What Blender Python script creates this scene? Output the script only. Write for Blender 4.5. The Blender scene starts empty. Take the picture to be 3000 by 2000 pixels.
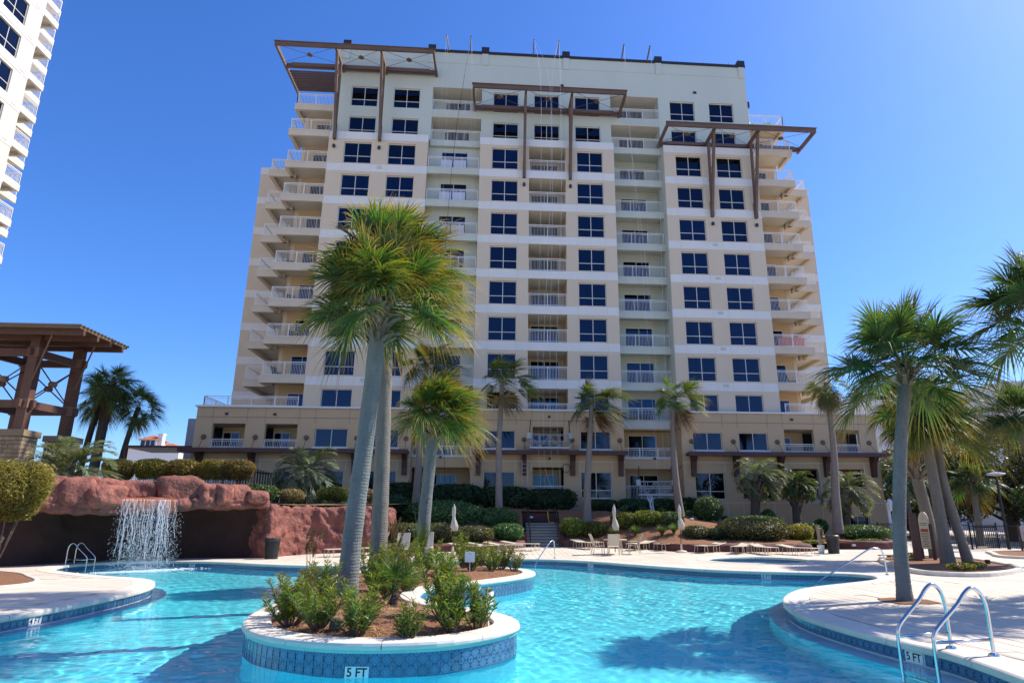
import bpy, bmesh, math, random
import numpy as np
from mathutils import Vector, Matrix, noise as mnoise

# ------------------------------------------------------------------ camera, sky, sun, exposure
scene = bpy.context.scene
R = math.radians
cam_data = bpy.data.cameras.new('camera')
cam = bpy.data.objects.new('camera', cam_data)
scene.collection.objects.link(cam)
cam.location = (0, 0, 1.65)
cam.rotation_euler = (R(90 + 15.52), 0, R(-4.357))
cam_data.sensor_width = 36
cam_data.lens = 22.8
cam_data.shift_x = -0.0312
cam_data.clip_start = 0.1
cam_data.clip_end = 3000
scene.camera = cam

SUN_EL, SUN_AZ = 46.5, 17.0          # elevation; angle from +X towards +Y
world = bpy.data.worlds.new('World')
scene.world = world
world.use_nodes = True
wn = world.node_tree.nodes
wl = world.node_tree.links
sky = wn.new('ShaderNodeTexSky')
sky.sky_type = 'NISHITA'
sky.sun_disc = False
sky.sun_elevation = R(SUN_EL)
sky.sun_rotation = R(90 - SUN_AZ)
sky.air_density = 1.0
sky.dust_density = 0.7
sky.ozone_density = 10.0
sky.altitude = 50
bg = wn['Background']
bg.inputs['Strength'].default_value = 0.14
sat = wn.new('ShaderNodeHueSaturation')
sat.inputs['Saturation'].default_value = 1.13
sat.inputs['Hue'].default_value = 0.509
wl.new(sky.outputs['Color'], sat.inputs['Color'])
wl.new(sat.outputs['Color'], bg.inputs['Color'])

sun_data = bpy.data.lights.new('sun', 'SUN')
sun_data.energy = 4.2
sun_data.angle = R(0.5)
sun_data.cycles.is_caustics_light = True
sun_data.color = (1.0, 0.91, 0.79)
sun = bpy.data.objects.new('sun', sun_data)
scene.collection.objects.link(sun)
S = Vector((math.cos(R(SUN_EL)) * math.cos(R(SUN_AZ)), math.cos(R(SUN_EL)) * math.sin(R(SUN_AZ)), math.sin(R(SUN_EL))))
sun.rotation_euler = S.to_track_quat('Z', 'Y').to_euler()
sun.location = (30, 10, 40)

vs = scene.view_settings
vs.view_transform = 'Standard'
vs.look = 'None'
vs.exposure = 0.75
vs.gamma = 1.0
vs.use_curve_mapping = False
cy = scene.cycles
cy.max_bounces = 8
cy.transparent_max_bounces = 12
cy.diffuse_bounces = 3
cy.glossy_bounces = 3
cy.transmission_bounces = 6
cy.caustics_reflective = False
cy.caustics_refractive = True
cy.sample_clamp_indirect = 6
cy.use_denoising = True

random.seed(7)
rng = np.random.default_rng(7)
C = scene.collection

# ------------------------------------------------------------------ helpers
def srgb(r, g, b):
    f = lambda c: c / 12.92 if c <= 0.04045 else ((c + 0.055) / 1.055) ** 2.4
    return tuple(f(c / 255) for c in (r, g, b))

MATS = {}
def mat(name, col, rough=0.6, col2=None, scale=3.0, amount=1.0, detail=4, bump=0.0, bscale=None, metal=0.0, spec=0.5, stretch=(1, 1, 1), rnd=0.0, bdist=0.02):
    """procedural stucco / paint / rock: two colours mixed by noise, optional bump, optional per-object value change"""
    if name in MATS:
        return MATS[name]
    m = bpy.data.materials.new(name)
    m.use_nodes = True
    n, l = m.node_tree.nodes, m.node_tree.links
    p = n['Principled BSDF']
    p.inputs['Roughness'].default_value = rough
    p.inputs['Metallic'].default_value = metal
    p.inputs['Specular IOR Level'].default_value = spec
    p.inputs['Base Color'].default_value = (*col, 1)
    tc = n.new('ShaderNodeTexCoord')
    mp = n.new('ShaderNodeMapping')
    mp.inputs['Scale'].default_value = stretch
    geo = n.new('ShaderNodeNewGeometry')
    l.new(geo.outputs['Position'], mp.inputs['Vector'])
    last = None
    if col2 is not None:
        nz = n.new('ShaderNodeTexNoise')
        nz.inputs['Scale'].default_value = scale
        nz.inputs['Detail'].default_value = detail
        nz.inputs['Roughness'].default_value = 0.65
        l.new(mp.outputs['Vector'], nz.inputs['Vector'])
        cr = n.new('ShaderNodeValToRGB')
        cr.color_ramp.elements[0].position = 0.5 - 0.25 * amount
        cr.color_ramp.elements[1].position = 0.5 + 0.25 * amount
        cr.color_ramp.elements[0].color = (*col, 1)
        cr.color_ramp.elements[1].color = (*col2, 1)
        l.new(nz.outputs['Fac'], cr.inputs['Fac'])
        last = cr.outputs['Color']
    if rnd > 0:
        oi = n.new('ShaderNodeObjectInfo')
        mr = n.new('ShaderNodeMapRange')
        mr.inputs['To Min'].default_value = 1 - rnd
        mr.inputs['To Max'].default_value = 1 + rnd
        l.new(oi.outputs['Random'], mr.inputs['Value'])
        hs = n.new('ShaderNodeHueSaturation')
        l.new(mr.outputs['Result'], hs.inputs['Value'])
        if last is not None:
            l.new(last, hs.inputs['Color'])
        else:
            hs.inputs['Color'].default_value = (*col, 1)
        last = hs.outputs['Color']
    if last is not None:
        l.new(last, p.inputs['Base Color'])
    if bump > 0:
        nb = n.new('ShaderNodeTexNoise')
        nb.inputs['Scale'].default_value = bscale or scale * 6
        nb.inputs['Detail'].default_value = 5
        l.new(mp.outputs['Vector'], nb.inputs['Vector'])
        b = n.new('ShaderNodeBump')
        b.inputs['Strength'].default_value = bump
        b.inputs['Distance'].default_value = bdist
        l.new(nb.outputs['Fac'], b.inputs['Height'])
        l.new(b.outputs['Normal'], p.inputs['Normal'])
    MATS[name] = m
    return m

def leaf_mat(name, cols, transl=0.45, tip=None, rough=0.45, hue=0.03, val=0.25, big=0.0):
    """leaves: colour varies from object to object, leaf to leaf (attribute 'v') and along the blade (attribute 't'); light shines through"""
    if name in MATS:
        return MATS[name]
    m = bpy.data.materials.new(name)
    m.use_nodes = True
    n, l = m.node_tree.nodes, m.node_tree.links
    p = n['Principled BSDF']
    out = n['Material Output']
    av = n.new('ShaderNodeAttribute'); av.attribute_name = 'v'
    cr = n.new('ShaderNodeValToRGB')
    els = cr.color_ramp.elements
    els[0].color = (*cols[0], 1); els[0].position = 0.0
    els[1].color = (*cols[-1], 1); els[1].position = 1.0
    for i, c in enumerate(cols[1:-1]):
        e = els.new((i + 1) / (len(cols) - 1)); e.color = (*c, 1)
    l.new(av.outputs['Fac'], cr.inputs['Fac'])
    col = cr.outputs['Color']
    if tip is not None:
        at = n.new('ShaderNodeAttribute'); at.attribute_name = 't'
        rp = n.new('ShaderNodeValToRGB')
        rp.color_ramp.elements[0].position = 0.55
        rp.color_ramp.elements[1].position = 1.0
        l.new(at.outputs['Fac'], rp.inputs['Fac'])
        mx = n.new('ShaderNodeMix'); mx.data_type = 'RGBA'
        l.new(rp.outputs['Color'], mx.inputs['Factor'])
        l.new(col, mx.inputs['A'])
        mx.inputs['B'].default_value = (*tip, 1)
        col = mx.outputs['Result']
    oi = n.new('ShaderNodeObjectInfo')
    hs = n.new('ShaderNodeHueSaturation')
    mh = n.new('ShaderNodeMapRange'); mh.inputs['To Min'].default_value = 0.5 - hue; mh.inputs['To Max'].default_value = 0.5 + hue
    mv = n.new('ShaderNodeMapRange'); mv.inputs['To Min'].default_value = 1 - val; mv.inputs['To Max'].default_value = 1 + val
    l.new(oi.outputs['Random'], mh.inputs['Value']); l.new(oi.outputs['Random'], mv.inputs['Value'])
    l.new(mh.outputs['Result'], hs.inputs['Hue']); l.new(mv.outputs['Result'], hs.inputs['Value'])
    l.new(col, hs.inputs['Color'])
    l.new(hs.outputs['Color'], p.inputs['Base Color'])
    p.inputs['Roughness'].default_value = rough
    p.inputs['Specular IOR Level'].default_value = 0.35
    tr = n.new('ShaderNodeBsdfTranslucent')
    wm = n.new('ShaderNodeMix'); wm.data_type = 'RGBA'; wm.blend_type = 'MULTIPLY'; wm.inputs['Factor'].default_value = 1
    l.new(hs.outputs['Color'], wm.inputs['A']); wm.inputs['B'].default_value = (1.6, 1.45, 0.5, 1)
    l.new(wm.outputs['Result'], tr.inputs['Color'])
    ms = n.new('ShaderNodeMixShader'); ms.inputs['Fac'].default_value = transl
    l.new(p.outputs['BSDF'], ms.inputs[1]); l.new(tr.outputs['BSDF'], ms.inputs[2])
    l.new(ms.outputs['Shader'], out.inputs['Surface'])
    MATS[name] = m
    return m

def wloc(o):
    v = Vector((0, 0, 0))
    while o is not None:
        v = v + o.location; o = o.parent
    return v

def tag(o, label=None, cat=None, group=None, kind=None):
    if label: o['label'] = label
    if cat: o['category'] = cat
    if group: o['group'] = group
    if kind: o['kind'] = kind
    return o

def empty(name, loc, label=None, cat=None, group=None, rz=0.0):
    o = bpy.data.objects.new(name, None)
    o.empty_display_size = 0.2
    C.objects.link(o)
    o.location = loc
    o.rotation_euler = (0, 0, rz)
    return tag(o, label, cat, group)

def link(name, me, parent=None, loc=(0, 0, 0), rot=None, scale=None):
    o = bpy.data.objects.new(name, me)
    C.objects.link(o)
    o.location = loc
    if rot is not None: o.rotation_euler = rot
    if scale is not None: o.scale = scale
    if parent is not None: o.parent = parent
    return o

class MB:
    """collects shapes into one mesh"""
    def __init__(s):
        s.v = []; s.f = []
    def add(s, vs, fs):
        k = len(s.v); s.v.extend([tuple(p) for p in vs]); s.f.extend([tuple(i + k for i in f) for f in fs]); return s
    def box(s, x0, x1, y0, y1, z0, z1):
        return s.add([(x0, y0, z0), (x1, y0, z0), (x1, y1, z0), (x0, y1, z0), (x0, y0, z1), (x1, y0, z1), (x1, y1, z1), (x0, y1, z1)],
                     [(0, 3, 2, 1), (4, 5, 6, 7), (0, 1, 5, 4), (1, 2, 6, 5), (2, 3, 7, 6), (3, 0, 4, 7)])
    def beam(s, a, b, w, h, up=(0, 0, 1)):
        a = Vector(a); b = Vector(b); d = (b - a).normalized(); u = Vector(up)
        if abs(d.dot(u)) > 0.98: u = Vector((0, 1, 0))
        r = d.cross(u).normalized(); u = r.cross(d).normalized()
        vs = []
        for p in (a, b):
            for i, j in ((-1, -1), (1, -1), (1, 1), (-1, 1)):
                vs.append(p + r * (i * w / 2) + u * (j * h / 2))
        return s.add(vs, [(0, 1, 2, 3), (7, 6, 5, 4), (0, 4, 5, 1), (1, 5, 6, 2), (2, 6, 7, 3), (3, 7, 4, 0)])
    def tube(s, pts, r, n=8, cap=True):
        pts = [Vector(p) for p in pts]
        rs = r if isinstance(r, (list, tuple)) else [r] * len(pts)
        vs = []; fs = []
        t0 = (pts[1] - pts[0]).normalized()
        u = Vector((0, 0, 1)) if abs(t0.z) < 0.9 else Vector((1, 0, 0))
        u = (u - t0 * u.dot(t0)).normalized()
        for i, p in enumerate(pts):
            if i == 0: t = t0
            elif i == len(pts) - 1: t = (pts[i] - pts[i - 1]).normalized()
            else: t = ((pts[i + 1] - pts[i]).normalized() + (pts[i] - pts[i - 1]).normalized()).normalized()
            u = (u - t * u.dot(t)).normalized(); w = t.cross(u)
            for k in range(n):
                a = 2 * math.pi * k / n
                vs.append(p + (u * math.cos(a) + w * math.sin(a)) * rs[i])
        for i in range(len(pts) - 1):
            for k in range(n):
                fs.append((i * n + k, i * n + (k + 1) % n, (i + 1) * n + (k + 1) % n, (i + 1) * n + k))
        if cap:
            fs.append(tuple(reversed(range(n)))); fs.append(tuple((len(pts) - 1) * n + k for k in range(n)))
        return s.add(vs, fs)
    def lathe(s, prof, c=(0, 0, 0), n=20, flute=0.0):
        vs = []; fs = []
        for (r, z) in prof:
            for k in range(n):
                a = 2 * math.pi * k / n
                rr = r * (1 - flute * (k % 2))
                vs.append((c[0] + rr * math.cos(a), c[1] + rr * math.sin(a), c[2] + z))
        for i in range(len(prof) - 1):
            for k in range(n):
                fs.append((i * n + k, i * n + (k + 1) % n, (i + 1) * n + (k + 1) % n, (i + 1) * n + k))
        fs.append(tuple(reversed(range(n)))); fs.append(tuple((len(prof) - 1) * n + k for k in range(n)))
        return s.add(vs, fs)
    def prism(s, poly, z0, z1):
        n = len(poly)
        vs = [(p[0], p[1], z0) for p in poly] + [(p[0], p[1], z1) for p in poly]
        fs = [tuple(range(n, 2 * n)), tuple(reversed(range(n)))] + [(i, (i + 1) % n, n + (i + 1) % n, n + i) for i in range(n)]
        return s.add(vs, fs)
    def mesh(s, name, m, off=(0, 0, 0), smooth=False):
        me = bpy.data.meshes.new(name)
        v = np.array(s.v, dtype=float).reshape(-1, 3) - np.array(off)
        me.from_pydata(v.tolist(), [], s.f)
        if m is not None: me.materials.append(m)
        if smooth: me.polygons.foreach_set('use_smooth', [True] * len(me.polygons))
        me.update()
        return me
    def build(s, name, m, parent=None, smooth=False, at=None):
        """world-space shapes -> one object (parented, with local coordinates)"""
        base = wloc(parent) if parent is not None else Vector((0, 0, 0))
        if at is not None:
            me = s.mesh(name, m, at, smooth)
            return link(name, me, parent, Vector(at) - base)
        return link(name, s.mesh(name, m, base, smooth), parent)

def np_mesh(name, V, F, m, attrs=None, smooth=False):
    """V (n,3), F (k,4) or (k,3) integer arrays -> mesh, with float point attributes"""
    me = bpy.data.meshes.new(name)
    V = np.asarray(V, dtype=np.float32); F = np.asarray(F, dtype=np.int32)
    k = F.shape[1]
    me.vertices.add(len(V)); me.vertices.foreach_set('co', V.ravel())
    me.loops.add(F.size); me.loops.foreach_set('vertex_index', F.ravel())
    me.polygons.add(len(F))
    me.polygons.foreach_set('loop_start', np.arange(0, F.size, k, dtype=np.int32))
    me.polygons.foreach_set('loop_total', np.full(len(F), k, dtype=np.int32))
    if smooth: me.polygons.foreach_set('use_smooth', np.ones(len(F), dtype=bool))
    me.update(calc_edges=True)
    for an, arr in (attrs or {}).items():
        a = me.attributes.new(an, 'FLOAT', 'POINT'); a.data.foreach_set('value', np.asarray(arr, dtype=np.float32))
    if m is not None: me.materials.append(m)
    return me

def spline(pts, per=8, closed=True):
    P = np.array(pts, dtype=float); n = len(P); out = []
    rngi = range(n) if closed else range(n - 1)
    for i in rngi:
        p0, p1, p2, p3 = (P[(i - 1) % n], P[i], P[(i + 1) % n], P[(i + 2) % n]) if closed else (P[max(i - 1, 0)], P[i], P[i + 1], P[min(i + 2, n - 1)])
        for j in range(per):
            t = j / per
            out.append(0.5 * ((2 * p1) + (-p0 + p2) * t + (2 * p0 - 5 * p1 + 4 * p2 - p3) * t * t + (-p0 + 3 * p1 - 3 * p2 + p3) * t ** 3))
    if not closed: out.append(P[-1])
    return np.array(out)

def resample(poly, step, closed=True):
    P = np.vstack([poly, poly[:1]]) if closed else np.array(poly)
    d = np.r_[0, np.cumsum(np.linalg.norm(np.diff(P, axis=0), axis=1))]
    n = max(3, int(round(d[-1] / step)))
    s = np.linspace(0, d[-1], n + 1)
    Q = np.stack([np.interp(s, d, P[:, i]) for i in range(P.shape[1])], 1)
    return Q[:-1] if closed else Q

def normals2(poly, closed=True):
    """unit normals to the left of the walking direction"""
    P = np.asarray(poly)
    if closed: t = np.roll(P, -1, 0) - np.roll(P, 1, 0)
    else: t = np.gradient(P, axis=0)
    t = t / np.maximum(np.linalg.norm(t, axis=1, keepdims=True), 1e-9)
    return np.stack([-t[:, 1], t[:, 0]], 1)

def area2(P):
    x, y = P[:, 0], P[:, 1]
    return 0.5 * np.sum(x * np.roll(y, -1) - np.roll(x, -1) * y)

def inside(P, x, y):
    x = np.asarray(x, dtype=float); y = np.asarray(y, dtype=float); c = np.zeros(x.shape, bool)
    j = len(P) - 1
    for i in range(len(P)):
        xi, yi, xj, yj = P[i][0], P[i][1], P[j][0], P[j][1]
        cond = ((yi > y) != (yj > y))
        with np.errstate(divide='ignore', invalid='ignore'):
            xx = (xj - xi) * (y - yi) / (yj - yi + 1e-12) + xi
        c ^= cond & (x < xx)
        j = i
    return c

def fill(polys, z, name, m):
    """flat face with holes from closed outlines (first is the outside)"""
    bm = bmesh.new(); edges = []
    for P in polys:
        vs = [bm.verts.new((p[0], p[1], z)) for p in P]
        for i in range(len(vs)): edges.append(bm.edges.new((vs[i], vs[(i + 1) % len(vs)])))
    bmesh.ops.triangle_fill(bm, use_beauty=True, use_dissolve=False, edges=edges)
    for f in bm.faces:
        if f.normal.z < 0: f.normal_flip()
    me = bpy.data.meshes.new(name); bm.to_mesh(me); bm.free()
    if m: me.materials.append(m)
    return me

def text(name, body, size, m, parent, loc, rot, extrude=0.001):
    """lettering as a real mesh"""
    cu = bpy.data.curves.new(name, 'FONT'); cu.body = body; cu.size = size; cu.align_x = 'CENTER'; cu.align_y = 'CENTER'; cu.extrude = extrude
    cu.offset = size * 0.02
    tmp = bpy.data.objects.new(name + '_outline', cu); C.objects.link(tmp)
    me = bpy.data.meshes.new_from_object(tmp.evaluated_get(bpy.context.evaluated_depsgraph_get()))
    bpy.data.objects.remove(tmp)
    me.materials.clear(); me.materials.append(m)
    return link(name, me, parent, loc, rot)
# ------------------------------------------------------------------ setting: ground, deck, pool
WATER_Z = -0.27
def apron_z(y): return 0.03 * max(0.0, y - 34.0)

POOL = spline([(5.4, 3.6), (5.62, 5.2), (5.81, 7.0), (5.98, 8.2), (6.02, 9.0), (5.9, 9.7), (5.78, 10.6), (5.74, 11.6), (5.8, 12.7), (6.1, 13.9), (6.5, 14.95),
               (7.05, 15.95), (7.76, 16.92), (8.6, 17.7), (9.8, 18.5), (11.1, 19.4), (11.75, 20.1), (12.1, 21.0), (11.95, 21.8), (11.2, 22.35), (10.2, 22.75),
               (9.0, 23.3), (7.9, 24.1), (6.8, 25.5), (5.76, 27.1), (4.6, 29.1), (3.2, 30.7), (1.6, 31.55), (0.2, 31.4), (-1.2, 30.7), (-2.8, 29.3), (-4.4, 27.9),
               (-6.1, 27.35), (-7.7, 27.75), (-9.4, 28.7), (-11.4, 30.2), (-13.4, 30.95), (-15.2, 30.85), (-16.4, 29.9), (-16.7, 28.6), (-16.45, 27.3), (-15.7, 25.9),
               (-14.6, 24.7), (-13.4, 23.7), (-12.1, 22.7), (-10.9, 21.95), (-10.1, 21.2), (-9.5, 20.2), (-9.02, 19.0), (-8.75, 17.6), (-8.68, 16.2), (-8.66, 15.0),
               (-8.75, 13.8), (-8.95, 12.5), (-9.2, 10.5), (-9.3, 8), (-8.8, 5), (-7, 3.0), (-4, 2.2), (0, 2.1), (3.5, 2.4)], 6)
if area2(POOL) < 0: POOL = POOL[::-1]
POOL = resample(POOL, 0.3)
POOL_OUT = -normals2(POOL)                     # pointing to the deck
ISLAND = spline([(-1.4, 9.3), (-0.6, 9.45), (0.0, 9.95), (0.36, 10.6), (0.36, 11.3), (0.12, 12.0), (-0.35, 12.7), (-1.0, 13.5), (-1.5, 14.5), (-1.62, 15.6), (-1.5, 16.6),
                 (-0.95, 17.4), (-0.2, 18.2), (0.55, 19.25), (1.07, 20.2), (1.3, 21.26), (1.2, 22.4), (0.7, 23.3), (-0.5, 24.2), (-2.2, 24.5), (-3.7, 23.7), (-4.5, 22), (-4.6, 20),
                 (-4.3, 18), (-4.1, 16), (-4.15, 14.5), (-4.1, 13), (-3.95, 11.8), (-3.6, 10.75), (-3.0, 9.95), (-2.2, 9.45)], 6)
if area2(ISLAND) < 0: ISLAND = ISLAND[::-1]
ISLAND = resample(ISLAND, 0.15)
ISL_OUT = -normals2(ISLAND)
TUB = spline([(9.6, 29.6), (9.75, 30.6), (10.6, 31.8), (12.0, 32.4), (13.3, 32.2), (14.1, 31.0), (14.1, 29.4), (13.3, 28.1), (12.0, 27.6), (10.7, 27.7), (9.9, 28.5)], 6)
if area2(TUB) < 0: TUB = TUB[::-1]
TUB = resample(TUB, 0.25)
TUB_OUT = -normals2(TUB)

m_deck = mat('deck_concrete', srgb(214, 203, 186), 0.8, srgb(196, 184, 168), 1.3, 1.2, bump=0.25, bscale=40, bdist=0.004)
m_paver = mat('deck_plank_concrete', srgb(216, 205, 188), 0.8, srgb(200, 187, 170), 2.2, 1.2, bump=0.25, bscale=45, rnd=0.05, bdist=0.004)
m_joint = mat('deck_joint_sand', srgb(104, 92, 78), 0.95)
m_coping = mat('coping_concrete', srgb(222, 214, 200), 0.7, srgb(203, 194, 178), 2.5, 1.0, bump=0.2, bscale=60, rnd=0.03, bdist=0.003)
m_soil = mat('pale_beach_sand', (0.55, 0.50, 0.42), 0.95, (0.46, 0.41, 0.33), 0.6, 1.0, bump=0.5, bscale=5)
m_mulch = mat('pine_bark_mulch', srgb(158, 112, 78), 0.95, srgb(98, 66, 46), 14.0, 1.0, 8, bump=1.0, bscale=45, bdist=0.03)
m_straw = mat('pine_straw_fibre', srgb(150, 104, 68), 0.8, srgb(205, 170, 125), 9, 1.0)
m_grout = mat('pale_grout', srgb(205, 215, 220), 0.7)
m_plaster = mat('pool_plaster', (0.13, 0.84, 0.95), 0.6, (0.11, 0.77, 0.92), 0.9, 1.3, 5)
m_ledge = mat('pool_ledge_plaster', (0.55, 0.82, 0.88), 0.6, (0.48, 0.77, 0.85), 2.0, 1.0)
m_aqua = mat('aqua_painted_render', srgb(150, 205, 200), 0.55, srgb(135, 190, 188), 3, 1.0)
m_black = mat('black_paint', (0.012, 0.012, 0.014), 0.5)
m_white = mat('white_enamel', srgb(232, 234, 232), 0.4, srgb(222, 224, 222), 6, 1)

# long scored boards beyond the built planks
def scored(m, width, ang):
    n, l = m.node_tree.nodes, m.node_tree.links
    p = n['Principled BSDF']
    geo = n.new('ShaderNodeNewGeometry'); mp = n.new('ShaderNodeMapping')
    mp.inputs['Rotation'].default_value = (0, 0, ang)
    l.new(geo.outputs['Position'], mp.inputs['Vector'])
    br = n.new('ShaderNodeTexBrick')
    br.inputs['Scale'].default_value = 1.0
    br.inputs['Brick Width'].default_value = 2.4; br.inputs['Row Height'].default_value = width
    br.inputs['Mortar Size'].default_value = 0.011; br.inputs['Mortar Smooth'].default_value = 0.2
    br.inputs['Color1'].default_value = (*srgb(216, 205, 188), 1); br.inputs['Color2'].default_value = (*srgb(204, 192, 175), 1)
    br.inputs['Mortar'].default_value = (*srgb(120, 106, 90), 1)
    l.new(mp.outputs['Vector'], br.inputs['Vector'])
    nz = n.new('ShaderNodeTexNoise'); nz.inputs['Scale'].default_value = 0.7; nz.inputs['Detail'].default_value = 6
    l.new(geo.outputs['Position'], nz.inputs['Vector'])
    mr = n.new('ShaderNodeMapRange'); mr.inputs['From Min'].default_value = 0.3; mr.inputs['From Max'].default_value = 0.7; mr.inputs['To Min'].default_value = 0.84; mr.inputs['To Max'].default_value = 1.06
    l.new(nz.outputs['Fac'], mr.inputs['Value'])
    hs = n.new('ShaderNodeHueSaturation')
    l.new(br.outputs['Color'], hs.inputs['Color']); l.new(mr.outputs['Result'], hs.inputs['Value'])
    l.new(hs.outputs['Color'], p.inputs['Base Color'])
m_deck_scored = mat('deck_scored_concrete', (0.6, 0.55, 0.48), 0.8)
scored(m_deck_scored, 0.3, R(90))

# --- ground to the horizon
DX0, DX1, DY0, DY1, DY2 = -30.0, 46.0, -30.0, 34.0, 62.0
g = link('ground', fill([[(-1500, -600), (1500, -600), (1500, 2400), (-1500, 2400)], [(DX0, DY0), (DX1, DY0), (DX1, DY2), (DX0, DY2)]], -0.06, 'ground', m_soil))
tag(g, kind='structure')
# --- deck sheet with the pool and the whirlpool cut out, and its gently rising far apron
deck_me = fill([[(DX0, DY0), (DX1, DY0), (DX1, DY1), (DX0, DY1)], POOL, TUB], 0.0, 'pool_deck', m_deck_scored)
deck = tag(link('pool_deck', deck_me), kind='structure')
MB().add([(DX0, DY1, 0), (DX1, DY1, 0), (DX1, DY2, apron_z(DY2)), (DX0, DY2, apron_z(DY2))], [(0, 1, 2, 3)]).build('deck_apron', m_deck_scored, deck)

# --- coping stones round a basin
def sweep(prof, P, N, z=0.0, closed=False):
    V = []; F = []; k = len(prof)
    for p, n in zip(P, N):
        for (d, h) in prof: V.append((p[0] + n[0] * d, p[1] + n[1] * d, z + h))
    m = len(P)
    for i in range(m if closed else m - 1):
        j = (i + 1) % m
        for q in range(k):
            r = (q + 1) % k
            F.append((i * k + q, j * k + q, j * k + r, i * k + r))
    if not closed:
        F.append(tuple(range(k))[::-1]); F.append(tuple((m - 1) * k + q for q in range(k)))
    return V, F

def coping(parent, P, OUT, prof, z, length, name='coping_stone', gap=0.012):
    n = len(P); seg = np.linalg.norm(np.roll(P, -1, 0) - P, axis=1)
    cum = np.r_[0, np.cumsum(seg)]; total = cum[-1]; num = int(total / length)
    PP = np.vstack([P, P[:1]]); NN = np.vstack([OUT, OUT[:1]])
    for i in range(num):
        a, b = total * i / num + gap / 2, total * (i + 1) / num - gap / 2
        s = np.linspace(a, b, 7)
        Q = np.stack([np.interp(s, cum, PP[:, 0]), np.interp(s, cum, PP[:, 1])], 1)
        M = np.stack([np.interp(s, cum, NN[:, 0]), np.interp(s, cum, NN[:, 1])], 1)
        M /= np.linalg.norm(M, axis=1, keepdims=True)
        mb = MB(); mb.add(*sweep(prof, Q, M, z)); mb.build(name, m_coping, parent, smooth=False)

POOL_PROF = [(-0.035, -0.10), (-0.05, -0.085), (-0.055, -0.05), (-0.045, -0.012), (-0.02, 0.004), (0.03, 0.010), (0.5, 0.010), (0.5, -0.10)]
basin = empty('pool_basin', (0, 0, 0)); tag(basin, kind='structure')
coping(basin, POOL, POOL_OUT, POOL_PROF, 0, 1.6)

# --- tiles
def tile_material():
    m = bpy.data.materials.new('blue_patterned_tile'); m.use_nodes = True
    n, l = m.node_tree.nodes, m.node_tree.links
    p = n['Principled BSDF']; p.inputs['Roughness'].default_value = 0.18
    uv = n.new('ShaderNodeUVMap')
    sp = n.new('ShaderNodeSeparateXYZ'); l.new(uv.outputs['UV'], sp.inputs['Vector'])
    def math_(op, a, b=None, v=None):
        x = n.new('ShaderNodeMath'); x.operation = op
        for i, s in enumerate((a, b)):
            if s is None: continue
            if isinstance(s, (int, float)): x.inputs[i].default_value = s
            else: l.new(s, x.inputs[i])
        return x.outputs[0]
    ax = math_('ABSOLUTE', math_('SUBTRACT', sp.outputs['X'], 0.5)); ay = math_('ABSOLUTE', math_('SUBTRACT', sp.outputs['Y'], 0.5))
    dm = math_('ADD', ax, ay)                                   # diamond distance
    rr = math_('SQRT', math_('ADD', math_('MULTIPLY', ax, ax), math_('MULTIPLY', ay, ay)))
    def line(d, c, w): return math_('LESS_THAN', math_('ABSOLUTE', math_('SUBTRACT', d, c)), w)
    cx_ = math_('SUBTRACT', 0.5, ax); cy_ = math_('SUBTRACT', 0.5, ay)
    cr = math_('SQRT', math_('ADD', math_('MULTIPLY', cx_, cx_), math_('MULTIPLY', cy_, cy_)))
    tot = line(dm, 0.44, 0.03)
    for t in (line(dm, 0.33, 0.022), line(rr, 0.16, 0.022), line(dm, 0.10, 0.03), line(cr, 0.24, 0.025), line(cr, 0.12, 0.03)):
        tot = math_('MAXIMUM', tot, t)
    nz = n.new('ShaderNodeTexNoise'); nz.inputs['Scale'].default_value = 8; l.new(uv.outputs['UV'], nz.inputs['Vector'])
    fac = math_('MULTIPLY', tot, math_('ADD', math_('MULTIPLY', nz.outputs['Fac'], 0.5), 0.25))
    mx = n.new('ShaderNodeMix'); mx.data_type = 'RGBA'
    l.new(fac, mx.inputs['Factor']); mx.inputs['A'].default_value = (*srgb(28, 78, 118), 1); mx.inputs['B'].default_value = (*srgb(150, 190, 208), 1)
    oi = n.new('ShaderNodeObjectInfo'); mr = n.new('ShaderNodeMapRange'); mr.inputs['To Min'].default_value = 0.85; mr.inputs['To Max'].default_value = 1.12
    l.new(oi.outputs['Random'], mr.inputs['Value'])
    hs = n.new('ShaderNodeHueSaturation'); l.new(mx.outputs['Result'], hs.inputs['Color']); l.new(mr.outputs['Result'], hs.inputs['Value'])
    l.new(hs.outputs['Color'], p.inputs['Base Color'])
    return m
m_tile = tile_material()
TS = 0.1525
def tile_box(w=TS - 0.006, h=TS - 0.006, t=0.012):
    me = MB().box(-w / 2, w / 2, -t, 0.0, -h / 2, h / 2).mesh('tile', m_tile)
    ul = me.uv_layers.new(name='UVMap')
    for li, lo in enumerate(me.loops):
        co = me.vertices[lo.vertex_index].co
        ul.data[li].uv = (co.x / w + 0.5, co.z / h + 0.5)
    return me
TILE = tile_box()

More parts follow.
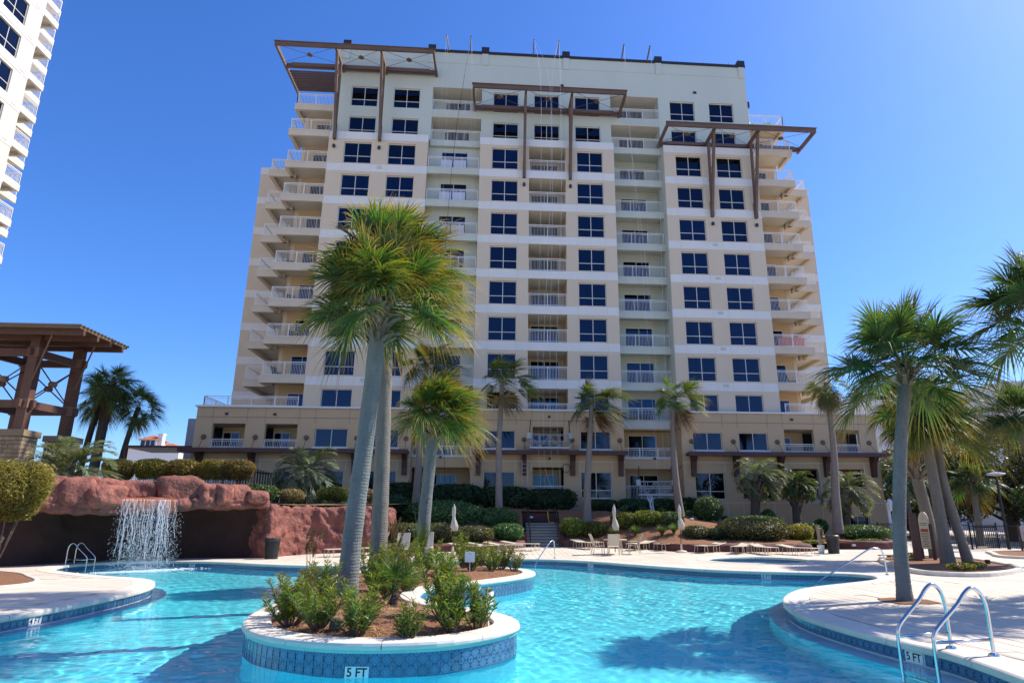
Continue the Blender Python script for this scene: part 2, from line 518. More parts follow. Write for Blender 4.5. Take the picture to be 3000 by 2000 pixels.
def tile_row(parent, P, OUT, z, nearfun, offset=0.0, skip=None):
    """tiles on a basin wall; those largest in view are objects, the rest one mesh"""
    total = np.sum(np.linalg.norm(np.roll(P, -1, 0) - P, axis=1)); num = int(total / TS)
    Q = resample(P, total / num); N = normals2(Q) * np.sign(np.sum(OUT[0] * normals2(P)[0]))
    far_v = []; far_f = []; far_uv = []
    w = TS - 0.006
    for i in range(len(Q)):
        a, b = Q[i], Q[(i + 1) % len(Q)]
        c = (a + b) / 2; t = (b - a) / np.linalg.norm(b - a); n = N[i]
        if skip and skip(c, z): continue
        c = c + n * offset
        if nearfun(c):
            ang = math.atan2(-n[0], n[1])          # tile's local +y -> n (out of the face is -y)
            o = link('tile', TILE, parent, (c[0], c[1], z), (0, 0, ang)); o.location = Vector((c[0], c[1], z)) - wloc(parent)
        else:
            k = len(far_v)
            q = c - n * 0.012
            for (s, h) in ((-1, -1), (1, -1), (1, 1), (-1, 1)):
                far_v.append((q[0] + t[0] * s * w / 2, q[1] + t[1] * s * w / 2, z + h * w / 2)); far_uv.append(((s + 1) / 2, (h + 1) / 2))
            far_f.append((k, k + 1, k + 2, k + 3))
    if far_v:
        me = np_mesh('tile_course', np.array(far_v) - np.array(wloc(parent)), far_f, m_tile)
        ul = me.uv_layers.new(name='UVMap')
        for li, lo in enumerate(me.loops): ul.data[li].uv = far_uv[lo.vertex_index]
        tag(link('tile_course', me, parent), kind='stuff')

def floor_z(y): return -1.62 + 0.024 * (y - 8)
def wall_strip(P, OUT, z0, z1, name, m, parent, d=0.0, bottom=None):
    V = []; F = []; n = len(P)
    for p, o in zip(P, OUT):
        x, y = p[0] + o[0] * d, p[1] + o[1] * d
        V += [(x, y, bottom(y) if bottom else z0), (x, y, z1)]
    for i in range(n):
        j = (i + 1) % n; F.append((2 * i, 2 * j, 2 * j + 1, 2 * i + 1))
    return MB().add(V, F).build(name, m, parent)

wall_strip(POOL, POOL_OUT, -0.5, -0.09, 'basin_wall', m_grout, basin)
LEDGE = 0.36
Pin = POOL - POOL_OUT * LEDGE
# underwater ledge: a pale strip with its own drop
lv = []; lf = []
for i in range(len(POOL)):
    lv += [(*POOL[i], -0.345), (*Pin[i], -0.345)]
for i in range(len(POOL)):
    j = (i + 1) % len(POOL); lf.append((2 * i, 2 * i + 1, 2 * j + 1, 2 * j))
MB().add(lv, lf).build('underwater_ledge', m_ledge, basin)
wall_strip(Pin, POOL_OUT, -0.5, -0.345, 'basin_side', m_plaster, basin, bottom=floor_z)
fl = fill([Pin], 0, 'basin_floor', m_plaster)
for v in fl.vertices: v.co.z = floor_z(v.co.y)
link('basin_floor', fl, basin)
# a second broad step along the far side and the entry steps of the arm
MARKS = []
near_pool = lambda c: (c[0] > 5 and c[1] < 16.5 and c[1] > 6) or (c[0] < -8 and 11.5 < c[1] < 20.3)
def mark_spot(px, py, P=POOL):
    i = int(np.argmin(np.linalg.norm(P - np.array([px, py]), axis=1))); return i
spots = [('5 FT', 5.92, 9.62, 'pool'), ('4 FT', -8.68, 14.15, 'pool'), ('3 FT', 9.35, 23.05, 'pool'), ('3 FT', 4.35, 29.4, 'pool'), ('3 FT', -6.45, 27.4, 'pool'), ('3 FT', -12.9, 30.85, 'pool')]
def skip_marks(c, z): return any(np.hypot(c[0] - POOL[mark_spot(x, y)][0], c[1] - POOL[mark_spot(x, y)][1]) < 0.17 for _, x, y, _k in spots)
tile_row(basin, POOL, POOL_OUT, -0.178, near_pool, 0.0, skip_marks)
def plaque(body, P, OUT, i, z, parent, off=0.0):
    c = P[i] + OUT[i] * off; n = OUT[i]
    ang = math.atan2(-n[0], n[1]); base = wloc(parent)
    o = MB().box(-0.155, 0.155, -0.014, 0, -0.073, 0.073).mesh('depth_marker', m_white)
    o = link('depth_marker', o, parent, Vector((c[0], c[1], z)) - base, (0, 0, ang))
    text('lettering', body, 0.145, m_black, o, (0, -0.0155, 0), (R(90), 0, 0))
for body, x, y, _k in spots:
    plaque(body, POOL, POOL_OUT, mark_spot(x, y), -0.178, basin)
# the same depths painted flat on the coping
for body, x, y, _k in spots[:2]:
    i = mark_spot(x, y); c = POOL[i] + POOL_OUT[i] * 0.22; n = POOL_OUT[i]
    text('painted_depth', body, 0.11, m_black, basin, (c[0], c[1], 0.0115), (0, 0, math.atan2(-n[0], n[1])), 0.0003)

# --- water: a rippled, refracting skin (its waves focus the sun on the basin floor)
def water_mat(name, tint):
    m = bpy.data.materials.new(name); m.use_nodes = True
    p = m.node_tree.nodes['Principled BSDF']
    p.inputs['Base Color'].default_value = (*tint, 1); p.inputs['Roughness'].default_value = 0.0
    p.inputs['IOR'].default_value = 1.2; p.inputs['Transmission Weight'].default_value = 1.0
    return m
m_water = water_mat('pool_water', (0.93, 0.99, 1.0))
def water_sheet(name, outer, inner, step, amp, seed):
    lo, hi = outer.min(0), outer.max(0)
    xs = np.arange(lo[0], hi[0] + step, step); ys = np.arange(lo[1], hi[1] + step, step); X, Y = np.meshgrid(xs, ys)
    rg = np.random.default_rng(seed); H = np.zeros_like(X)
    for i in range(46):
        lam = rg.uniform(0.16, 0.5) if i % 4 else rg.uniform(0.5, 1.3); a = rg.normal(0.35, 0.95); k = 2 * math.pi / lam
        H += amp * lam * np.sin(k * (X * math.cos(a) + Y * math.sin(a)) + rg.uniform(0, 6.28))
    H *= 0.75 + 0.5 * np.sin(X * 0.45 + 1.3 * np.sin(Y * 0.3)) * np.sin(Y * 0.37 + np.sin(X * 0.23))
    ins = inside(outer, X, Y)
    if inner is not None: ins &= ~inside(inner, X, Y)
    idx = np.arange(X.size).reshape(X.shape); ok = ins[:-1, :-1] & ins[:-1, 1:] & ins[1:, 1:] & ins[1:, :-1]
    F = np.stack([idx[:-1, :-1], idx[:-1, 1:], idx[1:, 1:], idx[1:, :-1]], -1)[ok]
    used = np.unique(F); remap = np.full(X.size, -1); remap[used] = np.arange(len(used))
    V = np.stack([X, Y, H], -1).reshape(-1, 3)[used]
    o = link(name, np_mesh(name, V, remap[F], m_water, smooth=True))
    o.cycles.is_caustics_caster = True
    return tag(o, kind='structure')
wo = water_sheet('water', POOL + POOL_OUT * 0.10, ISLAND - ISL_OUT * 0.12, 0.042, 0.0019, 4); wo.location.z = WATER_Z

# --- whirlpool in the far deck
tub = empty('whirlpool_basin', (11.9, 30, 0)); tag(tub, kind='structure')
coping(tub, TUB, TUB_OUT, [(-0.03, -0.08), (-0.045, -0.04), (-0.02, 0.004), (0.03, 0.010), (0.42, 0.010), (0.42, -0.08)], 0, 1.2)
wall_strip(TUB, TUB_OUT, -0.9, -0.07, 'basin_wall', m_ledge, tub)
tile_row(tub, TUB, TUB_OUT, -0.165, lambda c: False)
link('basin_floor', fill([TUB], -0.55, 'tub_floor', m_ledge), tub).location = -Vector(tub.location)
wo = water_sheet('whirlpool_water', TUB + TUB_OUT * 0.1, None, 0.08, 0.004, 9); wo.location.z = -0.235

# --- planks of the near deck: each a thin slab of its own
def clip(poly, p, n):
    """keep the side where (x-p).n >= 0"""
    out = []
    for i in range(len(poly)):
        a, b = np.array(poly[i]), np.array(poly[(i + 1) % len(poly)])
        da, db = np.dot(a - p, n), np.dot(b - p, n)
        if da >= 0: out.append(tuple(a))
        if (da >= 0) != (db >= 0): out.append(tuple(a + (b - a) * da / (da - db)))
    return out
RING = POOL + POOL_OUT * 0.515
def planks(region, ang, width, length, limit):
    ca, sa = math.cos(ang), math.sin(ang); made = 0
    P = np.array(region); u = P @ np.array([ca, sa]); v = P @ np.array([-sa, ca])
    row = 0; vv = math.floor(v.min() / width) * width
    while vv < v.max():
        uu = u.min() - (row * 0.37 % 1) * length
        while uu < u.max():
            q = [(uu + 0.006, vv + 0.010), (uu + length - 0.006, vv + 0.010), (uu + length - 0.006, vv + width - 0.010), (uu + 0.006, vv + width - 0.010)]
            w = [(a * ca - b * sa, a * sa + b * ca) for a, b in q]
            uu += length
            c = np.mean(w, 0)
            if not inside(region, c[0], c[1]): continue
            for _ in range(3):
                if len(w) < 3: break
                ds = [np.min(np.linalg.norm(RING - np.array(k), axis=1)) for k in w]
                hits = sorted(range(len(RING)), key=lambda i: np.linalg.norm(RING[i] - c))[:1]
                for i in hits:
                    if np.linalg.norm(RING[i] - c) < length: w = clip(w, RING[i], POOL_OUT[i])
                if len(w) >= 3: c = np.mean(w, 0)
            bad = len(w) < 3 or inside(POOL, *np.mean(w, 0)) or abs(area2(np.array(w))) < 0.03
            if bad: continue
            if any(inside(np.array(b), c[0], c[1]) for b in BEDS): continue
            w = np.array(w)
            if area2(w) < 0: w = w[::-1]
            MB().prism([tuple(k) for k in w], -0.002, 0.007 + 0.002 * random.random()).build('plank', m_paver, deck)
            cw = w.mean(0); e = w - cw; e = w + e / np.linalg.norm(e, axis=1, keepdims=True) * 0.016
            zj = 0.001 + 0.003 * random.random()
            JOINTS.add([(k[0], k[1], zj) for k in e], [tuple(range(len(e)))])
            made += 1
            if made >= limit: return made
        vv += width; row += 1
    return made
JOINTS = MB()
BEDS = [[(8.35, 14.3), (8.55, 13.85), (9.4, 13.85), (9.5, 14.6), (8.9, 14.95)]]
planks([(5.9, 6.2), (9.6, 6.2), (13.2, 13), (13.2, 19), (7.2, 19), (6, 14)], R(90), 0.3, 2.1, 190)
planks([(-14, 12.6), (-9, 12.6), (-9, 22.5), (-13, 22.5)], R(-15), 0.3, 2.1, 110)
JOINTS.build('joint_sand', m_joint, deck)
# ------------------------------------------------------------------ the hotel tower
BAY, MAIN, POD = 48.89, 49.67, 48.39
def fz(k): return 24.2 - 3.0 * k          # floor levels, k grows downwards
m_tan = mat('tan_stucco', (0.66, 0.55, 0.41), 0.85, (0.60, 0.49, 0.36), 0.35, 1.2, 6, bump=0.15, bscale=60, stretch=(1, 1, 0.35), bdist=0.004)
m_green = mat('pale_green_stucco', (0.57, 0.60, 0.51), 0.85, (0.51, 0.545, 0.465), 0.35, 1.2, 6, bump=0.15, bscale=60, stretch=(1, 1, 0.3), bdist=0.004)
m_band = mat('white_stucco', (0.74, 0.73, 0.70), 0.8, (0.65, 0.635, 0.60), 0.5, 1.2, 6, stretch=(1, 1, 0.3))
m_slab = mat('cream_balcony_edge', (0.64, 0.55, 0.43), 0.8, (0.54, 0.455, 0.35), 0.9, 1.2, 6, stretch=(1, 1, 0.25))
m_slab_g = mat('green_balcony_edge', (0.57, 0.60, 0.51), 0.8, (0.47, 0.50, 0.42), 0.9, 1.2, 6, stretch=(1, 1, 0.25))
m_soffit = mat('balcony_soffit', (0.66, 0.60, 0.50), 0.85, (0.60, 0.54, 0.45), 1.5, 1)
m_back = mat('ochre_back_wall', (0.60, 0.43, 0.25), 0.85, (0.54, 0.38, 0.22), 0.8, 1)
m_pod = mat('ochre_stucco', (0.56, 0.405, 0.245), 0.85, (0.50, 0.36, 0.215), 0.4, 1.2, 6, bump=0.15, bscale=60, stretch=(1, 1, 0.35), bdist=0.004)
m_ledgew = mat('white_ledge', (0.68, 0.68, 0.68), 0.6)
m_rail = mat('white_railing', (0.76, 0.74, 0.70), 0.45)
m_frame = mat('cream_window_frame', (0.66, 0.63, 0.56), 0.4)
m_brown = mat('brown_timber', (0.105, 0.060, 0.040), 0.65, (0.165, 0.105, 0.072), 2.5, 1.2, 6, bump=0.3, bscale=30, stretch=(0.2, 1, 1))
m_canopy = mat('dark_red_brown_timber', (0.060, 0.022, 0.020), 0.55, (0.085, 0.032, 0.028), 3, 1)
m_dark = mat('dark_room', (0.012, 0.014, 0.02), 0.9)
m_cap = mat('dark_roof_cap', (0.025, 0.02, 0.022), 0.5)
m_metal = mat('brushed_grey_metal', (0.40, 0.41, 0.42), 0.5, metal=0.6)
m_curtain = mat('grey_curtain', (0.62, 0.64, 0.70), 0.9, (0.42, 0.44, 0.50), 3, 1, stretch=(6, 1, 0.1))

def glass_mat(name, tint, refl):
    m = bpy.data.materials.new(name); m.use_nodes = True
    n, l = m.node_tree.nodes, m.node_tree.links
    n.remove(n['Principled BSDF']); out = n['Material Output']
    tr = n.new('ShaderNodeBsdfTransparent'); tr.inputs['Color'].default_value = (*tint, 1)
    gl = n.new('ShaderNodeBsdfGlossy'); gl.inputs['Roughness'].default_value = 0.03; gl.inputs['Color'].default_value = (*refl, 1)
    fr = n.new('ShaderNodeFresnel'); fr.inputs['IOR'].default_value = 1.9
    geo = n.new('ShaderNodeNewGeometry'); nz = n.new('ShaderNodeTexNoise'); nz.inputs['Scale'].default_value = 0.8
    l.new(geo.outputs['Position'], nz.inputs['Vector'])
    b = n.new('ShaderNodeBump'); b.inputs['Strength'].default_value = 0.04; b.inputs['Distance'].default_value = 0.1
    l.new(nz.outputs['Fac'], b.inputs['Height']); l.new(b.outputs['Normal'], gl.inputs['Normal'])
    mx = n.new('ShaderNodeMixShader'); l.new(fr.outputs['Fac'], mx.inputs['Fac'])
    l.new(tr.outputs['BSDF'], mx.inputs[1]); l.new(gl.outputs['BSDF'], mx.inputs[2]); l.new(mx.outputs['Shader'], out.inputs['Surface'])
    return m
m_glass = glass_mat('dark_tinted_glass', (0.26, 0.31, 0.42), (0.34, 0.40, 0.56))
m_glassb = glass_mat('blue_tinted_glass', (0.10, 0.28, 0.44), (0.36, 0.52, 0.70))

hotel = empty('apartment_tower', (4, 48.89, 0), 'tall tan and pale green balconied apartment tower with brown rooftop trellises', 'building')
HB = wloc(hotel)

def wallgrid(name, m, x0, x1, z0, z1, y, holes, th=0.35, left=0.0, right=0.0, top=0.0, parent=None):
    """upright wall facing the camera with real openings; left/right/top: depth of its returns"""
    xs = sorted({round(v, 3) for v in [x0, x1] + [h[0] for h in holes] + [h[1] for h in holes] if x0 - 1e-6 <= v <= x1 + 1e-6})
    zs = sorted({round(v, 3) for v in [z0, z1] + [h[2] for h in holes] + [h[3] for h in holes] if z0 - 1e-6 <= v <= z1 + 1e-6})
    mb = MB()
    for i in range(len(xs) - 1):
        cx = (xs[i] + xs[i + 1]) / 2
        j = 0
        while j < len(zs) - 1:
            cz = (zs[j] + zs[j + 1]) / 2
            if any(h[0] < cx < h[1] and h[2] < cz < h[3] for h in holes): j += 1; continue
            mb.add([(xs[i], y, zs[j]), (xs[i + 1], y, zs[j]), (xs[i + 1], y, zs[j + 1]), (xs[i], y, zs[j + 1])], [(0, 1, 2, 3)])
            j += 1
    for (a, b, c, d) in holes:
        for q in ([(a, y, c), (a, y + th, c), (a, y + th, d), (a, y, d)], [(b, y + th, c), (b, y, c), (b, y, d), (b, y + th, d)],
                  [(a, y, d), (a, y + th, d), (b, y + th, d), (b, y, d)], [(a, y + th, c), (a, y, c), (b, y, c), (b, y + th, c)]):
            mb.add(q, [(0, 1, 2, 3)])
    if left: mb.add([(x0, y + left, z0), (x0, y, z0), (x0, y, z1), (x0, y + left, z1)], [(0, 1, 2, 3)])
    if right: mb.add([(x1, y, z0), (x1, y + right, z0), (x1, y + right, z1), (x1, y, z1)], [(0, 1, 2, 3)])
    if top: mb.add([(x0, y, z1), (x1, y, z1), (x1, y + top, z1), (x0, y + top, z1)], [(0, 1, 2, 3)])
    return mb.build(name, m, parent or hotel)

# shared meshes of windows, by size
FR = {}
def window(x0, x1, z0, z1, y, parent, rows=(0.36,), cols=2, style=0, glass=None, name='window', curtain=None, depth=0.16, base=None):
    """frame part with each pane (and a drawn curtain) as its own sub-part"""
    w, h = round(x1 - x0, 3), round(z1 - z0, 3)
    glass = glass or m_glass
    fw, bar = 0.055, 0.05
    key = (w, h, rows, cols)
    ze = [-h / 2 + fw] + [-h / 2 + r * h for r in rows] + [h / 2 - fw]
    xe = [-w / 2 + fw + (w - 2 * fw) * i / cols for i in range(cols + 1)]
    if key not in FR:
        mb = MB()
        mb.box(-w / 2, w / 2, -0.03, 0.05, -h / 2, -h / 2 + fw).box(-w / 2, w / 2, -0.03, 0.05, h / 2 - fw, h / 2)
        mb.box(-w / 2, -w / 2 + fw, -0.028, 0.05, -h / 2, h / 2).box(w / 2 - fw, w / 2, -0.028, 0.05, -h / 2, h / 2)
        for r in rows: mb.box(-w / 2 + fw, w / 2 - fw, -0.026, 0.04, -h / 2 + r * h - bar / 2, -h / 2 + r * h + bar / 2)
        for i in range(1, cols): mb.box(xe[i] - bar / 2, xe[i] + bar / 2, -0.024, 0.04, -h / 2 + fw, h / 2 - fw)
        panes = {}
        for j in range(len(ze) - 1):
            a, b = ze[j] + (bar / 2 if j else 0), ze[j + 1] - (bar / 2 if j < len(ze) - 2 else 0)
            pw = (xe[1] - xe[0]) - bar * 0.75
            panes[j] = (pw, b - a, (a + b) / 2)
        FR[key] = (mb.mesh('window_frame', m_frame), panes, {})
    me, panes, pm = FR[key]
    base = base if base is not None else HB
    fo = link(name, me, parent, Vector(((x0 + x1) / 2, y + depth, (z0 + z1) / 2)) - Vector(base))
    for j, (pw, ph, pc) in panes.items():
        for i in range(cols):
            kk = (j, glass.name)
            if kk not in pm: pm[kk] = MB().box(-pw / 2, pw / 2, 0.0, 0.008, -ph / 2, ph / 2).mesh('pane', glass)
            link('pane', pm[kk], fo, ((xe[i] + xe[i + 1]) / 2, 0.012, pc))
    if curtain:
        for (a, b) in curtain:
            k2 = ('cur', round(a, 2), round(b, 2))
            if k2 not in pm:
                nn = max(4, int((b - a) * w / 0.09)); V = []; F = []
                for q in range(nn + 1):
                    xx = -w / 2 + w * (a + (b - a) * q / nn); yy = 0.10 + 0.035 * (q % 2)
                    V += [(xx, yy, -h / 2), (xx, yy, h / 2)]
                for q in range(nn): F.append((2 * q, 2 * q + 2, 2 * q + 3, 2 * q + 1))
                pm[k2] = MB().add(V, F).mesh('curtain', m_curtain)
            link('curtain', pm[k2], fo)
    return fo

CURT = [None, [(0.0, 0.25), (0.8, 1.0)], [(0.0, 1.0)], [(0.0, 0.5)], [(0.52, 1.0)], [(0.02, 0.14), (0.86, 0.98)], [(0.3, 0.5), (0.9, 1.0)]]
def rcurt(): return random.choice(CURT + [CURT[2], CURT[1]])

RAILM = {}
def railing_mesh(w, h=1.05, step=0.115, d=None, m=None):
    """front railing along x, centred; optional returns of depth d at the left / right ends: d=(left, right)"""
    m = m or m_rail
    key = (round(w, 2), round(h, 2), d, m.name)
    if key in RAILM: return RAILM[key]
    mb = MB()
    def run(a, b):
        a, b = Vector(a), Vector(b); L = (b - a).length; dr = (b - a) / L
        up = Vector((0, 0, 1))
        mb.beam(a + up * (h - 0.025), b + up * (h - 0.025), 0.06, 0.05)
        mb.beam(a + up * (h - 0.14), b + up * (h - 0.14), 0.03, 0.03)
        mb.beam(a + up * 0.07, b + up * 0.07, 0.035, 0.035)
        k = max(1, int(round(L / 1.6)))
        for i in range(k + 1):
            p = a + dr * (L * i / k); mb.beam(p, p + up * h, 0.05, 0.05)
        nb = int(L / step)
        for i in range(1, nb):
            p = a + dr * (L * i / nb); mb.beam(p + up * 0.07, p + up * (h - 0.14), 0.016, 0.016)
    run((-w / 2, 0, 0), (w / 2, 0, 0))
    if d:
        if d[0]: run((-w / 2, 0, 0), (-w / 2, d[0], 0))
        if d[1]: run((w / 2, 0, 0), (w / 2, d[1], 0))
    RAILM[key] = mb.mesh('railing', m)
    return RAILM[key]

def rail(x0, x1, y, z, parent, h=1.05, d=None, m=None, base=None):
    base = base if base is not None else wloc(parent)
    return link('railing', railing_mesh(x1 - x0, h, d=d, m=m), parent, Vector(((x0 + x1) / 2, y, z)) - Vector(base))

def balcony(x0, x1, y0, y1, z, m, side_beam=None, d=None, base_parent=None, h=1.05, fascia=0.55, railx=None):
    """slab with a down-stand edge, soffit and railing"""
    p = base_parent or hotel
    mb = MB().box(x0, x1, y0, y1, z - 0.22, z)
    s = mb.build('balcony', m, p)
    fr = MB().box(x0 - 0.02, x1 + 0.02, y0 - 0.03, y0 + 0.22, z - fascia, z + 0.04)
    fr.build('edge_beam', m, s)
    MB().box(x0 - 0.035, x1 + 0.035, y0 - 0.05, y0 + 0.2, z - 0.06, z + 0.055).build('edge_cap', m, s)
    if side_beam == 'left': MB().box(x0 - 0.02, x0 + 0.28, y0 + 0.22, y1, z - fascia, z - 0.005).build('edge_beam', m_slab, s)
    if side_beam == 'right': MB().box(x1 - 0.28, x1 + 0.02, y0 + 0.22, y1, z - fascia, z - 0.005).build('edge_beam', m_slab, s)
    MB().add([(x0 + 0.02, y0 + 0.22, z - 0.224), (x1 - 0.02, y0 + 0.22, z - 0.224), (x1 - 0.02, y1, z - 0.224), (x0 + 0.02, y1, z - 0.224)], [(3, 2, 1, 0)]).build('soffit', m_soffit, s)
    a, b = railx or (x0 + 0.08, x1 - 0.08)
    rail(a, b, y0 + 0.1, z + 0.05, s, h, d)
    return s

# ---- the three projecting bays
WA = [(-13.0, -10.72), (-9.38, -7.09)]
WB = [(-0.69, 1.54), (6.53, 8.78)]
WD = [(15.15, 17.42), (18.77, 21.02)]
MIDREC = (2.46, 5.58)
for (x0, x1, cols, rec) in ((-14.28, -6.10, WA, None), (-1.70, 9.74, WB, MIDREC), (14.15, 22.35, WD, None)):
    holes = []
    for k in range(-2, 6):
        zt = fz(k) + 2.05
        for c in cols: holes.append((c[0], c[1], max(zt - 1.95, 9.86), zt))
        if rec: holes.append((rec[0], rec[1], max(fz(k), 9.82), fz(k) + 2.3))
    wallgrid('bay_wall', m_tan, x0, x1, 9.8, 33.2, BAY, holes, 0.3, left=1.3, right=1.6, top=0.9)
    for k in range(-3, 5):
        MB().box(x0 - 0.02, x1 + 0.02, BAY - 0.022, BAY + 0.25, fz(k) - 0.68, fz(k)).build('white_band', m_band, hotel)
        for c in cols:                                   # scored joints beside the windows
            for v in (c[0] - 0.05, c[1] + 0.05): MB().box(v - 0.009, v + 0.009, BAY - 0.027, BAY + 0.1, fz(k) - 0.68, fz(k) - 0.005).build('joint_line', m_slab, hotel)
    for k in range(-2, 6):
        zt = fz(k) + 2.05; zb = max(zt - 1.95, 9.86)
        for c in cols:
            window(c[0], c[1], zb, zt, BAY, hotel, rows=(0.36,) if k < 5 else (), curtain=rcurt())
# dark rooms behind the bays
for (x0, x1) in ((-14.2, -6.2), (-1.6, 2.3), (5.75, 9.65), (14.25, 22.25)):
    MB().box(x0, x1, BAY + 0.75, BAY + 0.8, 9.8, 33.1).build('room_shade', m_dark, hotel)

# middle recess of the centre bay: balconies flush with the wall
mb = MB()
for k in range(-2, 6):
    s = MB().box(MIDREC[0], MIDREC[1], BAY + 0.3, 51.55, fz(k) - 0.25, fz(k)).build('balcony', m_slab, hotel)
    MB().add([(MIDREC[0], BAY + 0.02, fz(k) + 2.295), (MIDREC[1], BAY + 0.02, fz(k) + 2.295), (MIDREC[1], 51.5, fz(k) + 2.295), (MIDREC[0], 51.5, fz(k) + 2.295)], [(3, 2, 1, 0)]).build('soffit', m_soffit, s)
    rail(MIDREC[0] + 0.02, MIDREC[1] - 0.02, BAY + 0.08, max(fz(k), 9.3) + 0.03, s)
MB().box(MIDREC[0] - 0.02, MIDREC[0] + 0.0, BAY + 0.3, 51.5, 9.2, 33).build('recess_cheek', m_back, hotel)
MB().box(MIDREC[1], MIDREC[1] + 0.02, BAY + 0.3, 51.5, 9.2, 33).build('recess_cheek', m_back, hotel)
holes = [(2.78, 5.15, fz(k) + 0.02, fz(k) + 2.13) for k in range(-2, 6)]
wallgrid('recess_wall', m_back, MIDREC[0], MIDREC[1], 9.2, 33.0, 51.5, holes, 0.1)
for k in range(-2, 6): window(2.78, 5.15, fz(k) + 0.02, fz(k) + 2.13, 51.5, hotel, rows=(), name='sliding_door', glass=m_glassb, depth=0.05)
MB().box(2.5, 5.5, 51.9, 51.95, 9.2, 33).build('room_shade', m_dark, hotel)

# shallow green column between left and centre bay
C3 = (-6.10, -1.70)
holes = [(-5.03, -2.77, fz(k) + 0.02, fz(k) + 2.13) for k in range(-2, 6)]
wallgrid('green_wall', m_green, C3[0], C3[1], 9.0, 33.2, 50.0, holes, 0.12)
for k in range(-2, 6):
    window(-5.03, -2.77, fz(k) + 0.02, fz(k) + 2.13, 50.0, hotel, rows=(), name='sliding_door', glass=m_glassb, depth=0.06)
    balcony(C3[0] + 0.03, C3[1] - 0.03, 48.97, 50.0, fz(k), m_slab_g)
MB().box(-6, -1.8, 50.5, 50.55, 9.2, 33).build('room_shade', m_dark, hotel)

# deep green column between centre and right bay
C5 = (9.74, 14.15)
holes = [(10.75, 13.1, fz(k) + 0.02, fz(k) + 2.13) for k in range(-4, 6)]
wallgrid('green_wall', m_green, C5[0], C5[1], 9.0, 39.0, 51.5, holes, 0.12)
MB().box(C5[1] - 0.03, C5[1] - 0.004, BAY + 0.02, 51.5, 9.0, 33.1).build('recess_cheek', m_green, hotel)
MB().box(C5[0] + 0.004, C5[0] + 0.03, BAY + 0.02, 51.5, 9.0, 33.1).build('recess_cheek', m_green, hotel)
for k in range(-4, 6):
    window(10.75, 13.1, fz(k) + 0.02, fz(k) + 2.13, 51.5, hotel, rows=(), name='sliding_door', glass=m_glassb, depth=0.06)
    if k >= -2: balcony(C5[0] + 0.04, C5[1] - 0.04, 49.85, 51.5, fz(k), m_slab_g)
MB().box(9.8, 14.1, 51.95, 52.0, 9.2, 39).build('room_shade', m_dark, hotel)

# ---- upper storeys and roof
PX0, PX1 = -14.4, 22.4
PW = WA + [(-0.69, 1.54), (2.9, 5.15), (6.53, 8.78)] + [(15.15, 17.42), (18.77, 21.02)]
holes = []
for k in (-4, -3):
    zt = fz(k) + 2.05
    holes += [(a, b, zt - 1.95, zt) for a, b in PW]
    holes += [(C3[0] + 0.1, C3[1], fz(k), fz(k) + 2.33), (C5[0], C5[1] - 0.05, fz(k), fz(k) + 2.33)]
wallgrid('upper_wall', m_green, PX0, PX1, 33.2, 42.25, MAIN, holes, 0.3, left=14, right=14, top=14)
for k in (-4, -3):
    zt = fz(k) + 2.05
    for a, b in PW: window(a, b, zt - 1.95, zt, MAIN, hotel, curtain=rcurt())
    for (a, b) in ((C3[0] + 0.1, C3[1]), (C5[0], C5[1] - 0.05)):
        s = MB().box(a, b, MAIN + 0.3, 51.5, fz(k) - 0.22, fz(k)).build('balcony', m_slab_g, hotel)
        MB().box(a - 0.01, b + 0.01, MAIN - 0.03, MAIN + 0.2, fz(k) - 0.5, fz(k) + 0.04).build('edge_beam', m_slab_g, s)
        MB().add([(a, MAIN, fz(k) + 2.325), (b, MAIN, fz(k) + 2.325), (b, 51.5, fz(k) + 2.325), (a, 51.5, fz(k) + 2.325)], [(3, 2, 1, 0)]).build('soffit', m_soffit, s)
        MB().box(a - 0.02, a, MAIN + 0.28, 51.5, fz(k), fz(k) + 2.33).build('recess_cheek', m_green, s); MB().box(b, b + 0.02, MAIN + 0.28, 51.5, fz(k), fz(k) + 2.33).build('recess_cheek', m_green, s)
        rail(a + 0.05, b - 0.05, MAIN + 0.08, fz(k) + 0.05, s)
holes = [(-5.03, -2.77, fz(k) + 0.02, fz(k) + 2.13) for k in (-4, -3)]
wallgrid('green_wall', m_green, C3[0], C3[1], 33.2, 39, 51.5, holes, 0.12)
for k in (-4, -3): window(-5.03, -2.77, fz(k) + 0.02, fz(k) + 2.13, 51.5, hotel, rows=(), name='sliding_door', glass=m_glassb, depth=0.06)
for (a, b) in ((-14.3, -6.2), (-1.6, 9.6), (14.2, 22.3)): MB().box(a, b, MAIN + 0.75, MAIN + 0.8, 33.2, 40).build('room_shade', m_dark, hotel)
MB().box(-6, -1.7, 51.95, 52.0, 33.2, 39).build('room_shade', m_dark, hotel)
# cornice groove, pilasters, cap
MB().box(PX0 - 0.02, PX1 + 0.02, MAIN - 0.025, MAIN + 0.1, 41.05, 41.12).build('cornice_groove', m_slab_g, hotel)
MB().box(PX0 - 0.08, PX1 + 0.08, MAIN - 0.10, MAIN + 0.35, 42.18, 42.42).build('roof_cap', m_cap, hotel)
for px in (-13.7, -6.25, -1.5, 5.8, 14.3, 22.1):
    MB().box(px - 0.28, px + 0.28, MAIN - 0.09, MAIN + 0.02, 41.0, 42.3).build('pilaster', m_green, hotel)
    MB().box(px - 0.34, px + 0.34, MAIN - 0.14, MAIN + 0.5, 42.3, 42.86).build('pilaster_cap', m_cap, hotel)
for px, tl in ((-4.7, -0.25), (-2.9, 0.12), (2.8, 0.02), (5.0, 0.05), (10.85, 0.15), (13.2, 0.2)):
    MB().beam((px, MAIN + 0.3, 41.9), (px + tl, MAIN - 0.9, 43.35), 0.09, 0.16).build('roof_davit', m_brown, hotel)
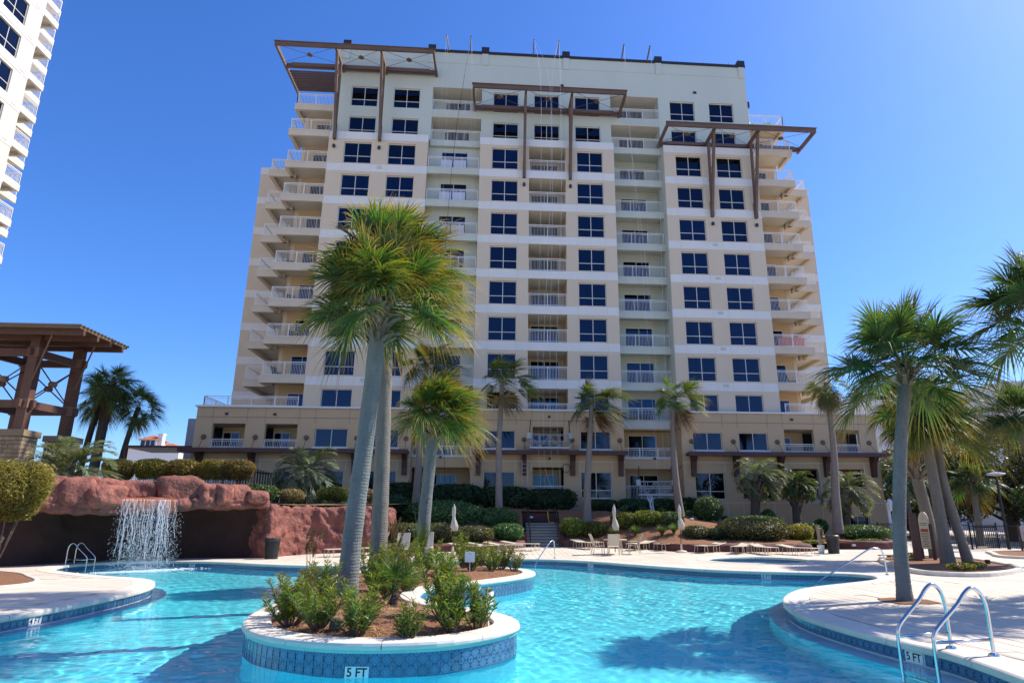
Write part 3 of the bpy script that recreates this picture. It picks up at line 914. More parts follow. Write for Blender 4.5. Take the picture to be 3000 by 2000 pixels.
for px in np.linspace(-3, 21, 11):
    MB().beam((px, MAIN + 0.1, 42.4), (px, MAIN + 0.1, 42.9), 0.02, 0.02).build('lightning_rod', m_metal, hotel)
for (vx, vz) in ((5.4, 39.3), (17.55, 39.25)):
    MB().box(vx - 0.16, vx + 0.16, MAIN - 0.03, MAIN + 0.02, vz - 0.12, vz + 0.12).build('wall_vent', m_cap, hotel)

# ---- stepped corner balconies, left and right
def corner(sign, xb, xa, xbb, xend):
    """xb: bay edge, xa: end of front balconies, xbb: end of rear balconies, xend: end wall"""
    lo, hi = min, max
    side = 'left' if sign < 0 else 'right'
    wallx = xa - sign * 0.45
    # recess wall behind the front balconies and the flank behind the rear ones
    wx0, wx1 = lo(xb, wallx), hi(xb, wallx)
    dz = (xb + sign * 0.15, xb + sign * 1.9); d0, d1 = lo(*dz), hi(*dz)
    holes = [(d0, d1, fz(k) + 0.02, fz(k) + 2.1) for k in range(-3, 6)]
    wallgrid('corner_wall', m_back, wx0, wx1, 9.2, 36.2, 51.2, holes, 0.1)
    MB().box(wx0 + 0.05, wx1 - 0.05, 51.6, 51.65, 9.2, 36).build('room_shade', m_dark, hotel)
    for k in range(-3, 6): window(d0, d1, fz(k) + 0.02, fz(k) + 2.1, 51.2, hotel, rows=(), name='sliding_door', depth=0.04, glass=m_glass)
    MB().box(lo(wallx, wallx - sign * 0.3), hi(wallx, wallx - sign * 0.3), 51.18, 56.5, 9.2, 36.2).build('flank_wall', m_tan, hotel)
    # end wall with its bands
    e0, e1 = lo(wallx - sign * 0.5, xend), hi(wallx - sign * 0.5, xend)
    MB().box(e0, e1, 55.4, 72, 0.0, 33.25).build('end_wall', m_tan, hotel)
    for k in range(-3, 6):
        MB().box(e0 - 0.02, e1 + 0.02, 55.375, 72.02, fz(k) - 0.68, fz(k)).build('white_band', m_band, hotel)
    for k in range(-4, 5):
        if k == -4:
            x0, x1 = lo(xb, xa), hi(xb, xa)
            balcony(x0, x1, MAIN, 52.0, fz(k), m_slab, side, d=((1.5, 0) if sign < 0 else (0, 1.5)))
            continue
        x0, x1 = lo(xb - sign * 0.02, xa), hi(xb - sign * 0.02, xa)
        balcony(x0, x1, BAY, 51.25, fz(k), m_slab, side, d=((2.0, 0) if sign < 0 else (0, 2.0)), railx=((x0 + 0.12, x1 - 0.05) if sign < 0 else (x0 + 0.05, x1 - 0.12)))
        if k >= -2:
            x0, x1 = lo(wallx + sign * 0.02, xbb), hi(wallx + sign * 0.02, xbb)
            balcony(x0, x1, 50.44, 55.38, fz(k), m_slab, side, d=((4.6, 0) if sign < 0 else (0, 4.6)), railx=((x0 + 0.12, x1 - 0.05) if sign < 0 else (x0 + 0.05, x1 - 0.12)))
corner(-1, -14.28, -17.6, -19.35, -22.0)
corner(1, 22.35, 25.65, 27.4, 30.25)
MB().box(22.45, 23.05, 51.0, 60, 36.2, 38.9).build('stair_wall', m_green, hotel)
MB().box(22.42, 23.15, 50.9, 60, 38.9, 39.5).build('stair_cap', m_cap, hotel)
MB().box(PX0, PX1, 60, 72, 9, 42.2).build('rear_block', m_green, hotel)

# ---- brown timber trellises
def trellis(x0, x1, yf, yb, z, struts, zs, hang_left=0.0):
    t = MB().beam((x0, yf, z), (x1, yf, z), 0.16, 0.36).build('trellis', m_brown, hotel)
    MB().box(x0 - 0.1, x1 + 0.1, yf - 0.16, yf + 0.10, z + 0.18, z + 0.22).build('flashing', m_brown, t)
    MB().beam((x0 + 0.05, yb, z), (x1 - 0.05, yb, z), 0.16, 0.42).build('rear_beam', m_brown, t)
    MB().beam((x0 + 0.6, yb - 0.25, z - 0.02), (x1 - 0.6, yb - 0.25, z - 0.02), 0.12, 0.3).build('rear_beam', m_brown, t)
    xs = [x0 + 0.04, *struts, x1 - 0.04]
    for x in xs: MB().beam((x, yf - 0.05, z - 0.02), (x, yb + 0.4, z - 0.02), 0.17, 0.34).build('rafter', m_brown, t)
    for a, b in zip(xs[:-1], xs[1:]):
        ya, y2 = yf + 0.15, yb - 0.45
        MB().tube([(a + 0.1, ya, z), (b - 0.1, y2, z)], 0.018, 5).build('tie_rod', m_brown, t)
        MB().tube([(b - 0.1, ya, z + 0.012), (a + 0.1, y2, z + 0.012)], 0.018, 5).build('tie_rod', m_brown, t)
        MB().lathe([(0.2, -0.05), (0.24, -0.03), (0.24, 0.03), (0.2, 0.05)], ((a + b) / 2, (ya + y2) / 2, z + 0.006), 12).build('tie_boss', m_brown, t)
    for x in struts:
        MB().beam((x, BAY - 0.18, zs), (x, yf + 0.5, z - 0.2), 0.2, 0.22).build('strut', m_brown, t)
        MB().beam((x, BAY - 0.2, zs + 0.4), (x, BAY - 0.45, z - 0.2), 0.2, 0.18).build('strut', m_brown, t)
        MB().box(x - 0.12, x + 0.12, BAY - 0.34, BAY - 0.02, zs - 0.25, zs + 1.2).build('strut_shoe', m_brown, t)
        for q in range(3):
            zz = zs + 2 + q * 1.7; f = (zz - zs) / (z - zs)
            MB().tube([(x, BAY - 0.3, zz), (x, BAY - 0.18 + (yf + 0.5 - BAY + 0.18) * f, zz + 0.5)], 0.025, 5).build('tie_rod', m_brown, t)
        MB().box(x - 0.1, x + 0.1, BAY - 0.22, BAY - 0.03, zs - 1.0, zs - 0.75).build('floodlight', m_cap, t)
    return t
t1 = trellis(-18.7, -5.7, 46.6, 49.3, 39.7, (-13.8, -10.1), 32.6)
for q in range(9): MB().beam((-18.5, 49.9 + q * 0.32, 39.6), (-14.45, 49.9 + q * 0.32, 39.6), 0.05, 0.2).build('roof_slat', m_brown, t1)
MB().beam((-18.66, 49.3, 39.7), (-18.66, 53.0, 39.7), 0.17, 0.34).build('rafter', m_brown, t1)
trellis(-2.33, 10.48, 46.4, 49.35, 36.4, (2.05, 5.95), 29.7)
trellis(13.85, 26.65, 46.4, 49.35, 33.6, (18.0, 21.8), 26.7)

# ---- podium
PSEG = ((-21.5, -6.10), (-1.70, 9.74), (14.15, 29.55))
UPW = [(-13.04, -10.70), (-9.34, -7.02), (-0.75, 1.55), (6.42, 8.72), (15.03, 17.3), (18.63, 20.88)]
LOW = {(-15.65, -14.55): 2.9, (-12.83, -10.76): 2.9, (-9.34, -7.02): 3.3, (-0.75, 1.55): 3.3, (6.42, 8.72): 3.3, (15.03, 17.3): 3.25, (18.63, 20.88): 3.25}
OPEN = [(-20.3, -18.0), (-16.6, -14.3), (2.84, 5.16), (22.2, 24.55), (25.95, 28.2)]
LOPEN = [(2.84, 5.16), (22.25, 24.6), (25.95, 28.2)]
for (x0, x1) in PSEG:
    holes = [(a, b, 6.86, 8.22) for a, b in UPW if x0 < a < x1] + [(a, b, 6.76, 8.5) for a, b in OPEN if x0 < a < x1]
    holes += [(a, b, z, 5.2) for (a, b), z in LOW.items() if x0 < a < x1] + [(a, b, 3.18, 5.52) for a, b in LOPEN if x0 < a < x1]
    if x1 > 25: holes.append((26.4, 28.2, 0.0, 2.1))
    wallgrid('podium_wall', m_pod, x0, x1, -0.3, 9.68, POD, holes, 0.35, left=1.8, right=1.8, top=2.5)
    MB().box(x0 - 0.12, x1 + 0.12, POD - 0.14, POD + 0.4, 9.68, 9.81).build('white_ledge', m_ledgew, hotel)
    MB().box(x0, x1, POD - 0.006, POD, 8.95, 8.975).build('joint_line', m_cap, hotel)
    MB().box(x0, x1, POD - 0.008, POD, 5.93, 5.965).build('joint_line', m_ledgew, hotel)
    ve = sorted({v for a, b in UPW + OPEN if x0 < a < x1 for v in (a - 0.06, b + 0.06)} - set())
    for v in ve:
        MB().box(v - 0.008, v + 0.008, POD - 0.005, POD, 8.55, 9.66).build('joint_line', m_cap, hotel)
        MB().box(v - 0.014, v + 0.014, POD - 0.009, POD, 5.25, 5.93).build('joint_line', m_ledgew, hotel)
        if x1 > 25: MB().box(v - 0.014, v + 0.014, POD - 0.009, POD, 0.0, 3.0).build('joint_line', m_ledgew, hotel)
    if x1 > 25: MB().box(14.2, x1, POD - 0.008, POD, 3.0, 3.035).build('joint_line', m_ledgew, hotel)
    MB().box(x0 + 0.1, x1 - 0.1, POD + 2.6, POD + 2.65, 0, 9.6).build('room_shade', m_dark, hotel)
    MB().box(x0, x1, POD + 0.36, POD + 2.6, 5.6, 5.7).box(x0, x1, POD + 0.36, POD + 2.6, 8.52, 8.6).build('podium_soffit', m_soffit, hotel)
for a, b in UPW:
    f = window(a, b, 6.86, 8.22, POD, hotel, rows=(), curtain=rcurt())
    link('sill', MB().box(-(b - a) / 2 - 0.1, (b - a) / 2 + 0.1, -0.25, -0.14, -0.82, -0.68).mesh('sill', m_ledgew), f)
for (a, b), z in LOW.items(): window(a, b, z, 5.2, POD, hotel, rows=(0.3,) if z > 3 else (), curtain=rcurt())
for a, b in OPEN:
    s = MB().box(a - 0.12, b + 0.12, POD - 0.08, POD + 0.3, 6.66, 6.78).build('opening_sill', m_ledgew, hotel)
    rail(a + 0.03, b - 0.03, POD + 0.12, 6.78, s, 0.62)
    MB().box(a, b, POD + 1.9, POD + 1.95, 6.7, 8.5).build('ochre_back', m_back, hotel)
    window(a + 0.1, a + 1.3, 6.75, 8.1, POD + 1.8, hotel, rows=(), cols=2, name='sliding_door', depth=0.0)
for a, b in LOPEN:
    s = MB().box(a - 0.05, b + 0.05, POD - 0.04, POD + 0.3, 3.10, 3.2).build('opening_sill', m_ledgew, hotel)
    rail(a + 0.03, b - 0.03, POD + 0.1, 3.2, s, 1.0)
    MB().box(a, b, POD + 1.9, POD + 1.95, 3.1, 5.5).build('ochre_back', m_back, hotel)
    window(a + 0.1, b - 0.3, 3.2, 5.1, POD + 1.8, hotel, rows=(), name='sliding_door', depth=0.0, glass=m_glassb)
window(26.4, 28.2, 0.0, 2.1, POD, hotel, rows=(), name='glazed_door')
# recessed columns run down through the podium
for (x0, x1, yy) in ((C3[0], C3[1], 49.4), (C5[0], C5[1], 49.85)):
    holes = [(x0 + 0.9, x0 + 3.2, 6.2, 8.3), (x0 + 0.9, x0 + 3.2, 3.2, 5.2)]
    wallgrid('podium_recess_wall', m_back, x0, x1, -0.2, 9.0, 51.3, holes, 0.1)
    MB().box(x0, x1, 51.7, 51.75, 0, 9).build('room_shade', m_dark, hotel)
    for q in holes: window(*q, 51.3, hotel, rows=(), name='sliding_door', glass=m_glassb, depth=0.05)
    for z in (6.3, 3.2):
        s = MB().box(x0 + 0.01, x1 - 0.01, yy, 51.3, z - 0.25, z).build('balcony', m_pod, hotel)
        MB().box(x0 + 0.01, x1 - 0.01, yy - 0.02, yy + 0.2, z - 0.75, z).build('edge_beam', m_pod, s)
        MB().box(x0 - 0.08, x1 + 0.08, yy - 0.12, yy + 0.2, z, z + 0.1).build('edge_cap', m_ledgew, s)
        rail(x0 + 0.06, x1 - 0.06, yy + 0.05, z + 0.1, s, 0.75 if z > 5 else 1.0)
    MB().box(x0, x1, yy, 51.3, 8.55, 9.0).build('edge_beam', m_pod, hotel)

# dark red brown canopies with brackets, hung from round plates on rods
for (x0, x1, br) in ((-22.0, -6.2, (-20.8, -17.2, -13.6, -10.0, -6.45)), (-1.5, 9.75, (-1.15, 2.2, 5.8, 9.4)), (14.4, 29.85, (14.9, 18.15, 21.6, 25.2, 28.9))):
    c = MB().box(x0, x1, POD - 0.95, POD - 0.02, 6.42, 6.62).build('canopy', m_canopy, hotel)
    MB().box(x0 - 0.05, x1 + 0.05, POD - 1.02, POD - 0.93, 6.36, 6.66).build('fascia', m_canopy, c)
    for b in br:
        poly = [(POD - 0.03, 4.9), (POD - 0.3, 4.9), (POD - 0.34, 5.4), (POD - 0.5, 5.95), (POD - 0.9, 6.4), (POD - 0.03, 6.4)]
        mb = MB(); k = len(poly); w = 0.17
        mb.add([(b - w, y, z) for y, z in poly] + [(b + w, y, z) for y, z in poly], [tuple(range(k)), tuple(reversed(range(k, 2 * k)))] + [(i, k + i, k + (i + 1) % k, (i + 1) % k) for i in range(k)])
        mb.build('bracket', m_canopy, c)
        d = MB().tube([(b, POD - 0.06, 7.52), (b, POD, 7.52)], 0.19, 14).build('wall_plate', m_brown, c)
        MB().tube([(b, POD - 0.05, 7.5), (b + 0.06, POD - 0.8, 6.62)], 0.018, 5).build('tie_rod', m_cap, c)
# terrace railings on the podium roof
for (x0, x1) in ((-21.2, -14.5), (22.6, 29.3)):
    rail(x0, x1, POD + 0.2, 9.81, hotel, 0.75, d=((4, 0) if x0 < 0 else (0, 4)), base=HB)
MB().box(-21.4, -14.3, POD + 0.3, 55.4, 9.5, 9.62).box(22.3, 29.4, POD + 0.3, 55.4, 9.5, 9.62).build('terrace_floor', m_soffit, hotel)
MB().box(-21.4, 29.5, 55, 72, 0, 9.4).build('podium_rear', m_pod, hotel)
# small fittings on the facade
for (x, z) in ((-16, 9.2), (-19.4, 9.2), (4.1, 9.25), (22.9, 9.25), (4.1, 6.15), (-3.9, 6.2), (12, 6.2)):
    MB().box(x - 0.1, x + 0.1, POD - 0.1, POD, z - 0.08, z + 0.08).build('wall_lamp', m_cap, hotel)
for k in range(-2, 5):
    for x in (-9.97, 18.1):
        MB().box(x - 0.22, x + 0.22, BAY - 0.05, BAY, fz(k) - 0.36 if x > 0 else fz(k) - 0.4, fz(k) - 0.12).build('wall_vent', m_slab_g, hotel)
    MB().box(13.0, 13.5, 51.4, 51.5, fz(k) + 2.25, fz(k) + 2.45).build('wall_vent', m_soffit, hotel)
for (a, b, k) in ((-4.95, -3.9, -3), (-3.85, -2.8, -3)): pass

# things standing and hanging on balconies
m_towel = mat('white_towel', (0.55, 0.62, 0.80), 0.9, (0.62, 0.66, 0.80), 6, 1)
m_redt = mat('red_striped_towel', (0.45, 0.06, 0.05), 0.9, (0.55, 0.30, 0.28), 8, 1, stretch=(8, 1, 0.2))
m_turq = mat('turquoise_plastic', (0.10, 0.50, 0.42), 0.5)
m_dkfab = mat('dark_balcony_furniture', (0.03, 0.03, 0.04), 0.7)
def towel(x0, x1, y, z0, z1, m, label, grp=None):
    nn = 10; V = []; F = []
    for q in range(nn + 1):
        x = x0 + (x1 - x0) * q / nn; yy = y + 0.02 * math.sin(q * 1.7)
        V += [(x, yy, z0 + 0.02 * math.sin(q)), (x, yy, z1)]
    for q in range(nn): F.append((2 * q, 2 * q + 2, 2 * q + 3, 2 * q + 1))
    tag(MB().add(V, F).build('towel', m), label, 'towel', grp)
nth = {-2: 'first', -1: 'second', 0: 'third', 1: 'fourth', 2: 'fifth', 3: 'sixth', 4: 'seventh', 5: 'lowest'}
for k in (-2, -1, 0, 3, 5):
    for (a, b, w) in ((-5.0, -4.0, 'left'), (-3.9, -2.85, 'right')):
        towel(a, b, 49.30, fz(k) + 0.12, fz(k) + 0.98, m_towel, f'pale towel, {w} of the pair on the {nth[k]} green balcony below the roof trellis', 'towels on the green balconies')
towel(22.9, 25.1, 49.35, fz(3) + 0.15, fz(3) + 0.95, m_redt, 'red striped towel behind the railing of a right corner balcony', None)
def chair_small(x, y, z, m, label, grp, rz=0.0):
    e = empty('patio_chair', (x, y, z), label, 'chair', grp, rz)
    for sx in (-0.25, 0.25):
        for sy in (-0.25, 0.25): link('leg', MB().box(sx - 0.025, sx + 0.025, sy - 0.025, sy + 0.025, 0, 0.42).mesh('leg', m), e)
    link('seat', MB().box(-0.3, 0.3, -0.3, 0.3, 0.42, 0.47).mesh('seat', m), e)
    mb = MB()
    for q in range(5): mb.beam((-0.24 + q * 0.12, 0.28, 0.47), (-0.26 + q * 0.13, 0.42, 1.0), 0.09, 0.02)
    link('backrest', mb.mesh('backrest', m), e)
chair_small(23.0, 50.4, fz(-4) + 0.02, m_turq, 'turquoise patio chair beside the stair wall on the top right balcony', 'turquoise chairs', 0.4)
chair_small(24.4, 50.3, fz(-4) + 0.02, m_turq, 'turquoise patio chair near the outer corner of the top right balcony', 'turquoise chairs', -0.5)
rank = {0: 'fifth', 1: 'sixth', 2: 'seventh', 3: 'eighth', 4: 'ninth'}
for k, x in ((1, -16.9), (2, -16.3), (3, -15.9), (4, -16.8)):
    chair_small(x, 50.3, fz(k) + 0.02, m_dkfab, f'dark patio chair on the {rank[k]} front balcony from the top at the left corner', 'dark chairs on the left balconies', 0.3 * k)
for k, x in ((0, 24.6), (2, 24.0), (4, 24.2)):
    chair_small(x, 50.3, fz(k) + 0.02, m_dkfab, f'dark patio chair on the {rank[k]} front balcony from the top at the right corner', 'dark chairs on the right balconies', 0.3 * k)
# ------------------------------------------------------------------ neighbours: left tower, far house, far white blocks
m_tower = mat('sunlit_cream_stucco', (0.62, 0.57, 0.49), 0.8, (0.58, 0.53, 0.45), 0.5, 1, 5)
tower = empty('neighbouring_tower', (-37.4, 40, 0), 'cream balconied tower cut off by the left edge of the view', 'building')
TB = wloc(tower)
TX = -37.45
def tz(k): return 42.1 - 3.03 * k       # slab tops
ys = [(20.2, 22.5), (25.2, 27.5), (30.2, 32.5), (35.2, 37.5), (39.2, 41.5), (43.12, 45.42)]
holes = [(a, b, tz(k) + 0.02, tz(k) + 2.07) for k in range(-4, 14) for (a, b) in ys]
def wallgrid_x(name, m, y0, y1, z0, z1, x, holes, th, parent):
    yy = sorted({y0, y1, *[h[0] for h in holes], *[h[1] for h in holes]}); zz = sorted({z0, z1, *[h[2] for h in holes], *[h[3] for h in holes]})
    mb = MB()
    for i in range(len(yy) - 1):
        for j in range(len(zz) - 1):
            cyy, cz = (yy[i] + yy[i + 1]) / 2, (zz[j] + zz[j + 1]) / 2
            if any(h[0] < cyy < h[1] and h[2] < cz < h[3] for h in holes): continue
            mb.add([(x, yy[i], zz[j]), (x, yy[i + 1], zz[j]), (x, yy[i + 1], zz[j + 1]), (x, yy[i], zz[j + 1])], [(0, 1, 2, 3)])
    for (a, b, c, d) in holes:
        for q in ([(x, a, c), (x, a, d), (x - th, a, d), (x - th, a, c)], [(x, b, d), (x, b, c), (x - th, b, c), (x - th, b, d)], [(x, a, d), (x, b, d), (x - th, b, d), (x - th, a, d)], [(x, b, c), (x, a, c), (x - th, a, c), (x - th, b, c)]):
            mb.add(q, [(0, 1, 2, 3)])
    return mb.build(name, m, parent)
wallgrid_x('wall', m_tower, 12, 46.92, -0.2, 56, TX, holes, 0.25, tower)
MB().add([(TX, 46.92, -0.2), (TX - 14, 46.92, -0.2), (TX - 14, 46.92, 56), (TX, 46.92, 56)], [(0, 1, 2, 3)]).build('end_wall', m_tower, tower)
MB().box(TX - 1.3, TX - 1.2, 12.2, 46.7, 0, 55).build('room_shade', m_dark, tower)
for k in range(-3, 9):
    MB().box(TX - 0.1, TX + 0.025, 12, 46.94, tz(k) - 0.7, tz(k) - 0.02).build('white_band', m_band, tower)
    MB().box(TX - 0.02, TX + 0.05, 45.95, 46.45, tz(k) - 0.48, tz(k) - 0.26).build('wall_vent', m_slab_g, tower)
    for (a, b) in ys[3:]:
        w = window(-1.15, 1.15, 0, 2.05, 0, tower, base=(0, 0, 0), depth=0.0, curtain=rcurt() if k % 2 else None)
        w.rotation_euler = (0, 0, R(90)); w.location = Vector((TX - 0.12, (a + b) / 2, tz(k) + 1.045)) - TB
    s = MB().box(TX - 2.6, TX - 0.02, 46.95, 48.62, tz(k) - 0.2, tz(k)).build('balcony', m_tower, tower)
    MB().box(TX - 0.2, TX + 0.03, 46.93, 48.65, tz(k) - 0.5, tz(k) + 0.05).build('edge_beam', m_tower, s)
    MB().box(TX - 2.6, TX - 0.2, 48.42, 48.655, tz(k) - 0.5, tz(k) + 0.05).build('edge_beam', m_tower, s)
    r_ = link('railing', railing_mesh(1.62, 1.05, d=(0, 2.0)), s, Vector((TX - 0.07, 47.8, tz(k) + 0.05)) - TB); r_.rotation_euler = (0, 0, R(90))
    s2 = MB().box(TX - 4, TX - 1.65, 48.9, 50.7, tz(k) - 0.2, tz(k)).build('rear_balcony', m_tower, tower)
    MB().box(TX - 1.85, TX - 1.6, 48.88, 50.7, tz(k) - 0.5, tz(k) + 0.05).build('edge_beam', m_tower, s2)
    r_ = link('railing', railing_mesh(1.75, 1.05), s2, Vector((TX - 1.7, 49.8, tz(k) + 0.05)) - TB); r_.rotation_euler = (0, 0, R(90))
MB().box(TX - 14, TX - 4, 47, 52, -0.2, 56).build('rear_block', m_tower, tower)

m_tile_roof = mat('orange_roof_tile', (0.50, 0.17, 0.07), 0.8, (0.40, 0.13, 0.06), 4, 1)
m_house = mat('white_house_wall', (0.70, 0.70, 0.70), 0.8)
house = empty('distant_house', (-59, 120, 0), 'white house with orange tiled hip roofs far behind the hedge', 'house')
HH = wloc(house)
MB().box(-63, -54.5, 118, 128, -0.1, 13.9).build('wall', m_house, house)
def hip(x0, x1, y0, y1, z, h, inset): return MB().add([(x0, y0, z), (x1, y0, z), (x1, y1, z), (x0, y1, z), (x0 + inset, (y0 + y1) / 2, z + h), (x1 - inset, (y0 + y1) / 2, z + h)], [(0, 1, 5, 4), (1, 2, 5), (2, 3, 4, 5), (3, 0, 4), (3, 2, 1, 0)])
r1 = hip(-63.6, -53.9, 117.4, 128.6, 13.85, 1.5, 4.2).build('roof', m_tile_roof, house)
MB().box(-61.0, -58.3, 117.7, 121, 13.9, 15.3).build('dormer_wall', m_house, house)
for x in (-60.6, -59.75, -58.95): MB().box(x - 0.3, x + 0.3, 117.6, 117.7, 14.2, 15.2).build('window', m_glassb, house)
hip(-61.4, -57.9, 117.2, 121.4, 15.3, 1.0, 1.5).build('roof', m_tile_roof, house)
MB().box(-58.4, -57.6, 118, 119, 13.9, 16.2).box(-58.5, -57.5, 117.9, 119.1, 16.2, 16.45).build('chimney', m_house, house)
m_greyw = mat('pale_grey_wall', (0.42, 0.43, 0.47), 0.85, (0.40, 0.41, 0.45), 1, 1)
tag(MB().box(-25.5, -20, 56, 66, 0, 9.95).build('grey_annex', m_greyw), 'plain pale grey building end standing left of the tower podium', 'building')
m_whiteb = mat('white_far_building', (0.56, 0.57, 0.60), 0.8, (0.52, 0.53, 0.56), 0.4, 1)
fb = empty('white_building', (56, 80, 0), 'white building behind the palms with a chamfered roof corner at far right', 'building')
FBp = [(48.0, 16.9), (49.5, 18.2), (52, 18.2), (52, 0), (48.0, 0)]
def slabpoly(poly, y0, y1, name, m, parent):
    k = len(poly)
    return MB().add([(x, y0, z) for x, z in poly] + [(x, y1, z) for x, z in poly], [tuple(range(k))[::-1], tuple(range(k, 2 * k))] + [(i, (i + 1) % k, k + (i + 1) % k, k + i) for i in range(k)]).build(name, m, parent)
slabpoly(FBp, 80, 95, 'stair_block', m_whiteb, fb)
MB().box(52, 64, 84, 98, 0, 15.5).build('wall', m_whiteb, fb)
slabpoly([(64.0, 0), (64.0, 19.0), (68, 19.8), (90, 19.8), (90, 0)], 80, 96, 'main_block', m_whiteb, fb)
for x in (66, 70, 74, 78):
    for z in (4, 8, 12, 15.5): MB().box(x, x + 1.6, 79.9, 80.05, z, z + 1.7).build('window', m_glass, fb)
# low dark lattice roof seen over the hedge
tag(MB().box(-27, -17, 50, 54, 6.9, 7.05).box(-27, -26.8, 50, 50.2, 2.5, 6.9).box(-17.2, -17, 50, 50.2, 2.5, 6.9).build('garden_shelter', m_canopy), 'low dark roofed shelter seen over the golden hedge', 'shelter')

# ------------------------------------------------------------------ timber tower with a ribbed roof
m_rust = mat('red_brown_timber', (0.085, 0.036, 0.026), 0.6, (0.12, 0.055, 0.04), 2, 1, bump=0.2, bscale=20)
m_roofm = mat('brown_ribbed_metal', (0.13, 0.085, 0.05), 0.5, (0.17, 0.115, 0.07), 1.5, 1)
m_stone = mat('stacked_ledge_stone', (0.34, 0.25, 0.16), 0.9, (0.24, 0.18, 0.12), 7, 1.2, bump=0.5, bscale=18, rnd=0.22)
pt = empty('timber_tower', (-27.5, 39, 2.6), 'brown timber tower with ribbed metal roof and stone footings at left', 'tower')
posts = [(-26.2, 38.0), (-25.6, 40.85), (-29.05, 38.0), (-28.5, 40.9)]
for i, (x, y) in enumerate(posts):
    MB().box(x - 0.25, x + 0.25, y - 0.25, y + 0.25, 6.5, 11.9).build('post', m_rust, pt)
    bs = MB().box(x - 0.6, x + 0.6, y - 0.6, y + 0.6, 2.4, 6.15).build('stone_footing', m_joint, pt)
    MB().box(x - 0.72, x + 0.72, y - 0.72, y + 0.72, 6.15, 6.5).build('footing_cap', m_stone, pt)
    if i < 2:
        for zi in range(16):
            z = 2.5 + zi * 0.228; nn = 3 + zi % 2
            for q in range(nn):
                a, b = -0.62 + 1.24 * q / nn + 0.01, -0.62 + 1.24 * (q + 1) / nn - 0.01
                o = 0.02 * random.random()
                MB().box(x + a, x + b, y - 0.63 - o, y - 0.5, z, z + 0.2).build('stone', m_stone, bs)
                MB().box(x + 0.5, x + 0.63 + o, y + a, y + b, z + 0.004, z + 0.204).build('stone', m_stone, bs)
def ring(z, h):
    for i, j in ((0, 1), (0, 2), (1, 3), (2, 3)):
        a, b = Vector((*posts[i], z)), Vector((*posts[j], z)); d = (b - a).normalized() * 0.5
        MB().beam(a - d, b + d, 0.22, h).build('tie_beam', m_rust, pt)
ring(8.0, 0.42); ring(10.95, 0.42)
m_bolt = mat('rusty_plate', (0.20, 0.11, 0.07), 0.6)
for (x, y) in posts[:3]:
    for z in (8.0, 10.95): MB().box(x - 0.29, x + 0.29, y - 0.29, y + 0.29, z - 0.25, z + 0.28).build('steel_collar', m_bolt, pt)
for i, j in ((0, 1), (0, 2), (1, 3), (2, 3)):
    a, b = posts[i], posts[j]
    MB().tube([(a[0], a[1], 8.2), (b[0], b[1], 10.6)], 0.04, 6).build('tie_rod', m_rust, pt)
    MB().tube([(b[0], b[1], 8.2), (a[0], a[1], 10.6)], 0.04, 6).build('tie_rod', m_rust, pt)
    MB().lathe([(0.18, -0.15), (0.24, 0), (0.18, 0.15)], ((a[0] + b[0]) / 2, (a[1] + b[1]) / 2, 9.4), 10).build('tie_boss', m_bolt, pt)
for (x, y) in posts[:2]:
    MB().tube([(x + 0.2, y - 0.2, 9.3), (x + 1.7, y - 1.5, 11.8)], 0.045, 6).build('roof_brace', m_bolt, pt)
# roof: sheet tilted up towards the viewer with standing ribs
ra, rb, rc, rd = Vector((-33.5, 36.0, 11.9)), Vector((-22.85, 36.0, 11.9)), Vector((-23.2, 41.4, 12.1)), Vector((-33.5, 41.4, 12.1))
rf = MB().add([ra, rb, rc, rd, *(v + Vector((0, 0, 0.12)) for v in (ra, rb, rc, rd))], [(3, 2, 1, 0), (4, 5, 6, 7), (0, 1, 5, 4), (1, 2, 6, 5), (2, 3, 7, 6), (3, 0, 4, 7)]).build('roof', m_roofm, pt)
for q in range(15):
    f = q / 14; a, b = ra.lerp(rd, f), rb.lerp(rc, f)
    MB().beam(a + Vector((-0.05, 0, 0.17)), b + Vector((0.08, 0, 0.17)), 0.1, 0.1).build('roof_rib', m_roofm, rf)
for q in range(4):
    f = 0.1 + q * 0.27; a, b = ra.lerp(rd, f), rb.lerp(rc, f)
    MB().beam(a - Vector((0, 0, 0.15)), b - Vector((0, 0, 0.15)), 0.2, 0.3).build('purlin', m_rust, rf)

# ------------------------------------------------------------------ garden terraces
def yfront(x): return float(np.interp(x, [-8, -5.5, -3.2, -0.8, 1.4, 2.1, 4.2, 6.3, 8.9, 10.6, 12.7, 14.9, 17.7, 19.4, 21.7, 23.5, 24.6, 26], [36.8, 36.9, 36.9, 37.6, 39.4, 40.8, 40.4, 40.0, 38.2, 36.3, 36.2, 36.1, 36.4, 37.6, 37.6, 38.0, 39.4, 44]))
def zback(x): return float(np.interp(x, [-8, 0, 6, 12, 16, 20, 26], [2.7, 2.5, 2.35, 2.1, 1.5, 1.1, 0.35]))
def bed_z(x, y):
    f = yfront(x); t = min(1, max(0, (y - f) / max(0.5, 45.0 - f))); t = t * t * (3 - 2 * t)
    return 0.47 + (zback(x) - 0.47) * t + 0.05 * mnoise.noise(Vector((x * 0.8, y * 0.8, 0)))
def plateau_z(x, y): return 2.45 + 0.035 * max(0, y - 34) + 0.08 * mnoise.noise(Vector((x * 0.5, y * 0.5, 3)))
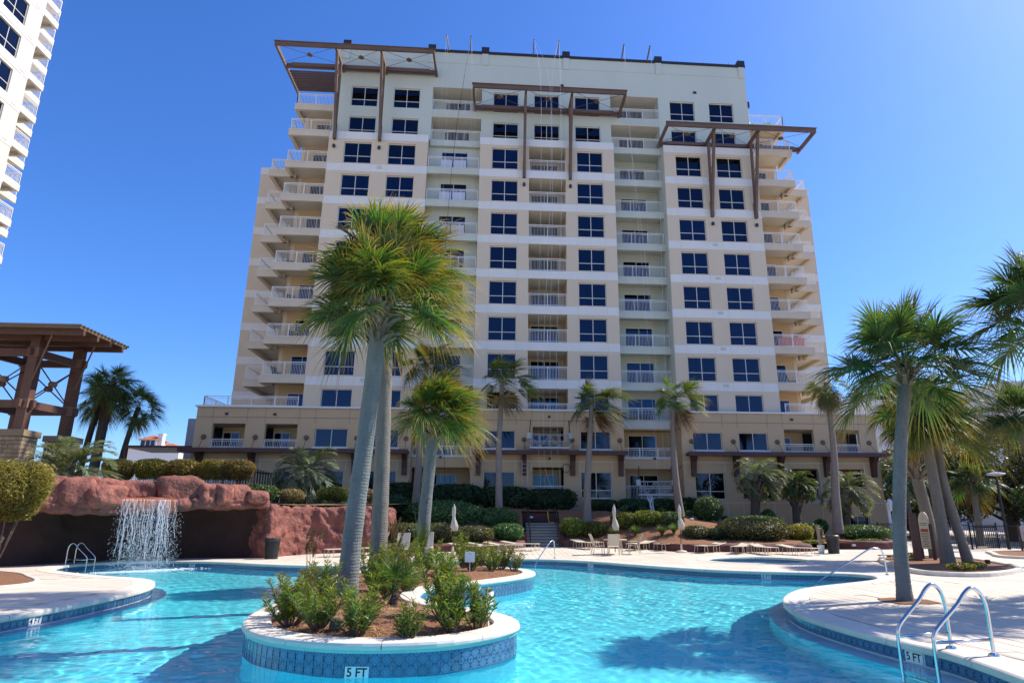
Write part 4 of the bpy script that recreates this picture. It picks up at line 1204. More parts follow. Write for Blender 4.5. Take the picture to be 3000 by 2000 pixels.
def bed(name, m, x0, x1, y0, y1, step, zf, keep, parent=None):
    nx, ny = int((x1 - x0) / step) + 1, int((y1 - y0) / step) + 1
    V = []; F = []
    for j in range(ny):
        for i in range(nx):
            x, y = x0 + i * step, y0 + j * step; V.append((x, y, zf(x, y)))
    for j in range(ny - 1):
        for i in range(nx - 1):
            cx, cyy = x0 + (i + 0.5) * step, y0 + (j + 0.5) * step
            if keep(cx, cyy): F.append((j * nx + i, j * nx + i + 1, (j + 1) * nx + i + 1, (j + 1) * nx + i))
    me = np_mesh(name, V, F, m, smooth=True)
    return tag(link(name, me), kind='structure')
bed('garden_terrain', m_mulch, -8, 26.5, 36, 48.6, 0.3, bed_z, lambda x, y: y > yfront(x) + 0.12 and not (2.0 < x < 4.2 and y < 44.3))
PLAT = [(-30, 24), (-21.2, 25), (-19.5, 27), (-18.6, 29.5), (-17.2, 32.0), (-14.3, 33.5), (-11, 33.5), (-10.2, 35.0), (-9.3, 36.2), (-7.8, 37.0), (-6.0, 38.2), (-5.2, 41), (-5.0, 48.4), (-30, 48.4)]
m_drygrass = mat('dry_grass_ground', srgb(128, 116, 66), 0.95, srgb(96, 84, 52), 5, 1.2, 8, bump=0.8, bscale=40, bdist=0.03)
bed('upper_garden_terrain', m_drygrass, -30, -4.6, 24, 48.6, 0.35, plateau_z, lambda x, y: inside(np.array(PLAT), x, y))
# mulch bed with the golden bush, in front of the grotto on the left
LB = spline([(-20, 19.0), (-14.6, 18.0), (-12.9, 18.7), (-12.5, 19.6), (-13.0, 20.8), (-14.2, 22.3), (-16, 24.2), (-20, 26)], 5)
tag(link('mulch_bed', fill([LB], 0.03, 'mulch_bed', m_mulch)), kind='structure')
def kerb(P, name, label, w=0.14, h=0.1, m=None, z=0.0, closed=True, parent=None):
    N = normals2(P, closed); mb = MB(); mb.add(*sweep([(-w / 2, 0), (-w / 2, h * 0.8), (-w / 3, h), (w / 3, h), (w / 2, h * 0.8), (w / 2, 0)], P, N, z, closed))
    o = mb.build(name, m or m_coping); 
    return tag(o, label, 'kerb')
kerb(resample(LB, 0.4), 'bed_kerb', 'pale curb edging round the mulch bed under the golden bush at left', 0.12, 0.06)
GB = spline([(14.0, 21.6), (14.2, 20.6), (15.2, 20.3), (16.4, 20.9), (17.8, 22.0), (19.0, 23.6), (20.3, 26.5), (20.9, 29.0), (20.0, 30.8), (18.4, 30.6), (16.6, 28), (14.8, 24)], 6)
kerb(resample(GB, 0.4), 'bed_kerb', 'pale curb edging round the mulch bed of the three palms at right', 0.2, 0.14)
tag(link('palm_bed', fill([GB], 0.07, 'palm_bed', m_mulch)), kind='structure')
FB2 = spline([(24.4, 29.8), (26.1, 33.7), (28.4, 36.4), (34, 37), (44, 37), (44, 29), (30, 27)], 6)
kerb(resample(FB2, 0.6), 'bed_kerb', 'pale curb edging the mulch bed beside the black fence at far right', 0.25, 0.12)
tag(link('mulch_bed', fill([FB2], 0.08, 'far_mulch_bed', m_mulch)), kind='structure')
tag(link('mulch_bed', fill([[(8.35, 14.3), (8.45, 13.8), (9.0, 13.72), (9.42, 13.86), (9.5, 14.5), (9.0, 14.95), (8.55, 14.8)]], 0.016, 'tree_pit', m_mulch)), kind='structure')

# ------------------------------------------------------------------ red rock work
m_rock = mat('red_brown_rockwork', (0.27, 0.088, 0.060), 0.8, (0.135, 0.048, 0.038), 1.6, 1.0, 10, bump=0.9, bscale=7, bdist=0.08)
m_rockd = mat('boulder_rockwork', (0.30, 0.098, 0.064), 0.8, (0.155, 0.054, 0.042), 1.9, 1.0, 10, bump=0.9, bscale=8, bdist=0.07, rnd=0.12)
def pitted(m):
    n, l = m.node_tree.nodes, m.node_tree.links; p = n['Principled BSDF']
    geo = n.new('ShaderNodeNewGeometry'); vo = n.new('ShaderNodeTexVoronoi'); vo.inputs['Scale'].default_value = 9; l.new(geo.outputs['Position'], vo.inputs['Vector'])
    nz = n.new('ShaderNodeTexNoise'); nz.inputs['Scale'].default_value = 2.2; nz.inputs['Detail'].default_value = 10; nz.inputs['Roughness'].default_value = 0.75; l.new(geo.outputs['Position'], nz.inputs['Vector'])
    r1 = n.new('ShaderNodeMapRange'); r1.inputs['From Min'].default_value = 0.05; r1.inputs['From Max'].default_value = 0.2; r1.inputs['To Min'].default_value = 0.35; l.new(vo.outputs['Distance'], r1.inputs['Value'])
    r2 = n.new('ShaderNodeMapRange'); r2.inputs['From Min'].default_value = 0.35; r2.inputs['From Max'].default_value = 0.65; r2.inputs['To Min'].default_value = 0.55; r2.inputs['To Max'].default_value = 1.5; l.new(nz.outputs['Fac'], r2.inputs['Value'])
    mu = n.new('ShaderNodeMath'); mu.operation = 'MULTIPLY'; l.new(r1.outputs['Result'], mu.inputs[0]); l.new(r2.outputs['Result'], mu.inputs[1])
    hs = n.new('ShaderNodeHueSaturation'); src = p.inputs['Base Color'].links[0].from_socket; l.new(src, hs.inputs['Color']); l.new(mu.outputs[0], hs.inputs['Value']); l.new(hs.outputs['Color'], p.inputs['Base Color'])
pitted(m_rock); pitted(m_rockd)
m_cave = mat('shade_toned_cave_wall', (0.040, 0.018, 0.015), 0.85, (0.065, 0.028, 0.022), 0.7, 1.2, 6, bump=0.5, bscale=5, bdist=0.05)  # rock colour darkened inside the cave to stand in for its shade
m_rust_stain = mat('rust_stained_spillway', (0.34, 0.10, 0.025), 0.5, (0.22, 0.07, 0.03), 3, 1, stretch=(3, 3, 0.4), bump=0.4, bscale=6)
m_redwall = mat('dark_red_render', (0.125, 0.036, 0.030), 0.75, (0.085, 0.026, 0.024), 1.2, 1.2, 6, bump=0.5, bscale=6, bdist=0.04)
grotto = empty('rock_grotto', (-14.5, 31, 0), 'red artificial rock cave with overhanging ledge and waterfall', 'rock formation')
Fp = spline([(-22, 20.5), (-18.5, 25.5), (-17.2, 27.0), (-15.3, 28.65), (-13.7, 29.97), (-12.7, 30.9), (-11.2, 32.1), (-10.5, 32.75)], 20, False)
Wp = spline([(-23, 24), (-20.2, 26.3), (-18.4, 28.4), (-17.6, 30.6), (-16.2, 32.6), (-14.0, 33.5), (-12.0, 33.6), (-10.55, 33.2)], 20, False)
NS = 150
Fs = resample(Fp, np.sum(np.linalg.norm(np.diff(Fp, axis=0), axis=1)) / NS, False)[:NS]; Ws = resample(Wp, np.sum(np.linalg.norm(np.diff(Wp, axis=0), axis=1)) / NS, False)[:NS]
Fn = normals2(Fs, False)
Fn = np.where((np.sum(Fn * np.array([0.7, -0.7]), axis=1) > 0)[:, None], Fn, -Fn)      # towards the pool
def lip(s): return float(np.interp(s, [0, 0.3, 0.42, 0.50, 0.62, 0.72, 0.86, 1.0], [2.2, 2.25, 2.05, 1.95, 1.95, 2.05, 2.25, 2.22]))
rows = []
for q in range(NS):
    s = q / (NS - 1); f, w, n = Fs[q], Ws[q], Fn[q]; zb = lip(s)
    back = f - n * 2.6
    prof = [(*(f - n * 2.8), 2.58), (*(f - n * 1.6), 2.62), (*(f - n * 0.5), 2.63), (*(f - n * 0.12), 2.60), (*(f - n * 0.02), 2.5), (*(f + n * 0.04), 2.32), (*(f + n * 0.0), zb + 0.12), (*(f - n * 0.1), zb + 0.02),
            (*(f - n * 0.3), zb)]
    for t in (0.3, 0.5, 0.7, 0.85, 0.95): prof.append((*(f - n * 0.3 + (w - f + n * 0.3) * t), zb + 0.25 * math.sin(t * math.pi)))
    for z in (1.9, 1.5, 1.1, 0.7, 0.3, -0.05): prof.append((w[0], w[1], z))
    rows.append(prof)
def loft(rows, name, m, parent, amp=0.07, freq=1.3, fine=3):
    A = np.array(rows); nr, npf = A.shape[:2]
    # refine across
    B = []
    for j in range(npf - 1):
        for t in range(fine): B.append(A[:, j] * (1 - t / fine) + A[:, j + 1] * (t / fine))
    B.append(A[:, -1]); B = np.stack(B, 1); npf = B.shape[1]
    du = np.gradient(B, axis=0); dv = np.gradient(B, axis=1); N = np.cross(du, dv); N /= np.maximum(np.linalg.norm(N, axis=2, keepdims=True), 1e-6)
    D = np.zeros(B.shape[:2])
    for i in range(nr):
        for j in range(npf):
            p = Vector(B[i, j]) * freq
            D[i, j] = amp * (mnoise.noise(p) + 0.6 * mnoise.noise(p * 2.3) + 0.45 * abs(mnoise.noise(p * 4.7)) - 0.5 * max(0, 0.3 - abs(mnoise.noise(p * 1.4 + Vector((9, 4, 2))))))
    V = (B + N * D[:, :, None]).reshape(-1, 3) - np.array(wloc(parent))
    F = [(i * npf + j, (i + 1) * npf + j, (i + 1) * npf + j + 1, i * npf + j + 1) for i in range(nr - 1) for j in range(npf - 1)]
    return link(name, np_mesh(name, V, F, m, smooth=True), parent)
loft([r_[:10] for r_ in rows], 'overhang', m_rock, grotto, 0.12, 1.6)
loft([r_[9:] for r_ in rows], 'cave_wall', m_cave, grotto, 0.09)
# right-hand pillar, then the tall lumpy wall running back
RW = resample(spline([(-11.6, 33.6), (-10.9, 33.05), (-10.5, 33.0), (-10.35, 33.6), (-10.35, 34.4), (-9.7, 35.5), (-8.6, 36.2), (-7.2, 36.75), (-6.1, 37.3), (-5.6, 38.4), (-5.7, 40)], 8, False), 0.09, False)
RN = normals2(RW, False); RN = np.where((np.sum(RN * np.array([0.5, -0.8]), axis=1) > 0)[:, None], RN, -RN)
rows = []
for p, n in zip(RW, RN):
    h = 2.42 + 0.05 * mnoise.noise(Vector((p[0], p[1], 0)))
    rows.append([(*(p - n * 1.1), h - 0.1), (*(p - n * 0.45), h + 0.02), (*(p - n * 0.15), h), (*(p - n * 0.03), h - 0.12), *[(*(p + n * 0.03 * (2.3 - z)), z) for z in np.linspace(h - 0.3, -0.05, 12)]])
loft(rows, 'lumpy_wall', m_rock, grotto, 0.15, 2.1, 2)
# boulders along the top
def boulder(cx, cyy, cz, sx, sy, sz, seed, parent, m=None, name='boulder', rz=0.0, sq=0.45):
    bm = bmesh.new(); bmesh.ops.create_icosphere(bm, subdivisions=4, radius=1.0)
    rnd = random.Random(seed); off = Vector((rnd.uniform(-50, 50), rnd.uniform(-50, 50), rnd.uniform(-50, 50)))
    for v in bm.verts:
        d = v.co.copy()
        k = (abs(d.x) ** (2 / sq) + abs(d.y) ** (2 / sq) + abs(d.z) ** (2 / sq)) ** (-sq / 2)
        p = d * k
        p *= 1 + 0.16 * mnoise.noise(p * 1.2 + off) + 0.07 * mnoise.noise(p * 2.9 + off) - 0.07 * max(0, 0.25 - abs(mnoise.noise(p * 1.7 - off))) + 0.05 * abs(mnoise.noise(p * 6 + off)) + 0.02 * mnoise.noise(p * 15 + off)
        v.co = Vector((p.x * sx, p.y * sy, p.z * sz))
    me = bpy.data.meshes.new(name); bm.to_mesh(me); bm.free(); me.materials.append(m or m_rockd)
    me.polygons.foreach_set('use_smooth', [True] * len(me.polygons))
    return link(name, me, parent, Vector((cx, cyy, cz)) - (wloc(parent) if parent else Vector((0, 0, 0))), (0, 0, rz))
def onF(xapp, back=0.5):
    r = xapp / 31.5; y = 41.59 / (1 - 0.848 * r); x = r * y
    n = Vector((0.647, -0.762)); return x - n.x * back, y - n.y * back
for i, (xa, zt, w, hh, back) in enumerate([(-19.7, 3.44, 0.62, 0.5, 0.55), (-18.75, 3.42, 0.66, 0.46, 0.55), (-17.5, 3.12, 0.7, 0.36, 0.45), (-17.35, 3.4, 0.6, 0.3, 1.1), (-18.2, 3.5, 0.55, 0.14, 1.2),
                                      (-15.75, 3.3, 0.8, 0.42, 1.3), (-14.05, 3.5, 0.95, 0.56, 0.7), (-13.05, 3.2, 0.38, 0.34, 0.5), (-12.35, 3.18, 0.44, 0.36, 0.5), (-11.55, 3.16, 0.5, 0.36, 0.5), (-10.75, 2.92, 0.52, 0.2, 0.4),
                                      (-20.7, 3.3, 0.6, 0.5, 0.6), (-16.9, 3.3, 0.5, 0.34, 1.3), (-13.9, 3.1, 0.6, 0.4, 1.6), (-12.0, 3.05, 0.6, 0.4, 1.4)]):
    x, y = onF(xa, back); zt = 1.65 + (zt - 1.65) * y / 31.5
    boulder(x, y, zt - hh, w, 0.55 + 0.1 * (i % 3), hh + 0.12, 31 + i, grotto, rz=0.7 + 0.2 * math.sin(i))
for i, (xa, z, w, hh) in enumerate([(-18.0, 2.42, 0.5, 0.26), (-17.2, 2.25, 0.62, 0.34), (-13.1, 2.45, 0.55, 0.24), (-12.0, 2.5, 0.7, 0.2)]):
    x, y = onF(xa, 0.22); boulder(x, y, z, w, 0.33, hh, 77 + i, grotto, m_rock, rz=0.7)
# spillway lip and its trough
xa, ya = onF(-16.75, -0.06); xb, yb = onF(-14.35, -0.06)
a3, b3 = Vector((xa, ya, 0)), Vector((xb, yb, 0)); nn = Vector((0.647, -0.762, 0)); rows = []
for q in range(40):
    p = a3.lerp(b3, q / 39); ed = 0.05 * math.sin(q * 0.9)
    rows.append([tuple(p - nn * 1.0 + Vector((0, 0, 2.60))), tuple(p - nn * 0.25 + Vector((0, 0, 2.62))), tuple(p + nn * 0.03 + Vector((0, 0, 2.56))), tuple(p + nn * 0.06 + Vector((0, 0, 2.3))), tuple(p + nn * 0.0 + Vector((0, 0, 1.98 + ed))), tuple(p - nn * 0.25 + Vector((0, 0, 1.95 + ed)))])
loft(rows, 'spillway', m_rust_stain, grotto, 0.02, 3, 3)

# waterfall: strands and drops
m_spray = bpy.data.materials.new('falling_water'); m_spray.use_nodes = True
sn = m_spray.node_tree.nodes; sp_ = sn['Principled BSDF']
sp_.inputs['Base Color'].default_value = (0.86, 0.9, 0.95, 1); sp_.inputs['Roughness'].default_value = 0.15; sp_.inputs['IOR'].default_value = 1.33; sp_.inputs['Transmission Weight'].default_value = 0.35
wf = empty('waterfall', (-14.6, 29.2, WATER_Z), 'white waterfall dropping from the red rock ledge into the pool', 'waterfall')
mb = MB(); rw = random.Random(5)
for q in range(64):
    f = min(1, max(0, rw.choice((0.12, 0.3, 0.36, 0.55, 0.72, 0.78, 0.9)) + rw.gauss(0, 0.07))); p = a3.lerp(b3, f) + nn * (0.1 + 0.12 * rw.random())
    z = 2.55; pts = []; rs = []; wob = rw.uniform(-0.15, 0.15); end = rw.uniform(-0.25, 1.6)
    th = rw.uniform(0.004, 0.010) * (1.5 if abs(f - 0.35) < 0.08 or abs(f - 0.72) < 0.08 else 1)
    while z > end:
        t = (2.55 - z) / 2.8
        pts.append(p + nn * (0.4 * t) + Vector((wob * t + 0.03 * math.sin(z * 7 + q), 0.02 * math.cos(z * 9 + q), z)))
        rs.append(th * (0.55 + 0.9 * abs(mnoise.noise(Vector((q * 3.1, 0, z * 5))))))
        z -= 0.09
    if len(pts) > 2: mb.tube(pts, rs, 5)
mb.build('strands', m_spray, wf, smooth=True)
V = []; F = []
for q in range(5200):
    f = rw.gauss(0.5, 0.3); t = rw.random() ** 0.7
    if f < -0.12 or f > 1.12: continue
    p = a3.lerp(b3, f) + nn * (0.15 + 0.45 * t + rw.gauss(0, 0.1)) + Vector((rw.gauss(0, 0.06), 0, 2.45 - 2.75 * t))
    if p.z < WATER_Z: p.z = WATER_Z + rw.random() * 0.35
    r = rw.uniform(0.004, 0.012); el = 1 + 2.5 * rw.random(); k = len(V)
    V += [p + Vector((r, 0, 0)), p + Vector((-r, 0, 0)), p + Vector((0, r, 0)), p + Vector((0, -r, 0)), p + Vector((0, 0, r * el)), p + Vector((0, 0, -r * el))]
    F += [(k, k + 2, k + 4), (k + 2, k + 1, k + 4), (k + 1, k + 3, k + 4), (k + 3, k, k + 4), (k + 2, k, k + 5), (k + 1, k + 2, k + 5), (k + 3, k + 1, k + 5), (k, k + 3, k + 5)]
tag(MB().add(V, F).build('spray_drops', m_spray, wf), kind='stuff')
# foam where it lands
mb = MB(); cfo = (a3 + b3) / 2 + nn * 0.55; dirf = (b3 - a3).normalized()
V = []; F = []
for q in range(900):
    f = rw.gauss(0, 0.95); d = rw.gauss(0, 0.22); p = cfo + dirf * f + nn * d
    r = rw.uniform(0.01, 0.05); k = len(V); z = WATER_Z + 0.004 + rw.random() * 0.02
    V += [(p.x + r, p.y, z), (p.x, p.y + r, z), (p.x - r, p.y, z), (p.x, p.y - r, z), (p.x, p.y, z + r * 0.6)]
    F += [(k, k + 1, k + 4), (k + 1, k + 2, k + 4), (k + 2, k + 3, k + 4), (k + 3, k, k + 4)]
tag(MB().add(V, F).build('foam', m_spray, wf), kind='stuff')

# low dark red planter walls
def redwall(pts, h, label, z0=0.0, w=0.35, top=None, amp=0.035):
    P = resample(spline(pts, 8, False), 0.12, False); N = normals2(P, False)
    N = np.where((N[:, 1] < 0)[:, None], N, -N)
    rows = []
    for p, n in zip(P, N):
        zb = apron_z(p[1]) + z0 - 0.03; ht = zb + (h if top is None else top(p[0]))
        rows.append([(*(p - n * w), zb), (*(p - n * w), ht - 0.05), (*(p - n * w * 0.8), ht), (*(p - n * 0.08), ht), (*(p + n * 0.0), ht - 0.07), *[(*(p + n * 0.02), z) for z in np.linspace(ht - 0.15, zb, 4)]])
    e = empty('planter_wall', (float(P[0][0]), float(P[0][1]), 0), label, 'wall')
    loft(rows, 'wall_body', m_redwall, e, amp, 2.5, 1)
    return e
redwall([(-5.9, 37.3), (-5.3, 36.95), (-3.2, 36.9), (-0.8, 37.6), (1.4, 39.4), (2.0, 40.5)], 0.42, 'low dark red planter wall left of the steps, below the clipped shrubs')
redwall([(4.25, 41.3), (4.25, 40.6), (4.6, 40.35), (6.3, 40.0), (8.9, 38.2), (10.6, 36.3), (12.7, 36.2), (14.9, 36.1), (17.0, 36.2), (17.7, 36.5), (18.0, 37.3)], 0.43, 'low dark red planter wall behind the row of flat loungers')
redwall([(19.2, 40.5), (19.6, 38.9), (20.4, 38.2), (21.7, 37.7), (23.0, 37.75), (23.8, 38.3), (24.2, 39.3), (24.3, 41)], 0.5, 'curved red planter wall end beside the right trash bin')
redwall([(0.4, 44.9), (2, 44.7), (4, 44.6), (8, 44.4), (12, 44.0), (15, 43.6)], 0.8, 'upper dark red retaining wall behind the concrete steps', 1.2, 0.4, lambda x: float(np.interp(x, [0, 4, 9, 15], [0.85, 0.8, 0.55, 0.05])))
m_lampg = mat('frosted_wall_light', (0.6, 0.62, 0.66), 0.3)
for (x, y, z, lb) in ((2.55, 44.42, 1.95, 'small pale wall light set in the red wall above the steps'), (20.9, 37.98, 0.35, 'small pale wall light in the curved red wall near the bin'), (24.26, 38.6, 0.4, 'small square light on the rounded end of the red wall')):
    tag(MB().box(x - 0.1, x + 0.1, y - 0.12, y + 0.06, z - 0.06, z + 0.06).build('wall_light', m_lampg), lb, 'light')

# concrete steps with side walls and black rails
m_step = mat('grey_concrete_step', (0.20, 0.185, 0.165), 0.85, (0.14, 0.13, 0.115), 2, 1.2, bump=0.2, bscale=30)
m_nose = mat('pale_step_nosing', (0.62, 0.57, 0.46), 0.8)
steps = empty('garden_steps', (3.1, 40.8, 0.2), 'grey concrete steps with black handrails climbing between the shrubs', 'steps')
for i in range(8):
    z = 0.2 + 0.17 * i; y = 40.8 + 0.33 * i
    s = MB().box(2.1, 4.12, y, 44.5, z - 0.05 if i == 0 else z, z + 0.15).build('step', m_step, steps)
    MB().box(2.1, 4.12, y - 0.02, y + 0.33, z + 0.152, z + 0.17).build('nosing', m_nose, s)
MB().box(1.8, 2.09, 40.75, 44.3, 0.1, 1.0).build('side_wall', m_redwall, steps)
mb = MB(); mb.add([(4.13, 40.6, 0.1), (4.4, 40.6, 0.1), (4.4, 43.6, 0.1), (4.13, 43.6, 0.1), (4.13, 40.6, 0.55), (4.4, 40.6, 0.55), (4.4, 43.6, 1.75), (4.13, 43.6, 1.75)], [(0, 3, 2, 1), (4, 5, 6, 7), (0, 1, 5, 4), (1, 2, 6, 5), (2, 3, 7, 6), (3, 0, 4, 7)])
mb.build('side_wall', m_redwall, steps)
m_iron = mat('black_iron', (0.012, 0.012, 0.013), 0.45)
for x in (2.28, 4.02):
    MB().tube([(x, 40.6, 0.2), (x, 40.6, 1.15), (x, 40.7, 1.22), (x, 43.3, 2.55), (x, 43.9, 2.55), (x, 43.9, 1.6)], 0.03, 6).build('handrail', m_iron, steps)
    for y, z0, z1 in ((41.6, 0.6, 1.68), (42.8, 1.2, 2.29)): MB().tube([(x, y, z0), (x, y, z1)], 0.022, 6).build('baluster', m_iron, steps)
# ------------------------------------------------------------------ palms
m_sabal = leaf_mat('cabbage_palm_leaf', [(0.035, 0.084, 0.025), (0.070, 0.137, 0.031), (0.140, 0.196, 0.036)], 0.42, (0.40, 0.26, 0.05))
m_sabal_g = leaf_mat('green_palm_leaf', [(0.030, 0.081, 0.032), (0.054, 0.121, 0.038), (0.095, 0.155, 0.041)], 0.40, (0.20, 0.17, 0.06))
m_wash = leaf_mat('fan_palm_leaf', [(0.045, 0.093, 0.027), (0.083, 0.147, 0.036), (0.128, 0.180, 0.045)], 0.40, (0.26, 0.21, 0.08))
m_deadf = leaf_mat('dry_palm_leaf', [(0.16, 0.10, 0.045), (0.24, 0.16, 0.07)], 0.25, (0.30, 0.21, 0.10))
m_pindo = leaf_mat('grey_green_feather_leaf', [(0.083, 0.120, 0.068), (0.143, 0.188, 0.112), (0.255, 0.300, 0.195)], 0.32, (0.22, 0.23, 0.15))
m_stalk = mat('palm_leaf_stalk', (0.10, 0.125, 0.045), 0.6)
m_boot = mat('dry_leaf_base', (0.20, 0.175, 0.135), 0.9, (0.115, 0.09, 0.062), 5, 1.1, bump=0.4, bscale=30, rnd=0.25)
def bark(name, c1, c2, ring=14.0, st=0.5):
    m = mat(name, c1, 0.9, c2, 5.0, 1.2, 8, bump=0.001, stretch=(1.5, 1.5, 0.35))
    n, l = m.node_tree.nodes, m.node_tree.links
    b = [x for x in n if x.type == 'BUMP'][0]; b.inputs['Strength'].default_value = st; b.inputs['Distance'].default_value = 0.03
    geo = n.new('ShaderNodeNewGeometry'); mp = n.new('ShaderNodeMapping'); mp.inputs['Scale'].default_value = (0.6, 0.6, 1)
    l.new(geo.outputs['Position'], mp.inputs['Vector'])
    w = n.new('ShaderNodeTexWave'); w.wave_type = 'BANDS'; w.bands_direction = 'Z'; w.inputs['Scale'].default_value = ring; w.inputs['Distortion'].default_value = 4.0; w.inputs['Detail'].default_value = 3; w.inputs['Detail Scale'].default_value = 2
    l.new(mp.outputs['Vector'], w.inputs['Vector'])
    nb = [x for x in n if x.type == 'TEX_NOISE'][-1]
    ad = n.new('ShaderNodeMath'); ad.operation = 'MULTIPLY_ADD'; ad.inputs[1].default_value = 0.4
    l.new(w.outputs['Fac'], ad.inputs[0]); l.new(nb.outputs['Fac'], ad.inputs[2]); l.new(ad.outputs[0], b.inputs['Height'])
    return m
m_bark1 = bark('grey_green_palm_bark', (0.115, 0.125, 0.115), (0.20, 0.215, 0.20), 5)
m_bark2 = bark('grey_brown_palm_bark', (0.125, 0.110, 0.090), (0.215, 0.19, 0.155), 6)
m_bark3 = bark('pale_smooth_palm_bark', (0.24, 0.205, 0.175), (0.165, 0.135, 0.11), 3, 0.25)
m_bark4 = bark('dark_stubby_palm_bark', (0.055, 0.045, 0.036), (0.11, 0.09, 0.07), 5, 0.8)

def nrm(a): return a / np.maximum(np.linalg.norm(a, axis=-1, keepdims=True), 1e-9)
Z = np.array([0, 0, 1.0])
def fan(az, el, pet, blade, droop, wind, rg, nseg=54, spread=R(255), wid=0.62, cup=0.3):
    """one fan leaf: bent stalk and a folded ring of narrow, drooping segments"""
    d0 = np.array([math.cos(el) * math.cos(az), math.cos(el) * math.sin(az), math.sin(el)])
    s = np.linspace(0, 1, 5)[:, None]
    path = d0 * pet * s - Z * (droop * 0.32 * pet * s ** 2) + wind * (0.28 * pet * s ** 2)
    T = nrm(path[-1] - path[-2]); B = np.cross(T, Z)
    if np.linalg.norm(B) < 0.05: B = np.array([-math.sin(az), math.cos(az), 0.0])
    B = nrm(B); Nn = np.cross(B, T)
    roll = rg.normal(0, 0.35); B, Nn = B * math.cos(roll) + Nn * math.sin(roll), Nn * math.cos(roll) - B * math.sin(roll)
    # stalk ribbon (three-sided)
    hw = np.array([0.03, 0.022, 0.018, 0.016, 0.014])[:, None] * (pet / 0.9) ** 0.5
    V = [path - B * hw, path + B * hw, path - Nn * hw * 0.9]; V = np.stack(V, 1).reshape(-1, 3); F = []
    for i in range(4):
        for a, b in ((0, 1), (1, 2), (2, 0)): F.append((i * 3 + a, i * 3 + b, (i + 1) * 3 + b, (i + 1) * 3 + a))
    F = np.array(F); nst = len(V)
    a = np.linspace(-spread / 2, spread / 2, nseg) + rg.normal(0, 0.015, nseg)
    k = np.abs(a) / (spread / 2)
    costa = path[-1] + T * (0.33 * blade * (1 - k)[:, None]) - Z * (0.10 * blade * droop * ((1 - k) ** 2)[:, None])
    D = nrm(np.cos(a)[:, None] * T + np.sin(a)[:, None] * B + Nn * (cup * np.abs(np.sin(a)) + 0.05 * rg.normal(0, 1, nseg))[:, None])
    L = blade * (0.62 + 0.38 * np.cos(a * 0.55)) * rg.uniform(0.85, 1.08, nseg)
    t = np.array([0.0, 0.22, 0.48, 0.75, 1.0]); wp = np.array([0.45, 1.0, 0.85, 0.42, 0.03])
    sag = droop * rg.uniform(0.55, 1.35, nseg)
    P = costa[:, None, :] + D[:, None, :] * (L[:, None] * t)[:, :, None] - Z * (sag[:, None] * L[:, None] * 0.62 * t ** 2.6)[:, :, None] + wind * (L[:, None] * 0.5 * t ** 1.8 * rg.uniform(0.6, 1.3, nseg)[:, None])[:, :, None]
    W = nrm(np.cross(D, Nn)) + Nn * rg.normal(0, 0.35, nseg)[:, None]; W = nrm(W)
    wmax = 0.032 * blade * wid
    off = W[:, None, :] * (wp * wmax)[None, :, None]
    V2 = np.stack([P - off, P + off], 2).reshape(-1, 3)
    base = np.arange(nseg)[:, None] * 10 + np.arange(4)[None, :] * 2
    F2 = np.stack([base, base + 1, base + 3, base + 2], -1).reshape(-1, 4) + nst
    tt = np.concatenate([np.zeros(nst), np.repeat(np.tile(t, nseg), 2)])
    vv = np.concatenate([np.full(nst, 0.5), np.repeat(np.clip(rg.normal(0.45, 0.28, nseg), 0, 1), 10)])
    return np.vstack([V, V2]), np.vstack([F, F2]), tt, vv

